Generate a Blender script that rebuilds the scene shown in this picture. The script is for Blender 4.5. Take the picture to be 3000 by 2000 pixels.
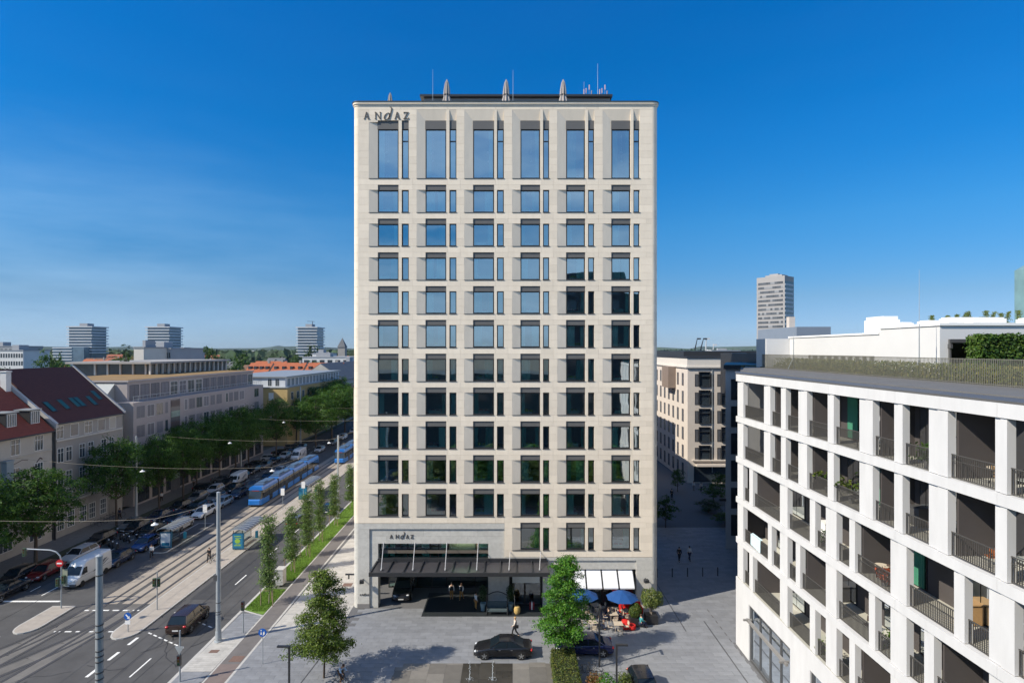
import bpy, math, random
import numpy as np
from mathutils import Vector, Matrix
random.seed(7); RNG = np.random.default_rng(7)
for _o in list(bpy.data.objects): bpy.data.objects.remove(_o)
SC = bpy.context.scene
COL = SC.collection
R = math.radians
# ------------------------------------------------------------------ camera, sky, sun, exposure
H, F = 25.7, 1700.0            # eye height in metres; focal length in photograph pixels (3000 wide)
cam = bpy.data.cameras.new('camera'); cam_o = bpy.data.objects.new('camera', cam); COL.objects.link(cam_o)
cam_o.location = (0, 0, H); cam_o.rotation_euler = (R(90), 0, 0)
cam.sensor_width = 36; cam.lens = 36*F/3000; cam.shift_y = 0.008; cam.clip_start = .3; cam.clip_end = 20000
SC.camera = cam_o
SUN_EL, SUN_AZ = R(39), R(204.5)  # azimuth counted from +X, anticlockwise: from the left, a little behind the camera
wd = bpy.data.worlds.new('World'); SC.world = wd; wd.use_nodes = True
nt = wd.node_tree; nt.nodes.clear()
sky = nt.nodes.new('ShaderNodeTexSky'); sky.sky_type = 'NISHITA'; sky.sun_disc = False
sky.sun_elevation = SUN_EL; sky.sun_rotation = math.pi/2 - SUN_AZ
sky.altitude = 800; sky.air_density = 1.0; sky.dust_density = .0; sky.ozone_density = 5.5
hs = nt.nodes.new('ShaderNodeHueSaturation'); hs.inputs['Saturation'].default_value = 1.3
tc = nt.nodes.new('ShaderNodeTexCoord'); mp = nt.nodes.new('ShaderNodeMapping'); mp.inputs['Scale'].default_value = (1.1, 1.6, 7.0)
nz = nt.nodes.new('ShaderNodeTexNoise'); nz.inputs['Scale'].default_value = 1.6; nz.inputs['Detail'].default_value = 9; nz.inputs['Roughness'].default_value = .58
rp = nt.nodes.new('ShaderNodeMapRange'); rp.inputs['From Min'].default_value = .32; rp.inputs['From Max'].default_value = .66; rp.inputs['To Max'].default_value = .16
mxs = nt.nodes.new('ShaderNodeMix'); mxs.data_type = 'RGBA'; mxs.inputs['B'].default_value = (2.7, 3.9, 5.2, 1)
bg = nt.nodes.new('ShaderNodeBackground'); bg.inputs['Strength'].default_value = .128
wo = nt.nodes.new('ShaderNodeOutputWorld')
L_ = nt.links.new
sep = nt.nodes.new('ShaderNodeSeparateXYZ'); crp = nt.nodes.new('ShaderNodeValToRGB'); tin = nt.nodes.new('ShaderNodeMix'); tin.data_type = 'RGBA'; tin.blend_type = 'MULTIPLY'; tin.inputs['Factor'].default_value = 1
el = crp.color_ramp.elements    # clear, dry air: less glare towards the horizon than the stock model gives
for i_, (z_, c_) in enumerate([(.0, (.20, .27, .46)), (.083, (.34, .34, .38)), (.2, (.36, .50, .51)), (.33, (.14, .57, .63)), (.52, (.01, .64, .74))]):
    e_ = el[i_] if i_ < 2 else el.new(z_)
    e_.position = z_; e_.color = (*c_, 1)
L_(tc.outputs['Generated'], sep.inputs[0]); L_(sep.outputs['Z'], crp.inputs[0]); L_(crp.outputs[0], tin.inputs['B'])
L_(sky.outputs[0], hs.inputs['Color']); L_(tc.outputs['Generated'], mp.inputs[0]); L_(mp.outputs[0], nz.inputs['Vector'])
mr2 = nt.nodes.new('ShaderNodeMapRange'); mr2.inputs['From Min'].default_value = -.5; mr2.inputs['From Max'].default_value = .5; mr2.inputs['To Min'].default_value = .7; mr2.inputs['To Max'].default_value = .008
L_(sep.outputs['Y'], mr2.inputs['Value']); ma_ = nt.nodes.new('ShaderNodeMath'); ma_.operation = 'MULTIPLY'; ma_.use_clamp = True; ma_.inputs[1].default_value = -1.5; L_(sep.outputs['X'], ma_.inputs[0])
mb_ = nt.nodes.new('ShaderNodeMapRange'); mb_.inputs['From Min'].default_value = .36; mb_.inputs['From Max'].default_value = .1; mb_.inputs['To Max'].default_value = .30; L_(sep.outputs['Z'], mb_.inputs['Value'])
mc_ = nt.nodes.new('ShaderNodeMath'); mc_.operation = 'MULTIPLY'; L_(ma_.outputs[0], mc_.inputs[0]); L_(mb_.outputs[0], mc_.inputs[1])
md_ = nt.nodes.new('ShaderNodeMath'); md_.operation = 'MAXIMUM'; L_(mc_.outputs[0], md_.inputs[0]); L_(mr2.outputs[0], md_.inputs[1]); L_(md_.outputs[0], rp.inputs['To Max'])     # fair-weather clouds drift in the half of the sky behind the camera (the windows mirror them)
L_(nz.outputs[0], rp.inputs['Value']); L_(rp.outputs[0], mxs.inputs['Factor']); L_(hs.outputs[0], tin.inputs['A']); L_(tin.outputs['Result'], mxs.inputs['A'])
L_(mxs.outputs['Result'], bg.inputs['Color']); L_(bg.outputs[0], wo.inputs['Surface'])
sl = bpy.data.lights.new('sun', 'SUN'); sl.energy = 3.5; sl.angle = R(.5); sl.color = (1, .915, .765)
so = bpy.data.objects.new('sun', sl); COL.objects.link(so)
SDIR = Vector((math.cos(SUN_AZ)*math.cos(SUN_EL), math.sin(SUN_AZ)*math.cos(SUN_EL), math.sin(SUN_EL)))
so.rotation_euler = SDIR.to_track_quat('Z', 'Y').to_euler(); so.location = (-200, -60, 200)
SC.view_settings.view_transform = 'Standard'; SC.view_settings.look = 'None'
SC.view_settings.exposure = .90; SC.view_settings.gamma = 1; SC.view_settings.use_curve_mapping = False
SC.render.engine = 'CYCLES'; SC.cycles.max_bounces = 7; SC.cycles.transparent_max_bounces = 12

# ------------------------------------------------------------------ helpers
def G(px, py, z=0.0):
    """the point at height z seen at that place of the photograph"""
    Y = F*(H-z)/(py-1024.0); return ((px-1500.0)*Y/F, Y)
def P(px, py, Y):
    return ((px-1500.0)*Y/F, Y, H-(py-1024.0)*Y/F)
ORI = {}
MATS = {}
def M(name, col, rough=.75, var=.12, scale=2.5, bump=0., metal=0., rnd=0., isl=0., spec=.4, coat=0., transl=0., bscale=None, detail=7, stretch=None, alpha=None, sat=0.):
    if name in MATS: return MATS[name]
    m = bpy.data.materials.new(name); m.use_nodes = True; t = m.node_tree; n = t.nodes; b = n['Principled BSDF']; l = t.links.new
    b.inputs['Roughness'].default_value = rough; b.inputs['Metallic'].default_value = metal
    b.inputs['Specular IOR Level'].default_value = spec
    if coat: b.inputs['Coat Weight'].default_value = coat; b.inputs['Coat Roughness'].default_value = .06
    tc = n.new('ShaderNodeTexCoord'); vec = tc.outputs['Object']
    if stretch:
        mp = n.new('ShaderNodeMapping'); mp.inputs['Scale'].default_value = stretch; l(vec, mp.inputs[0]); vec = mp.outputs[0]
    nz = n.new('ShaderNodeTexNoise'); nz.inputs['Scale'].default_value = scale; nz.inputs['Detail'].default_value = detail; nz.inputs['Roughness'].default_value = .62; l(vec, nz.inputs['Vector'])
    def math_(op, a, bb):
        q = n.new('ShaderNodeMath'); q.operation = op
        for i, s in enumerate((a, bb)):
            if isinstance(s, (int, float)): q.inputs[i].default_value = s
            else: l(s, q.inputs[i])
        return q.outputs[0]
    val = math_('MULTIPLY_ADD', nz.outputs[0], 2.6*var); val.node.inputs[2].default_value = 1-1.3*var
    if rnd:
        oi = n.new('ShaderNodeObjectInfo'); v2 = math_('MULTIPLY_ADD', oi.outputs['Random'], 2*rnd); v2.node.inputs[2].default_value = 1-rnd; val = math_('MULTIPLY', val, v2)
    if isl:
        ge = n.new('ShaderNodeNewGeometry'); v3 = math_('MULTIPLY_ADD', ge.outputs['Random Per Island'], 2*isl); v3.node.inputs[2].default_value = 1-isl; val = math_('MULTIPLY', val, v3)
    hsv = n.new('ShaderNodeHueSaturation'); hsv.inputs['Color'].default_value = (*col, 1); l(val, hsv.inputs['Value'])
    if isl and sat:
        hh = math_('MULTIPLY_ADD', ge.outputs['Random Per Island'], -sat); hh.node.inputs[2].default_value = .5+sat/2; l(hh, hsv.inputs['Hue'])
    l(hsv.outputs[0], b.inputs['Base Color'])
    if bump:
        bp = n.new('ShaderNodeBump'); bp.inputs['Strength'].default_value = bump; bp.inputs['Distance'].default_value = .03
        src = nz
        if bscale:
            src = n.new('ShaderNodeTexNoise'); src.inputs['Scale'].default_value = bscale; src.inputs['Detail'].default_value = 4; l(vec, src.inputs['Vector'])
        l(src.outputs[0], bp.inputs['Height']); l(bp.outputs[0], b.inputs['Normal'])
    if transl:
        tr = n.new('ShaderNodeBsdfTranslucent'); mx = n.new('ShaderNodeMixShader'); mx.inputs[0].default_value = transl
        l(hsv.outputs[0], tr.inputs['Color']); l(b.outputs[0], mx.inputs[1]); l(tr.outputs[0], mx.inputs[2]); l(mx.outputs[0], n['Material Output'].inputs['Surface'])
    MATS[name] = m; return m
def glass(name, tint, refl, rough=.02, wav=.02, gcol=(.86, .93, 1.)):
    """thin coated window glass: a mirror share over a tinted see-through sheet"""
    m = bpy.data.materials.new(name); m.use_nodes = True; t = m.node_tree; n = t.nodes; l = t.links.new; n.remove(n['Principled BSDF'])
    g = n.new('ShaderNodeBsdfGlossy'); g.inputs['Roughness'].default_value = rough; g.inputs['Color'].default_value = (*gcol, 1)
    tr = n.new('ShaderNodeBsdfTransparent'); tr.inputs['Color'].default_value = (*tint, 1)
    fr = n.new('ShaderNodeFresnel'); fr.inputs['IOR'].default_value = 1.5
    ad = n.new('ShaderNodeMath'); ad.operation = 'ADD'; ad.use_clamp = True; ad.inputs[1].default_value = refl; l(fr.outputs[0], ad.inputs[0])
    mx = n.new('ShaderNodeMixShader'); l(ad.outputs[0], mx.inputs[0]); l(tr.outputs[0], mx.inputs[1]); l(g.outputs[0], mx.inputs[2])
    if wav:
        tc = n.new('ShaderNodeTexCoord'); nz = n.new('ShaderNodeTexNoise'); nz.inputs['Scale'].default_value = .55; nz.inputs['Detail'].default_value = 1
        bp = n.new('ShaderNodeBump'); bp.inputs['Strength'].default_value = wav; bp.inputs['Distance'].default_value = .3
        l(tc.outputs['Object'], nz.inputs['Vector']); l(nz.outputs[0], bp.inputs['Height']); l(bp.outputs[0], g.inputs['Normal'])
    l(mx.outputs[0], n['Material Output'].inputs['Surface']); MATS[name] = m; return m

def tagk(o, kind): o['kind'] = kind; return o
def thing(name, label, cat, loc=(0, 0, 0), rz=0., group=None):
    o = bpy.data.objects.new(name, None); COL.objects.link(o); o.empty_display_size = .3
    o.location = loc; o.rotation_euler = (0, 0, rz); o['label'] = label; o['category'] = cat
    if group: o['group'] = group
    ORI[o] = Vector(loc); return o
def tag(o, label, cat, group=None):
    o['label'] = label; o['category'] = cat
    if group: o['group'] = group
    return o
class MB:
    def __init__(s): s.v = []; s.f = []; s.mi = []; s.cur = 0
    def add(s, vs, fs):
        k = len(s.v); s.v.extend([tuple(p) for p in vs]); s.f.extend([tuple(k+i for i in f) for f in fs]); s.mi.extend([s.cur]*len(fs)); return s
    def mat(s, i): s.cur = i; return s
    def box(s, x0, x1, y0, y1, z0, z1):
        if x0 > x1: x0, x1 = x1, x0
        if y0 > y1: y0, y1 = y1, y0
        if z0 > z1: z0, z1 = z1, z0
        return s.add([(x0,y0,z0),(x1,y0,z0),(x1,y1,z0),(x0,y1,z0),(x0,y0,z1),(x1,y0,z1),(x1,y1,z1),(x0,y1,z1)],
                     [(3,2,1,0),(4,5,6,7),(0,1,5,4),(1,2,6,5),(2,3,7,6),(3,0,4,7)])
    def obox(s, c, sz, rz=0., rx=0.):
        m = Matrix.Translation(c) @ Matrix.Rotation(rz, 4, 'Z') @ Matrix.Rotation(rx, 4, 'X'); a, b, d = sz[0]/2, sz[1]/2, sz[2]/2
        vs = [m @ Vector(p) for p in [(-a,-b,-d),(a,-b,-d),(a,b,-d),(-a,b,-d),(-a,-b,d),(a,-b,d),(a,b,d),(-a,b,d)]]
        return s.add(vs, [(3,2,1,0),(4,5,6,7),(0,1,5,4),(1,2,6,5),(2,3,7,6),(3,0,4,7)])
    def quad(s, *p): return s.add(p, [tuple(range(len(p)))])
    def prism(s, poly, z0, z1):
        n = len(poly); vs = [(x, y, z0) for x, y in poly]+[(x, y, z1) for x, y in poly]
        return s.add(vs, [tuple(range(n-1, -1, -1)), tuple(range(n, 2*n))]+[(i, (i+1) % n, n+(i+1) % n, n+i) for i in range(n)])
    def prismx(s, poly, x0, x1):   # poly in (y, z)
        n = len(poly); vs = [(x0, y, z) for y, z in poly]+[(x1, y, z) for y, z in poly]
        return s.add(vs, [tuple(range(n-1, -1, -1)), tuple(range(n, 2*n))]+[(i, (i+1) % n, n+(i+1) % n, n+i) for i in range(n)])
    def prismy(s, poly, y0, y1):   # poly in (x, z)
        n = len(poly); vs = [(x, y0, z) for x, z in poly]+[(x, y1, z) for x, z in poly]
        return s.add(vs, [tuple(range(n)), tuple(range(2*n-1, n-1, -1))]+[((i+1) % n, i, n+i, n+(i+1) % n) for i in range(n)])
    def tube(s, p, q, r0, r1=None, n=6):
        r1 = r0 if r1 is None else r1; p, q = Vector(p), Vector(q); d = (q-p)
        if d.length < 1e-6: return s
        d.normalize(); a = d.orthogonal().normalized(); b = d.cross(a)
        vs = [p+(a*math.cos(t)+b*math.sin(t))*r0 for t in [2*math.pi*i/n for i in range(n)]]+[q+(a*math.cos(t)+b*math.sin(t))*r1 for t in [2*math.pi*i/n for i in range(n)]]
        return s.add(vs, [(i, (i+1) % n, n+(i+1) % n, n+i) for i in range(n)]+[tuple(range(n-1, -1, -1)), tuple(range(n, 2*n))])
    def path(s, pts, r, n=5):
        for a, b in zip(pts[:-1], pts[1:]): s.tube(a, b, r, r, n)
        return s
    def lathe(s, prof, n=12, c=(0, 0, 0)):
        vs = []; m = len(prof)
        for i in range(n):
            t = 2*math.pi*i/n
            vs += [(c[0]+r*math.cos(t), c[1]+r*math.sin(t), c[2]+z) for r, z in prof]
        fs = []
        for i in range(n):
            j = (i+1) % n
            fs += [(i*m+k, j*m+k, j*m+k+1, i*m+k+1) for k in range(m-1)]
        fs += [tuple(i*m for i in range(n-1, -1, -1)), tuple(i*m+m-1 for i in range(n))]
        return s.add(vs, fs)
    def ball(s, c, r, nu=10, nv=6):
        rr = (r, r, r) if isinstance(r, (int, float)) else r
        vs = [(c[0], c[1], c[2]-rr[2])]
        for j in range(1, nv):
            ph = -math.pi/2+math.pi*j/nv
            vs += [(c[0]+rr[0]*math.cos(ph)*math.cos(2*math.pi*i/nu), c[1]+rr[1]*math.cos(ph)*math.sin(2*math.pi*i/nu), c[2]+rr[2]*math.sin(ph)) for i in range(nu)]
        vs.append((c[0], c[1], c[2]+rr[2])); fs = []
        for i in range(nu):
            fs.append((0, 1+(i+1) % nu, 1+i))
            for j in range(nv-2): a = 1+j*nu; fs.append((a+i, a+(i+1) % nu, a+nu+(i+1) % nu, a+nu+i))
            a = 1+(nv-2)*nu; fs.append((a+i, a+(i+1) % nu, len(vs)-1))
        return s.add(vs, fs)
    def disc(s, c, r, y0, y1, n=16):       # a drum whose axis runs along y
        k = [(c[0]+r*math.cos(2*math.pi*i/n), c[1]+r*math.sin(2*math.pi*i/n)) for i in range(n)]
        return s.prismy(k, y0, y1)
    def build(s, name, mats, parent=None, smooth=False, at=None):
        o_ = ORI.get(parent, Vector((0, 0, 0))) if at is None else Vector(at)
        me = bpy.data.meshes.new(name); me.from_pydata([(x-o_[0], y-o_[1], z-o_[2]) for x, y, z in s.v] if o_.length else s.v, [], s.f)
        if not isinstance(mats, (list, tuple)): mats = [mats]
        for m in mats: me.materials.append(m)
        if len(mats) > 1: me.polygons.foreach_set('material_index', s.mi)
        if smooth:
            me.polygons.foreach_set('use_smooth', [True]*len(me.polygons)); me.set_sharp_from_angle(angle=R(smooth if smooth > 1 else 38))
        me.update(); return link(name, me, parent, o_, at)
def link(name, me, parent=None, o_=None, at=None):
    o = bpy.data.objects.new(name, me); COL.objects.link(o)
    if parent is not None: o.parent = parent
    elif at is not None: o.location = at
    ORI[o] = Vector(o_) if o_ is not None else Vector((0, 0, 0)); return o
def copy_tree(o, parent=None):
    c = o.copy(); COL.objects.link(c)
    if parent is not None: c.parent = parent
    for ch in KIDS.get(o, []): copy_tree(ch, c)
    return c
KIDS = {}
def index_kids(o):
    KIDS[o] = list(o.children)
    for c in KIDS[o]: index_kids(c)
def place(proto, loc, rz=0, label=None, cat=None, group=None, sc=None, first=set()):
    if proto not in first: first.add(proto); c = proto
    else: c = copy_tree(proto)
    c.location = loc; c.rotation_euler = (0, 0, rz)
    if sc: c.scale = sc if isinstance(sc, tuple) else (sc, sc, sc)
    if label: c['label'] = label
    if cat: c['category'] = cat
    if group: c['group'] = group
    return c
def recolor(o, part, mat):
    for c in o.children:
        if c.name.split('.')[0] == part: c.material_slots[0].link = 'OBJECT'; c.material_slots[0].material = mat
def np_mesh(name, V, Fq, mat):
    me = bpy.data.meshes.new(name); k = Fq.shape[1]
    me.vertices.add(len(V)); me.vertices.foreach_set('co', V.astype(np.float32).ravel())
    me.loops.add(Fq.size); me.loops.foreach_set('vertex_index', Fq.astype(np.int32).ravel())
    me.polygons.add(len(Fq)); me.polygons.foreach_set('loop_start', (np.arange(len(Fq))*k).astype(np.int32))
    me.update(calc_edges=True); me.materials.append(mat); return me
def unit(a): return a/np.maximum(np.linalg.norm(a, axis=1, keepdims=True), 1e-9)
def leaf_mesh(name, C, N, size, mat, aspect=.55, fold=.25, rng=RNG):
    """small folded leaf blades at points C, roughly facing N"""
    n = len(C); N = unit(N+rng.normal(0, .55, (n, 3))); A = unit(np.cross(N, rng.normal(0, 1, (n, 3)))); B = np.cross(N, A)
    s = size*(0.65+.7*rng.random((n, 1)))
    V = np.stack([C-A*s*.5, C+B*s*.5*aspect+N*s*fold*.5, C+A*s*.5, C-B*s*.5*aspect+N*s*fold*.5], 1).reshape(-1, 3)
    Fq = np.arange(4*n).reshape(n, 4); return np_mesh(name, V, Fq, mat)
# ------------------------------------------------------------------ materials shared by the place
ASPH = M('asphalt', (.072, .071, .072), .85, .35, .5, .25, bscale=40)
ASPH2 = M('asphalt_patch', (.045, .046, .05), .88, .25, 1.2, .2, bscale=40)
CONC = M('track_concrete', (.30, .262, .22), .85, .28, .7, .2, bscale=25)
PLATF = M('platform_paving', (.335, .30, .262), .85, .22, 1.4, .15, bscale=20)
KERB = M('kerb_stone', (.42, .41, .39), .8, .18, 2)
BIKE = M('bike_path_asphalt', (.135, .125, .123), .85, .22, .9, .2, bscale=40)
BIKE2 = M('bike_path_red', (.17, .135, .125), .85, .2, 1.5, .2, bscale=40)
PAINT = M('road_paint', (.72, .72, .7), .7, .3, 6)
JOINT = M('joint_sand', (.12, .12, .125), .95, .2, 5)
PAVE = M('grey_granite', (.215, .222, .238), .62, .22, 1.1, .12, rnd=.09, isl=.09, bscale=30)
PAVEL = M('pale_granite', (.40, .385, .36), .7, .18, 1.2, .1, rnd=.1, isl=.10, bscale=30)
PAVEF = M('fountain_slab', (.17, .158, .142), .7, .22, 1.5, .1, rnd=.25, isl=.28, bscale=20)
PAVEW = M('fountain_slab_wet', (.055, .05, .042), .22, .3, 1.5, .1, rnd=.3, isl=.3, bscale=20)
GROUND = M('city_ground', (.10, .105, .085), .95, .4, .02)
GRASS = M('lawn', (.10, .18, .022), .9, .45, 1.6, .4, bscale=60)
BLADE = M('grass_blade', (.13, .24, .025), .8, .2, 3, isl=.35, transl=.25)
STEEL = M('rail_steel', (.22, .2, .19), .4, .2, 4, metal=.7)
GALV = M('galvanised_steel', (.36, .39, .41), .5, .12, 3, metal=.35)
DARKM = M('dark_metal', (.028, .029, .032), .45, .15, 3, spec=.5)
ANTH = M('anthracite_metal', (.075, .075, .078), .5, .1, 2)
BLACK = M('black_rubber', (.014, .014, .015), .7, .1, 5)
WHITE = M('white_paint', (.80, .80, .79), .55, .05, 1)
RENDER_W = M('white_render', (.60, .60, .605), .8, .05, .5, .05, bscale=25)

def sx(u, Y): return u-.014*(Y-50)
def strip(mb, u0, u1, Y0, Y1, z, z0=None, step=30):
    n = max(1, int((Y1-Y0)/step)); ys = [Y0+(Y1-Y0)*i/n for i in range(n+1)]
    for a, b in zip(ys[:-1], ys[1:]):
        pl = [(sx(u0, a), a), (sx(u1, a), a), (sx(u1, b), b), (sx(u0, b), b)]
        if z0 is None: mb.quad(*[(x, y, z) for x, y in pl])
        else: mb.prism(pl, z0, z)
    return mb
def struct(name, mb, mat, parent=None):
    o = mb.build(name, mat, parent)
    if parent is None: o['kind'] = 'structure'
    return o
# ------------------------------------------------------------------ ground, roads, tracks
mb = MB(); n = 48
mb.quad(*[(9000*math.cos(2*math.pi*i/n), 9000*math.sin(2*math.pi*i/n), -.26) for i in range(n)])
struct('ground', mb, GROUND)
mb = strip(MB(), -57.2, -26.6, 57, 460, -.12); mb.quad((-160, -80, -.12), (-26.5, -80, -.12), (sx(-26.6, 57), 57, -.12), (-160, 57, -.12))
road = struct('road', mb, ASPH)
mb = MB()
for (a, b, c, d) in [(-33, 30, -28, 44.5), (-56, 62, -51, 74), (-33.2, 60, -29.8, 74), (-52, 96, -46, 118), (-50, 36, -45, 43)]: mb.quad(*[(sx(x, y), y, -.117) for x, y in ((a, b), (c, b), (c, d), (a, d))])
struct('road_patch', mb, ASPH2, road)
mb = strip(MB(), -42.35, -40.05, 59, 460, -.114); strip(mb, -39.55, -36.62, 59, 460, -.114)
trackbed = struct('track_bed', mb, CONC)
mb = MB()
for pts in ([(213, 1786), (150, 1830), (95, 1866), (50, 1887), (0, 1905)], [(276, 1790), (205, 1822), (140, 1862), (70, 1898), (0, 1932)],):
    pass
def ribbon(mb, pts, w, z):
    for a, b in zip(pts[:-1], pts[1:]):
        d = Vector((b[0]-a[0], b[1]-a[1])); d.normalize(); nx, ny = -d.y*w/2, d.x*w/2
        mb.quad((a[0]+nx, a[1]+ny, z), (a[0]-nx, a[1]-ny, z), (b[0]-nx, b[1]-ny, z), (b[0]+nx, b[1]+ny, z))
def curve(p0, p1, p2, k=8):
    return [((1-t)**2*p0[0]+2*t*(1-t)*p1[0]+t*t*p2[0], (1-t)**2*p0[1]+2*t*(1-t)*p1[1]+t*t*p2[1]) for t in [i/k for i in range(k+1)]]
rails = []
for c in (-41.7, -37.9):
    for s in (-.72, .72):
        rails.append([(sx(c+s, 460), 460), (sx(c+s, 250), 250), (sx(c+s, 60), 60)]+curve((sx(c+s, 58), 58), (c+s-.2, 49), (c+s-2.4-.25*s, 38))[0:]+[(c+s-6, 28)])
        rails.append(curve((sx(c+s, 60), 60), (c+s+.4, 48.5), (c+s-9.5+1.2*s, 38))+[(c+s-17+2.*s, 31)])
dark, steel = MB(), MB()
bed = MB()
for c in (-41.7, -37.9): ribbon(bed, [(sx(c, 59), 59)]+curve((sx(c, 58), 58), (c-.2, 49), (c-2.4, 38))+[(c-6, 28)], 1.1, -.1155); ribbon(bed, curve((sx(c, 58.5), 58.5), (c+.3, 48.5), (c-9.5, 38))+[(c-17, 31)], 1.1, -.1165)
struct('junction_bed', bed, M('worn_concrete', (.135, .128, .12), .85, .4, .5, .2, bscale=25), trackbed)
for i, r in enumerate(rails):
    ribbon(dark, r, .30, -.110-.0004*(i % 4)); ribbon(steel, r, .07, -.104-.0004*(i % 4))
struct('rail_joint', dark, ASPH2, trackbed); struct('rail', steel, STEEL, trackbed)
mk = MB()
def dash(x0, y0, x1, y1, w=.14): ribbon(mk, [(x0, y0), (x1, y1)], w, -.113)
for k in range(26):
    y = 45.8+9*k
    if not 50 < y < 57: dash(sx(-30.25, y), y, sx(-30.25, y+2.8), y+2.8, .13)
dash(-30.2, 37, -30.2, 39.8, .13)
for k in range(6): dash(-33.6, 38.3+2.5*k, -33.6, 39.6+2.5*k, .26)
for (a, b) in [((-33.2, 53), (-28.2, 50.1)), ((-33.2, 57.1), (-27.6, 53.8))]:
    for k in range(7):
        t = k/7; u = (k+.62)/7; dash(a[0]+(b[0]-a[0])*t, a[1]+(b[1]-a[1])*t, a[0]+(b[0]-a[0])*u, a[1]+(b[1]-a[1])*u, .14)
for k in range(6): dash(-42.6+1.0*k, 57.55, -42.6+1.0*k+.62, 57.55, .22); dash(-42.+1.0*k, 53.2, -42.+1.0*k+.6, 53.2, .18)
dash(-53, 59.6, -46.4, 59.6, .32)
for k in range(3): dash(-46.4, 44+3.4*k, -46.2, 45.5+3.4*k, .2)
for k in range(24): y = 61+5.6*k; dash(sx(-49.3, y), y, sx(-49.3, y+2.8), y+2.8, .13)
for k in range(30): y = 62+4.0*k; dash(sx(-51.3, y), y, sx(-51.3, y+1.4), y+1.4, .1)
mk.build('lane_marking', PAINT, road)
ck = MB(); rc = random.Random(5)
for k in range(26):
    x, y = rc.uniform(-52, -27), rc.uniform(36, 57); a = rc.choice([.1, 1.5, .8, 2.4])+rc.uniform(-.3, .3); pts = [(x, y)]
    for j in range(rc.randint(4, 9)): a += rc.uniform(-.5, .5); x += math.cos(a)*.6; y += math.sin(a)*.6; pts.append((x, y))
    ribbon(ck, pts, rc.uniform(.04, .09), -.1118)
for k in range(5): ribbon(ck, [(-32.9+1.5*k+(.5 if k > 1 else 0), 36), (-33.1+1.5*k+(.5 if k > 1 else 0), 90)], .035, -.1122)
struct('crack_sealing', ck, M('bitumen', (.02, .02, .021), .6, .3, 3), road)
# traffic islands and tram platforms
def island(name, u0, u1, Y0, Y1, mat, nose):
    pts = [(sx(u0, Y0+nose), Y0+nose)]
    m_ = (u0+u1)/2
    for i in range(1, 8):
        t = math.pi*i/8; pts.append((sx(m_-(u1-u0)/2*math.cos(t), Y0), Y0+nose-nose*math.sin(t)*.98))
    pts += [(sx(u1, Y0+nose), Y0+nose), (sx(u1, Y1), Y1), (sx(u0, Y1), Y1)]
    k = MB(); k.prism(pts, -.25, -.005); o = struct(name, k, KERB)
    q = MB(); cx, cy = sum(p[0] for p in pts)/len(pts), 0
    ins = [(x+(.13 if x < m_-.014*(y-50) else -.13), min(max(y, Y0+.15), Y1-.13)) for x, y in pts]
    q.prism(ins, -.1, .002); q.build('paving', mat, o); return o
island('tram_platform', -36.45, -33.9, 51.6, 150, PLATF, 1.8)
island('traffic_island', -46.0, -43.7, 52.6, 58.3, PLATF, 1.6)
island('left_tram_platform', -46.0, -43.6, 73.5, 86, ASPH2, .6)
island('far_tram_platform', -36.45, -33.9, 158, 260, PLATF, 1.8)
# pavements on the right of the road
mb = strip(MB(), -26.7, -26.42, -10, 260, 0, -.25); strip(mb, -24.05, -23.9, 20, 260, .004, -.1); strip(mb, -22.3, -22.1, 20, 140, .004, -.1)
mb.prism([(sx(-26.4, 57.3), 57.2), (sx(-24.06, 57.3), 56.0), (sx(-24.06, 57.3), 56.2), (sx(-26.4, 57.3), 57.4)], -.1, .006)
struct('kerb', mb, KERB)
mb = strip(MB(), -23.9, -22.3, -10, 47.5, -.004, -.2); bp_ = struct('bike_path', strip(MB(), -23.9, -22.3, 47.5, 260, -.002, -.2), BIKE); mb.build('red_section', BIKE2, bp_)
pl = MB(); pl.quad((-22.15, -12, -.014), (75, -12, -.014), (75, 170, -.014), (sx(-22.2, 170), 170, -.014)); pl.quad((sx(-26.45, -10), -10, -.016), (-24, -10, -.016), (-24, 57.5, -.016), (sx(-26.45, 57.5), 57.5, -.016))
plaza = struct('plaza', pl, JOINT)
# paving stones, each a block; the 300 that show largest are objects, the others are joined
slots = {}
def pave(x0, x1, y0, y1, w, h, mat, skip=None, dx=0., along='x'):
    r = 0
    if along == 'x':
        y = y0
        while y < y1-.05:
            x = x0-(w*.5 if r % 2 else 0)-w*dx*random.random()
            while x < x1:
                a, b = max(x, x0), min(x+w, x1)
                if b-a > .12 and not (skip and skip((a+b)/2, y+h/2)): slots.setdefault(mat(a, y) if callable(mat) else mat, []).append((a, b, y, min(y+h, y1)))
                x += w
            y += h; r += 1
    else:
        x = x0
        while x < x1-.05:
            y = y0-h*random.random()
            while y < y1:
                a, b = max(y, y0), min(y+h, y1)
                if b-a > .12 and not (skip and skip(x+w/2, (a+b)/2)): slots.setdefault(mat(x, a) if callable(mat) else mat, []).append((x, min(x+w, x1), a, b))
                y += h
            x += w; r += 1
fount = lambda x, y: -9.4 < x < 4.55 and y < 47.75
pave(-22.1, 19.4, 36, 57.7, 1.15, .58, PAVE, lambda x, y: fount(x, y) or (x < -15.2 and y > 53.4))
pave(-22.1, -15.9, 53.4, 84, 1.0, .5, PAVEL)
pave(14.7, 34, 57.7, 84, 1.3, .65, PAVE); pave(19.4, 34, 51, 57.7, 1.15, .58, PAVE)
wet = lambda x, y: PAVEW if ((x+2.7)/2.3)**2+((y-45.4)/2.7)**2 < 1 else PAVEF
pave(-9.4, 4.55, 38, 47.75, 1.35, 2.1, wet, None, along='y')
pave(-26.4, -24.05, 36, 46.4, .9, .45, PAVE); pave(-26.4, -24.05, 46.4, 51.8, .6, .3, PAVEL); pave(-26.4, -24.05, 51.8, 56.6, .9, .45, PAVE)
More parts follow.
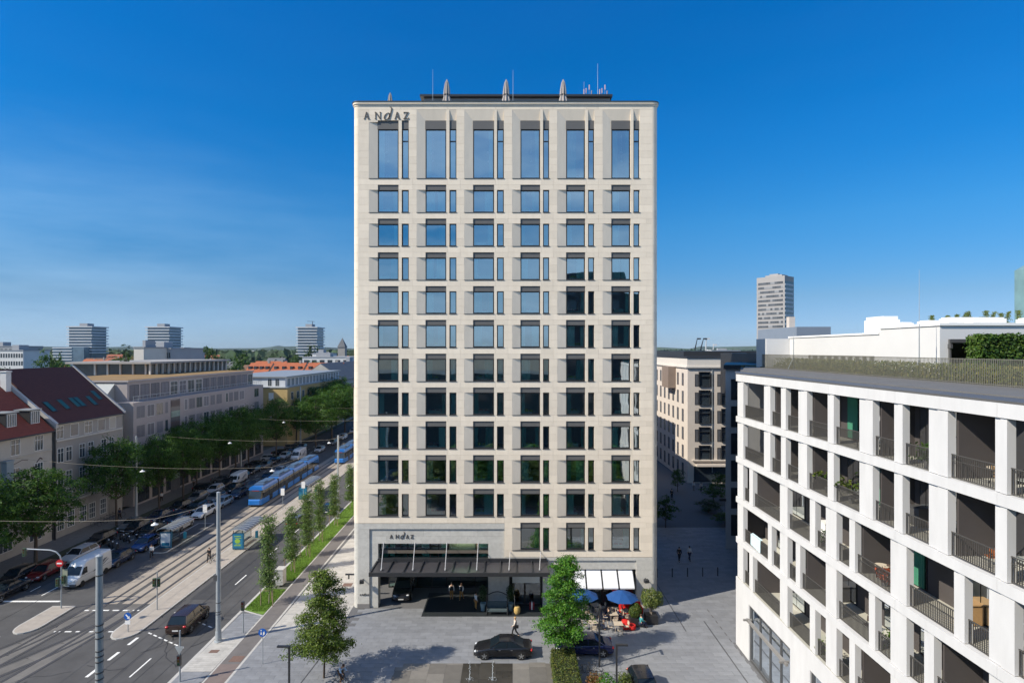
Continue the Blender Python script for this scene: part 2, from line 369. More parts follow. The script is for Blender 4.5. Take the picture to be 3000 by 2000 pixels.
allp = [(m, p) for m in slots for p in slots[m]]
def shows(p):
    (a, b, c, d) = p[1]; y = (c+d)/2; x = (a+b)/2
    if y < 42.9 or not -24.5 < x < 19.5: return 0
    return (b-a)*(d-c)*H/y**3
allp.sort(key=shows, reverse=True); meshes = {}
for i, (m, (a, b, c, d)) in enumerate(allp[:300]):
    key = (m.name, round(b-a, 2), round(d-c, 2))
    if key not in meshes:
        q = MB(); w, h = (b-a)/2-.006, (d-c)/2-.006; q.box(-w, w, -h, h, -.06, 0); q.f = q.f[1:]; q.mi = q.mi[1:]
        o = q.build('paver', m, plaza); meshes[key] = o.data
    else: o = link('paver', meshes[key], plaza)
    o.location = ((a+b)/2, (c+d)/2, random.uniform(-.003, .0015))
for m in slots:
    q = MB()
    for mm, (a, b, c, d) in allp[300:]:
        if mm is m: z = random.uniform(-.003, .0015); q.box(a+.006, b-.006, c+.006, d-.006, -.06, z); q.f.pop(-6); q.mi.pop()
    if q.v: tagk(q.build('paving_stones', m, plaza), 'stuff')
# drain lines, covers
q = MB()
for a, b in [((-16.4, 43.5), (-15.7, 52.3)), ((-14.2, 43.5), (-13.4, 47)), ((18.2, 44), (18.2, 55)), ((15.9, 53), (15.9, 72))]: ribbon(q, [a, b], .10, .008)
q.build('drain_channel', ANTH, plaza)
rust = M('rusty_plate', (.16, .10, .08), .8, .3, 5)
for x, y, w, d in [(-25.4, 49.5, .75, .5), (-22.9, 48.3, 1.0, .9), (-18.0, 63.5, 1.0, .9), (-17.9, 74, .9, .8)]:
    q = MB(); q.box(x-w/2, x+w/2, y-d/2, y+d/2, .0, .009); q.build('manhole_cover', rust, plaza)
# left pavement and verge
mb = strip(MB(), -61.9, -57.2, 57.5, 460, 0, -.25); mb.box(-160, -59, 62, 69.8, -.25, -.002)
struct('pavement', mb, M('pavement_slabs', (.17, .165, .16), .85, .25, 1.5, .1, bscale=20))
struct('verge', strip(MB(), -57.2, -55.9, 62, 300, .02, -.2), M('verge_soil', (.05, .055, .03), .95, .4, 2))
# grass strip
mb = MB(); mb.prism([(sx(-26.4, 57.4), 57.4), (sx(-24.06, 56.3), 56.3), (sx(-24.06, 62.2), 62.2), (sx(-26.4, 62.2), 62.6)], -.1, .035)
strip(mb, -26.4, -24.06, 65.0, 260, .035, -.1, 40)
lawn = struct('lawn_strip', mb, GRASS)
nb = 26000; yy = np.concatenate([RNG.uniform(57, 62.2, 5000), 65+RNG.power(.55, nb-5000)*70]); uu = RNG.uniform(-26.35, -24.1, nb)
C = np.stack([uu-.014*(yy-50), yy, np.full(nb, .07)], 1); C = C[~((yy < 57.4) & (uu < -25.5))]
o = link('grass', leaf_mesh('grass', C, np.tile([[.2, -.9, .35]], (len(C), 1)), .13, BLADE, .28), None); o['kind'] = 'stuff'
# ------------------------------------------------------------------ the stone tower hotel
D = 57.8; FS = F/D
def fx(px): return (px-1500)/FS
def fz(py): return H-(py-1024)/FS
LIME = M('warm_limestone', (.75, .655, .535), .8, .09, 1.1, .08, rnd=.05, isl=.05, bscale=30, stretch=(1.6, 1.6, .45))
SHELL = M('grey_shell_limestone', (.50, .485, .45), .75, .20, 2.6, .12, rnd=.05, isl=.05, bscale=14)
SPLAY = LIME
BOXM = M('bronze_blind_box', (.115, .112, .11), .55, .06, 2)
FRAME = M('black_frame', (.02, .021, .022), .4, .1, 2)
GLS = glass('window_glass', (.55, .86, .83), .44, gcol=(.9, .98, 1.))
GLS2 = glass('lobby_glass', (.5, .85, .76), .16)
ROOM = M('room_wall', (.46, .54, .52), .9, .4, .35)
FLOORM = M('room_floor', (.13, .11, .09), .8, .3, 1)
CURT = M('curtain', (.66, .9, .86), .9, .12, 2, transl=.2)
CURT2 = M('teal_curtain', (.22, .50, .46), .9, .15, 2)
hotel = thing('hotel_tower', 'tall pale limestone hotel tower with six columns of deep square windows', 'hotel', (0, D, 0))
XL, XR = fx(1034), fx(1928); RC = .55; ZT = fz(300)
q = MB()   # walls behind and beside the front
q.box(XL+.02, XL+.4, D+1.1, D+5.1, 4.45, ZT-.3); q.box(XL+.02, XL+.4, D+RC, D+1.1, 0, ZT-.3); q.box(XL+.02, XL+.4, D+5.1, D+28, 0, ZT-.3); q.box(XR-.4, XR-.02, D+RC, D+28, 0, ZT-.3); q.box(XL+.4, XR-.4, D+27.6, D+28, 0, ZT-.3); q.box(XL+.4, XR-.4, D+.5, D+27.6, ZT-.7, ZT-.35)
q.build('side_wall', LIME, hotel)
q = MB(); q.box(XL+.5, XR-.5, D+4.2, D+4.4, 7.3, ZT-1); 
for k in range(7): x = XL+.5+k*(XR-XL-1)/6; q.box(x-.08, x+.08, D+.55, D+4.2, 9, ZT-1)
q.build('room_partition', ROOM, hotel)
q = MB(); BOT = [523, 622.4]+[622.4+98.87*k for k in range(1, 11)]
for k, b in enumerate(BOT): q.box(XL+.45, XR-.45, D+.52, D+4.2, fz(b+14), fz(b+5))
q.build('room_floor', FLOORM, hotel)
COLS = [(1081, 1107, 1167.5, 1177, 1197.4), (1221, 1246.6, 1307.3, 1316.7, 1337), (1360.5, 1386, 1447.4, 1456, 1476), (1501, 1524.8, 1582.5, 1591, 1609), (1633, 1658.5, 1714.5, 1723, 1741), (1766, 1791, 1847.4, 1856, 1874)]
panels = []     # (x0, x1, z0, z1, y front, depth, material)
def pan(a, b, t, bt, y=D, dp=.5, mat=None): panels.append((fx(a), fx(b), fz(bt), fz(t), y, dp, mat or LIME))
LE, RE = 1034+RC*FS, 1928-RC*FS
def courses(a, b, t, bt, n, **k):
    for i in range(n): pan(a, b, t+(bt-t)*i/n, t+(bt-t)*(i+1)/n, **k)
for r, b in enumerate(BOT):
    cs = COLS if r < 11 else COLS[3:]
    lft = LE if r < 11 else 1478
    if r == 0: continue
    t, bt, pb = b-66, b-81, BOT[r-1]
    edges = [lft]
    for c in cs: edges += [(c[2]+c[3])/2]
    mids = [lft]+[v for c, d in zip(cs, cs[1:]+[None]) for v in ([(c[2]+c[3])/2]+([(c[4]+d[0])/2] if d else []))]+[RE]
    for a, e in zip(mids[:-1], mids[1:]): pan(a, e, pb, bt)
    pan(lft, cs[0][1], bt, t)
    for c, d in zip(cs, cs[1:]+[None]):
        m_ = (c[4]+(d[0] if d else RE))/2
        pan(c[2], m_, bt, t); pan(m_, d[1] if d else RE, bt, t)
        courses(c[2], c[3], t, b, 2); courses(c[4], d[0] if d else RE, t, b, 3)
    courses(lft, cs[0][0], t, b, 3)
mids = [LE]+[v for c, d in zip(COLS, COLS[1:]+[None]) for v in ([(c[2]+c[3])/2]+([(c[4]+d[0])/2] if d else []))]+[RE]
for a, e in zip(mids[:-1], mids[1:]): pan(a, e, 311, 321.5)
courses(LE, COLS[0][0], 321.5, 523, 10)
courses(COLS[0][0], COLS[1][0], 321.5, 353, 2); courses(COLS[0][2], COLS[0][3], 353, 523, 5); pan(COLS[0][0], COLS[0][1], 353, 358)
for i, c in enumerate(COLS):
    courses(c[4], COLS[i+1][0] if i < 5 else RE, 353 if i == 0 else 321.5, 523, 8 if i == 0 else 10)
    if i: courses(c[2], c[3], 321.5, 523, 6)
for a, e in zip(mids[:7], mids[1:8]):
    if a < 1470: pan(a, min(e, 1478), BOT[10], 1532)
for a, e in zip(mids, mids[1:]):
    if e > 1480: pan(max(a, 1478), e, BOT[11], 1631)
pan(1470, 1478, BOT[10], 1532)
S = dict(mat=SHELL)
for k in range(6): pan(LE+(1478-LE)*k/6, LE+(1478-LE)*(k+1)/6, 1533, 1549, **S)
courses(LE, 1082, 1549, 1768, 8, **S); 
for k in range(5): pan(1082+79.2*k, 1082+79.2*(k+1), 1549, 1571, y=D+.12, dp=.4, **S); pan(1082+79.2*k-(0 if k == 0 else 30), 1082+79.2*(k+1)-(30 if k < 4 else 0), 1571, 1592.5, y=D+.12, dp=.4, **S)
courses(1082, 1107, 1592.5, 1782, 6, y=D+.12, dp=1.0, **S); courses(1430, 1478, 1592.5, 1642, 2, y=D+.12, dp=1., **S)
pan(1430, 1466, 1642, 1700, y=D+.12, dp=1, **S); pan(1466, 1492, 1642, 1700, y=D+.15, dp=1, **S); courses(1430, 1466, 1700, 1782, 2, y=D+.12, dp=5., **S); courses(1466, 1492, 1700, 1782, 3, y=D+.15, dp=1, **S)
for k in range(5): pan(1478+(RE-1478)*k/5, 1478+(RE-1478)*(k+1)/5, 1632, 1641, **S)
for k in range(4): pan(1478+96.5*k, 1478+96.5*(k+1), 1641, 1668, y=D+.12, dp=.5, **S)
pan(1492, 1590, 1668, 1683, y=D+.2, dp=.4, **S); courses(1590, 1668, 1668, 1782, 5, y=D+.12, dp=1., **S); courses(1864, RE, 1641, 1782, 5, **S)
panels.append((fx(1047), fx(1083), 0, fz(1768), D-.04, .5, M('plinth_stone', (.2, .19, .185), .8, .15, 2)))
order = sorted(range(len(panels)), key=lambda i: -(panels[i][1]-panels[i][0])*(panels[i][3]-panels[i][2]))
g_ = .0045; rest = {}
for k, i in enumerate(order):
    x0, x1, z0, z1, y, dp, mt = panels[i]; y += random.uniform(-.003, .003)
    if k < 290:
        q = MB(); q.box(x0+g_, x1-g_, y, y+dp, z0+g_, z1-g_); q.build('stone_panel', mt, hotel)
    else: rest.setdefault(mt.name, (mt, MB()))[1].box(x0+g_, x1-g_, y, y+dp, z0+g_, z1-g_)
for mt, q in rest.values(): tagk(q.build('stone_panels', mt, hotel), 'stuff')
q = MB(); q.box(fx(LE), fx(RE), D+.45, D+.5, fz(318), ZT-.25)
for s_, xc in ((-1, XL+RC), (1, XR-RC)):        # rounded corners, one stone per course
    zz = [0.]+[fz(1768-29.3*k) for k in range(8)]+[fz(1532-24.72*k) for k in range(50) if 1532-24.72*k > 330]+[fz(311)]
    for a, b in zip(zz[:-1], zz[1:]):
        q = MB(); pl = [(xc+s_*RC*math.sin(t), D+RC-RC*math.cos(t)) for t in [math.pi/2*i/6 for i in range(7)]]+[(xc, D+RC)]
        q.prism(pl if s_ > 0 else pl[::-1], a+.006, b-.006); q.build('corner_stone', SHELL if b < fz(1531) else LIME, hotel, smooth=30)
def ringpoly(off, back=6.):
    r = RC+off; L = [(XL+RC-r*math.cos(t), D+RC-r*math.sin(t)) for t in [math.pi/2*i/6 for i in range(7)]]
    return [(XL-off, D+back)]+L+[(2*(XL+XR)/2-x, y) for x, y in L[::-1]]+[(XR+off, D+back)]
q = MB(); q.prism(ringpoly(.05), fz(311)+.004, fz(306)); q.prism(ringpoly(.14), fz(306)+.002, fz(300)); q.build('cornice', LIME, hotel, smooth=30)
q = MB(); q.prism(ringpoly(.20), fz(300)+.002, fz(298)); q.build('roof_edge', DARKM, hotel)
# windows: frame, panes, blind box, sill, curtain under each window
YF = D+.19; FS2 = F/(YF); wx = lambda px: (px-1500)/FS2; wz = lambda py: H-(py-1024)/FS2
def curtain(x0, x1, y, z0, z1, mat, parent):
    n = max(6, int((x1-x0)/.05)); q = MB(); vs = [(x0+(x1-x0)*i/n, y+.05*math.sin(i*2.1)+.02*math.sin(i*.9)) for i in range(n+1)]
    for a, b in zip(vs[:-1], vs[1:]): q.quad((a[0], a[1], z0), (b[0], b[1], z0), (b[0], b[1], z1), (a[0], a[1], z1))
    q.build('curtain', mat, parent, smooth=1)
def ring(q, x0, x1, z0, z1, y0, y1, w):
    q.box(x0, x0+w, y0, y1, z0, z1); q.box(x1-w, x1, y0, y1, z0, z1); q.box(x0+w, x1-w, y0, y1, z0, z0+w); q.box(x0+w, x1-w, y0, y1, z1-w, z1)
SILLM = M('dark_sill', (.06, .058, .057), .5, .1, 2)
BED = M('bed_linen', (.5, .56, .53), .9, .1, 3); CUSH = M('lime_cushion', (.45, .46, .06), .9, .1, 3); CUSHP = M('rose_cushion', (.5, .2, .2), .9, .1, 3)
def window(c, b, t, bt, tall=False, r=0, ci=0):
    sp, ml, mr, nl, nr = c
    if tall: zb, zt, zbox = fz(b), fz(377.4), fz(353)
    else: zb, zt, zbox = fz(b), fz(t), fz(bt)
    q = MB(); q.prism([(fx(sp), D+.004), (wx(ml), YF), (fx(sp), YF+.05)], zb+.01, (fz(321.6) if tall and ci else (fz(358) if tall else zt))-.004)
    q.build('splayed_reveal', LIME, hotel)
    if tall and ci:
        q = MB(); q.prismx([(D+.006, fz(321.6)), (YF, zbox+.05), (YF+.06, zbox+.05), (YF+.06, fz(321.6))], fx(sp)+.01, fx(mr)-.004); q.prismx([(D+.006, fz(321.6)), (YF, zbox+.05), (YF+.06, zbox+.05), (YF+.06, fz(321.6))], fx(nl)+.004, fx(nr)-.004); q.build('splayed_soffit', LIME, hotel)
    for nm, x0, x1, big in (('window', wx(ml), fx(mr)-.01, True), ('side_window', fx(nl)+.01, fx(nr)-.01, False)):
        yf = YF if big else D+.16
        q = MB(); ring(q, x0, x1, zb+.03, zt-.004, yf, yf+.09, .10 if big else .08)
        if tall and not big: z_ = fz(413); q.box(x0+.06, x1-.06, yf+.005, yf+.085, z_-.05, z_+.05)
        w = q.build(nm, FRAME, hotel)
        q = MB(); q.quad((x0+.05, yf+.05, zb+.06), (x1-.05, yf+.05, zb+.06), (x1-.05, yf+.05, zt-.06), (x0+.05, yf+.05, zt-.06)); q.build('pane', GLS, w)
        if big or tall:
            q = MB(); yb = D+.09 if not tall else yf-.06
            q.box(x0-.02, x1-.004, yb, yf+.1, zt-.003, zbox); q.box(x0-.02, x1-.004, yb-.012, yb+.002, zt-.003, zt+.035); q.build('blind_box', BOXM, w)
        q = MB()
        if big:
            q.prism([(fx(sp)-.05, D-.05), (fx(mr)+.02, D-.05), (fx(mr)-.004, YF), (wx(ml)-.02, YF), (fx(sp)+.02, D+.01)], zb-.03, zb+.008)
        else: q.box(x0-.05, x1+.05, D-.05, yf+.02, zb-.03, zb+.028)
        q.build('sill', SILLM, w)
        k = random.random(); cm = CURT if random.random() < .6 else CURT2
        if big:
            if k < .7: curtain(x0+.05, x0+.05+random.uniform(.35, 1.0), yf+.16, zb+.06, zt, cm, w)
            if k > .35: curtain(x1-random.uniform(.35, 1.0), x1-.03, yf+.16, zb+.06, zt, cm, w)
            if random.random() < .8:
                a = x0+random.uniform(.1, .4); q = MB(); q.box(a, a+random.uniform(.9, 1.4), yf+.28, yf+1.9, zb-.25, zb+random.uniform(.25, .5))
                q.build('bed', BED, w)
                q = MB(); q.ball((a+.35, yf+.45, zb+.38), (.26, .12, .2), 8, 5); q.ball((a+.85, yf+.45, zb+.34), (.22, .12, .17), 8, 5); q.build('cushion', CUSH if random.random() < .65 else CUSHP, w, smooth=1)
        elif k < .6: curtain(x0+.03, x1-.03, yf+.3, zb+.06, zt, cm, w)
for r, b in enumerate(BOT):
    for ci, c in enumerate(COLS if r < 11 else COLS[3:]): window(c, b, b-66, b-81, r == 0, r, ci)
# pendant lamps behind the tall top windows
LAMPG = M('pendant_glass', (.9, .9, .88), .4, .02)
for c in COLS:
    q = MB(); x = wx(c[1]+random.uniform(12, 46)); x2 = x+.08
    q.tube((x, YF+1.2, fz(380)), (x, YF+1.2, fz(432)), .012, n=4); q.ball((x, YF+1.2, fz(434)), .13, 8, 6); q.tube((x2, YF+1.5, fz(380)), (x2, YF+1.5, fz(454)), .012, n=4); q.ball((x2, YF+1.5, fz(457)), .13, 8, 6); q.build('pendant_lamp', LAMPG, hotel, smooth=1)
# the lettering
def stroke_letter(ch, x, z, h, y, parent, mat):
    q = MB(); t = h*.07; T = h*.16; dp = .06
    def st(p, r, w0): # a stroke as a slanted bar with horizontal ends
        q.prismy([(x+p[0]*h-w0/2, z+p[1]*h), (x+p[0]*h+w0/2, z+p[1]*h), (x+r[0]*h+w0/2, z+r[1]*h), (x+r[0]*h-w0/2, z+r[1]*h)], y-dp, y-.006)
    def bar(a, b, c, d): q.prismy([(x+a*h, z+c*h), (x+b*h, z+c*h), (x+b*h, z+d*h), (x+a*h, z+d*h)], y-dp+.002, y-.005)
    if ch == 'A': st((.08, 0), (.36, 1), t); st((.68, 0), (.38, 1), T); bar(.2, .56, .3, .37); bar(-.02, .2, 0, .05); bar(.54, .84, 0, .05); w = .8
    elif ch == 'N': st((.1, 0), (.1, 1), t); st((.78, 0), (.78, 1), t); st((.78, 0), (.12, 1), T); bar(-.02, .22, 0, .05); bar(.66, .9, .95, 1.); bar(-.02, .1, .95, 1.); w = .9
    elif ch == 'Z': bar(.04, .74, .92, 1.); bar(.0, .76, 0, .08); st((.14, .04), (.62, .96), T); bar(.04, .09, .78, .93); bar(.71, .76, .06, .24); w = .8
    else:       # slanted lower-case d with a tall curved ascender
        pts = []
        for i in range(22):
            a = 2*math.pi*i/21; cx, cz = .42*math.cos(a)*.72, .42*math.sin(a); pts.append((.42+cx+cz*.35, .36+cz))
        for i in range(21):
            (a, b), (c, d) = pts[i], pts[i+1]; w0 = (.06+.09*abs(math.sin(2*math.pi*(i+.5)/21-1.9)))*h
            q.prismy([(x+a*h-w0/2, z+b*h-.012), (x+a*h+w0/2, z+b*h-.012), (x+c*h+w0/2, z+d*h+.012), (x+c*h-w0/2, z+d*h+.012)], y-dp, y-.006)
        asc = [(.66, .0), (.74, .25), (.86, .7), (.98, 1.15), (1.0, 1.4), (.92, 1.52), (.78, 1.54)]
        for a, b in zip(asc[:-1], asc[1:]): st(a, b, .13*h if a[1] < 1.2 else .09*h)
        w = 1.0
    q.build('letter', mat, parent); return w
LETM = M('sign_bronze', (.10, .085, .072), .5, .1, 3)
def lettering(px0, px1, py0, py1, y):
    k = D/ y if y > D else 1; h = (py1-py0)/FS; x0, x1 = fx(px0), fx(px1)
    f = [0., .235, .425, .655, .845]; W = (x1-x0)
    for ch, a in zip('ANdAZ', f): stroke_letter(ch, x0+a*W, fz(py1)+(-.02*h if ch == 'd' else 0), h*(1.0 if ch != 'd' else 1.14), y, hotel, LETM)
lettering(1066, 1203, 329, 349.5, D); lettering(1141, 1213, 1566, 1577, D+.12); lettering(1054, 1080, 1738.5, 1742.5, D-.0)
# entrance: upper glazing, canopy, drive-in porch, doors
GREEN = M('lobby_back', (.22, .38, .31), .9, .5, .8)
xa, xb = fx(1107), fx(1430); z1_, z0_ = fz(1592.5), fz(1641)
q = MB(); ring(q, xa, xb, z0_, z1_, D+.7, D+.8, .07)
for px in (1191, 1258, 1282, 1308, 1312, 1393, 1400): q.box(fx(px)-.05, fx(px)+.05, D+.71, D+.79, z0_+.07, z1_-.07)
w = q.build('lobby_window', FRAME, hotel)
for a, b in zip((1109, 1191, 1258, 1282, 1312, 1400), (1191, 1258, 1282, 1308, 1393, 1428)): q = MB(); q.quad((fx(a)+.04, D+.75, z0_+.05), (fx(b)-.04, D+.75, z0_+.05), (fx(b)-.04, D+.75, z1_-.05), (fx(a)+.04, D+.75, z1_-.05)); q.build('pane', GLS2, w)
for a, b, m_ in ((1112, 1130, CURT2), (1135, 1150, CURT), (1230, 1252, CURT), (1290, 1306, CURT), (1402, 1428, CURT)): curtain(fx(a), fx(b), D+1.2, z0_, z1_, m_, w)
q = MB(); q.ball((fx(1195), D+2.4, z0_+.75), (1.4, .8, .55), 14, 8); q.build('lounge_sofa', BED, w, smooth=1)
q = MB(); q.box(xa-.2, xb+.2, D+4., D+4.15, 4.4, 7.2); q.box(xa-.2, xb+.2, D+.85, D+4, z1_+.02, z1_+.2); q.box(xa-.2, xb+.2, D+.85, D+5.2, z0_-.28, z0_-.02); q.build('lobby_wall', GREEN, hotel)
q = MB(); q.box(fx(1330), fx(1375), D+2.6, D+2.9, z0_, z1_-.3); q.build('lobby_column', DARKM, hotel)
em = bpy.data.materials.new('ceiling_light'); em.use_nodes = True; em.node_tree.nodes['Principled BSDF'].inputs['Emission Color'].default_value = (1, .85, .6, 1); em.node_tree.nodes['Principled BSDF'].inputs['Emission Strength'].default_value = 6
q = MB(); q.box(fx(1322), fx(1392), D+2.2, D+2.6, z1_-.16, z1_-.1); q.build('ceiling_light', em, w)
# porch rear glazing
q = MB(); ring(q, xa, xb, 0., 4.4, D+5., D+5.12, .1)
for k in range(1, 7): x = xa+(xb-xa)*k/7; q.box(x-.04, x+.04, D+5.01, D+5.11, .1, 4.3)
w = q.build('porch_window', FRAME, hotel)
q = MB(); q.quad((xa, D+5.06, .1), (xb, D+5.06, .1), (xb, D+5.06, 4.3), (xa, D+5.06, 4.3)); q.build('pane', GLS2, w)
q = MB(); q.box(xa-.1, xb+.1, D+8.6, D+8.8, 0, 4.4); q.build('reception_wall', M('reception_panel', (.06, .045, .035), .6, .4, .7), hotel)
q = MB(); q.box(fx(1325), fx(1395), D+8.3, D+8.5, .2, 3.2); q.build('reception_niche', M('copper_panel', (.25, .09, .03), .5, .3, 1), hotel)
# canopy
CAN = M('canopy_metal', (.045, .043, .047), .42, .25, 1.2, .1, spec=.6)
cx0, cx1, cy0, cz0, cz1 = -13.35, 3.45, 54.75, 4.36, 4.66
q = MB(); q.box(cx0, cx1, cy0, D+.1, cz0+.12, cz1-.05); can = q.build('canopy', CAN, hotel)
q = MB(); q.box(cx0-.14, cx1+.14, cy0-.16, cy0, cz0, cz1+.06); q.box(cx0-.14, cx0, cy0, D, cz0, cz1+.06); q.box(cx1, cx1+.14, cy0, D, cz0, cz1+.06); q.box(cx0, cx1, D-.2, D+.0, cz1-.05, cz1+.3); q.build('fascia', DARKM, can)
for k in range(1, 11): q = MB(); x = cx0+(cx1-cx0)*k/11; q.box(x-.05, x+.05, cy0+.01, D-.21, cz1-.05, cz1+.09); q.build('rib', DARKM, can)
for px in (1119, 1211, 1305, 1397, 1491, 1580):
    q = MB(); x = fx(px)*.965; zt_ = 6.45 if px < 1430 else 5.6; q.tube((x, cy0+.7, cz1), (fx(px+4), D+.1, zt_), .035, n=6); q.obox((x, cy0+.7, cz1+.06), (.1, .3, .12)); q.build('tie_rod', M('pale_steel', (.55, .55, .56), .4, .05, 3, metal=.3), can)
# blind, door bay
q = MB(); x0, x1 = fx(1492), fx(1590); ring(q, x0, x1, 0, fz(1683), D+.5, D+.7, .22); q.box(fx(1538)-.1, fx(1538)+.1, D+.52, D+.68, .22, fz(1683)-.2); w = q.build('entrance_door', FRAME, hotel)
q = MB(); q.quad((x0, D+.6, 0.05), (x1, D+.6, .05), (x1, D+.6, 3.2), (x0, D+.6, 3.2)); q.build('pane', GLS2, w)
q = MB(); q.box(fx(1501), fx(1581), D+.38, D+.42, fz(1711), fz(1685)); q.build('roller_blind', M('pale_blind', (.62, .64, .63), .8, .05, 1), w)
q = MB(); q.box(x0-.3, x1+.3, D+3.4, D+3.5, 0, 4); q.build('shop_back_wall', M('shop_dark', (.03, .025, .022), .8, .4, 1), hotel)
# restaurant front with sloping awnings
x0, x1 = fx(1668), fx(1864); zt_ = fz(1668); q = MB(); ring(q, x0, x1, 0, zt_, D+.55, D+.75, .18)
for k in range(1, 4): x = x0+(x1-x0)*k/4; q.box(x-.07, x+.07, D+.56, D+.74, .18, zt_-.18)
w = q.build('restaurant_window', FRAME, hotel)
for k in range(4): a = x0+(x1-x0)*k/4; q = MB(); q.quad((a+.05, D+.65, .1), (a+(x1-x0)/4-.05, D+.65, .1), (a+(x1-x0)/4-.05, D+.65, zt_-.1), (a+.05, D+.65, zt_-.1)); q.build('pane', GLS2, w)
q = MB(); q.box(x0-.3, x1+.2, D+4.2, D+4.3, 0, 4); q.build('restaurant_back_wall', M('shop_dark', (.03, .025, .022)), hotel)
AWN = M('white_awning_cloth', (.74, .75, .78), .85, .05, 2, transl=.12)
for k in range(4):
    a = x0+.1+(x1-x0-.3)*k/4; b = a+(x1-x0-.3)/4-.16
    q = MB(); q.prismx([(D+.3, zt_-.08), (D-.95, zt_-1.42), (D-.95, zt_-1.45), (D+.3, zt_-.11)], a, b); q.prismx([(D-.95, zt_-1.40), (D-.95, zt_-1.52), (D-.99, zt_-1.52), (D-.99, zt_-1.40)], a, b); aw = q.build('awning', AWN, hotel)
    q = MB(); q.tube((a-.05, D+.3, zt_-.1), (a-.05, D-.93, zt_-1.44), .03, n=5); q.tube((b+.05, D+.3, zt_-.1), (b+.05, D-.93, zt_-1.44), .03, n=5); q.build('arm', DARKM, aw)
for px, py in ((1064, 1695), (1890, 1693)):
    q = MB(); q.tube((fx(px), D, fz(py)), (fx(px), D-.5, fz(py)), .05); q.obox((fx(px), D-.55, fz(py)-.05), (.42, .4, .3), .2); q.build('wall_lamp', DARKM, hotel)
# roof storey, mat
q = MB(); q.box((1242-1500)*64/F, (1787-1500)*64/F, 64, 80, ZT-.4, 53.4); rs = q.build('roof_storey', M('pale_metal_cladding', (.42, .42, .44), .5, .06, 1), hotel)
q = MB(); q.box((1240-1500)*64/F-.3, (1787-1500)*64/F+.2, 63.5, 80.4, 53.4, 53.63); q.build('roof_edge', DARKM, rs)
q = MB(); q.box(-2, 3, 66, 70, 53.63, 53.98); q.build('roof_hatch', DARKM, rs)
mat_ = tag((lambda q: (q.box(-8.75, 3.6, 55.95, D+3.6, .002, .03), q.build('entrance_mat', M('black_mat', (.022, .026, .029), .55, .3, .8, .1, stretch=(1, 6, 1)), at=(0, 57, 0)))[1])(MB()), 'wide black entrance mat under the dark canopy', 'mat')
# masts and closed parasols on the roof
UMB = M('greige_parasol_cloth', (.42, .38, .36), .9, .2, 4, transl=.1)
pu = thing('closed_parasol', 'folded greige parasol, leftmost of the big three on the tower roof', 'parasol', (0, 0, 0), group='folded parasols on the tower roof')
q = MB(); q.tube((0, 0, 0), (0, 0, 3.6), .045, n=8); q.box(-.35, .35, -.35, .35, 0, .1); q.build('pole', GALV, pu)
q = MB(); pr = [(.30, 1.0), (.42, 1.15), (.36, 1.5), (.27, 1.9), (.30, 2.05), (.26, 2.6), (.16, 3.3), (.03, 3.65)]
vs = []; nn = 16
for r_, z_ in pr: vs += [(r_*(1+.22*(-1)**i)*math.cos(2*math.pi*i/nn), r_*(1+.22*(-1)**i)*math.sin(2*math.pi*i/nn), z_) for i in range(nn)]
q.add(vs, [(k*nn+i, k*nn+(i+1) % nn, (k+1)*nn+(i+1) % nn, (k+1)*nn+i) for k in range(len(pr)-1) for i in range(nn)]); q.build('folded_cloth', UMB, pu)
q = MB(); q.lathe([(.31, 1.98), (.34, 2.02), (.31, 2.06)], 12); q.build('strap', DARKM, pu); index_kids(pu)
for k, (px, lab) in enumerate([(1309, None), (1483, 'folded greige parasol in the middle of the three on the tower roof'), (1650, 'folded greige parasol, rightmost of the three on the tower roof')]):
    place(pu, ((px-1500)*60/F, 60, ZT-.35), 0, lab)
place(pu, ((1143-1500)*62/F, 62, ZT-.35), 0, 'small folded parasol showing above the roof edge over the hotel lettering', sc=(.85, .85, .87))
for px, py, y, lab in [(1268, 204, 62, 'thin lightning rod left of the first folded parasol on the tower roof'), (1503, 205, 62, 'thin lightning rod beside the middle folded parasol on the tower roof'), (1751, 187, 65, 'tallest thin lightning rod at the right of the tower roof'), (1711, 240, 65, 'short thin rod right of the last folded parasol on the tower roof')]:
    x, _, z = P(px, py, y); q = MB(); q.tube((x, y, ZT-.35), (x, y, z), .035, .012, n=5); q.obox((x, y, ZT-.2), (.4, .4, .3)); tag(q.build('lightning_rod', GALV, at=(x, y, ZT)), lab, 'lightning rod')
for px, lab in [(1722, 'cluster of small pale antennas at the right of the tower roof, left cluster'), (1768, 'cluster of small pale antennas right of the tallest rod on the tower roof')]:
    x, _, z = P(px, 268, 65); a_ = thing('antenna_cluster', lab, 'antenna', (x, 65, ZT))
    q = MB()
    for k in range(4): xx = x+(k-1.5)*.3; q.tube((xx, 65+.3*(k % 2), ZT-.35), (xx, 65+.3*(k % 2), z+.25*(k % 3)), .02, n=4)
    q.build('pole', GALV, a_)
    q = MB()
    for k in range(4): q.obox((x+(k-1.5)*.3, 64.9+.3*(k % 2), z-.1+.25*(k % 3)), (.1, .1, .55))
    tagk(q.build('panel', M('antenna_pink', (.6, .42, .4), .6, .05, 2), a_), 'stuff')
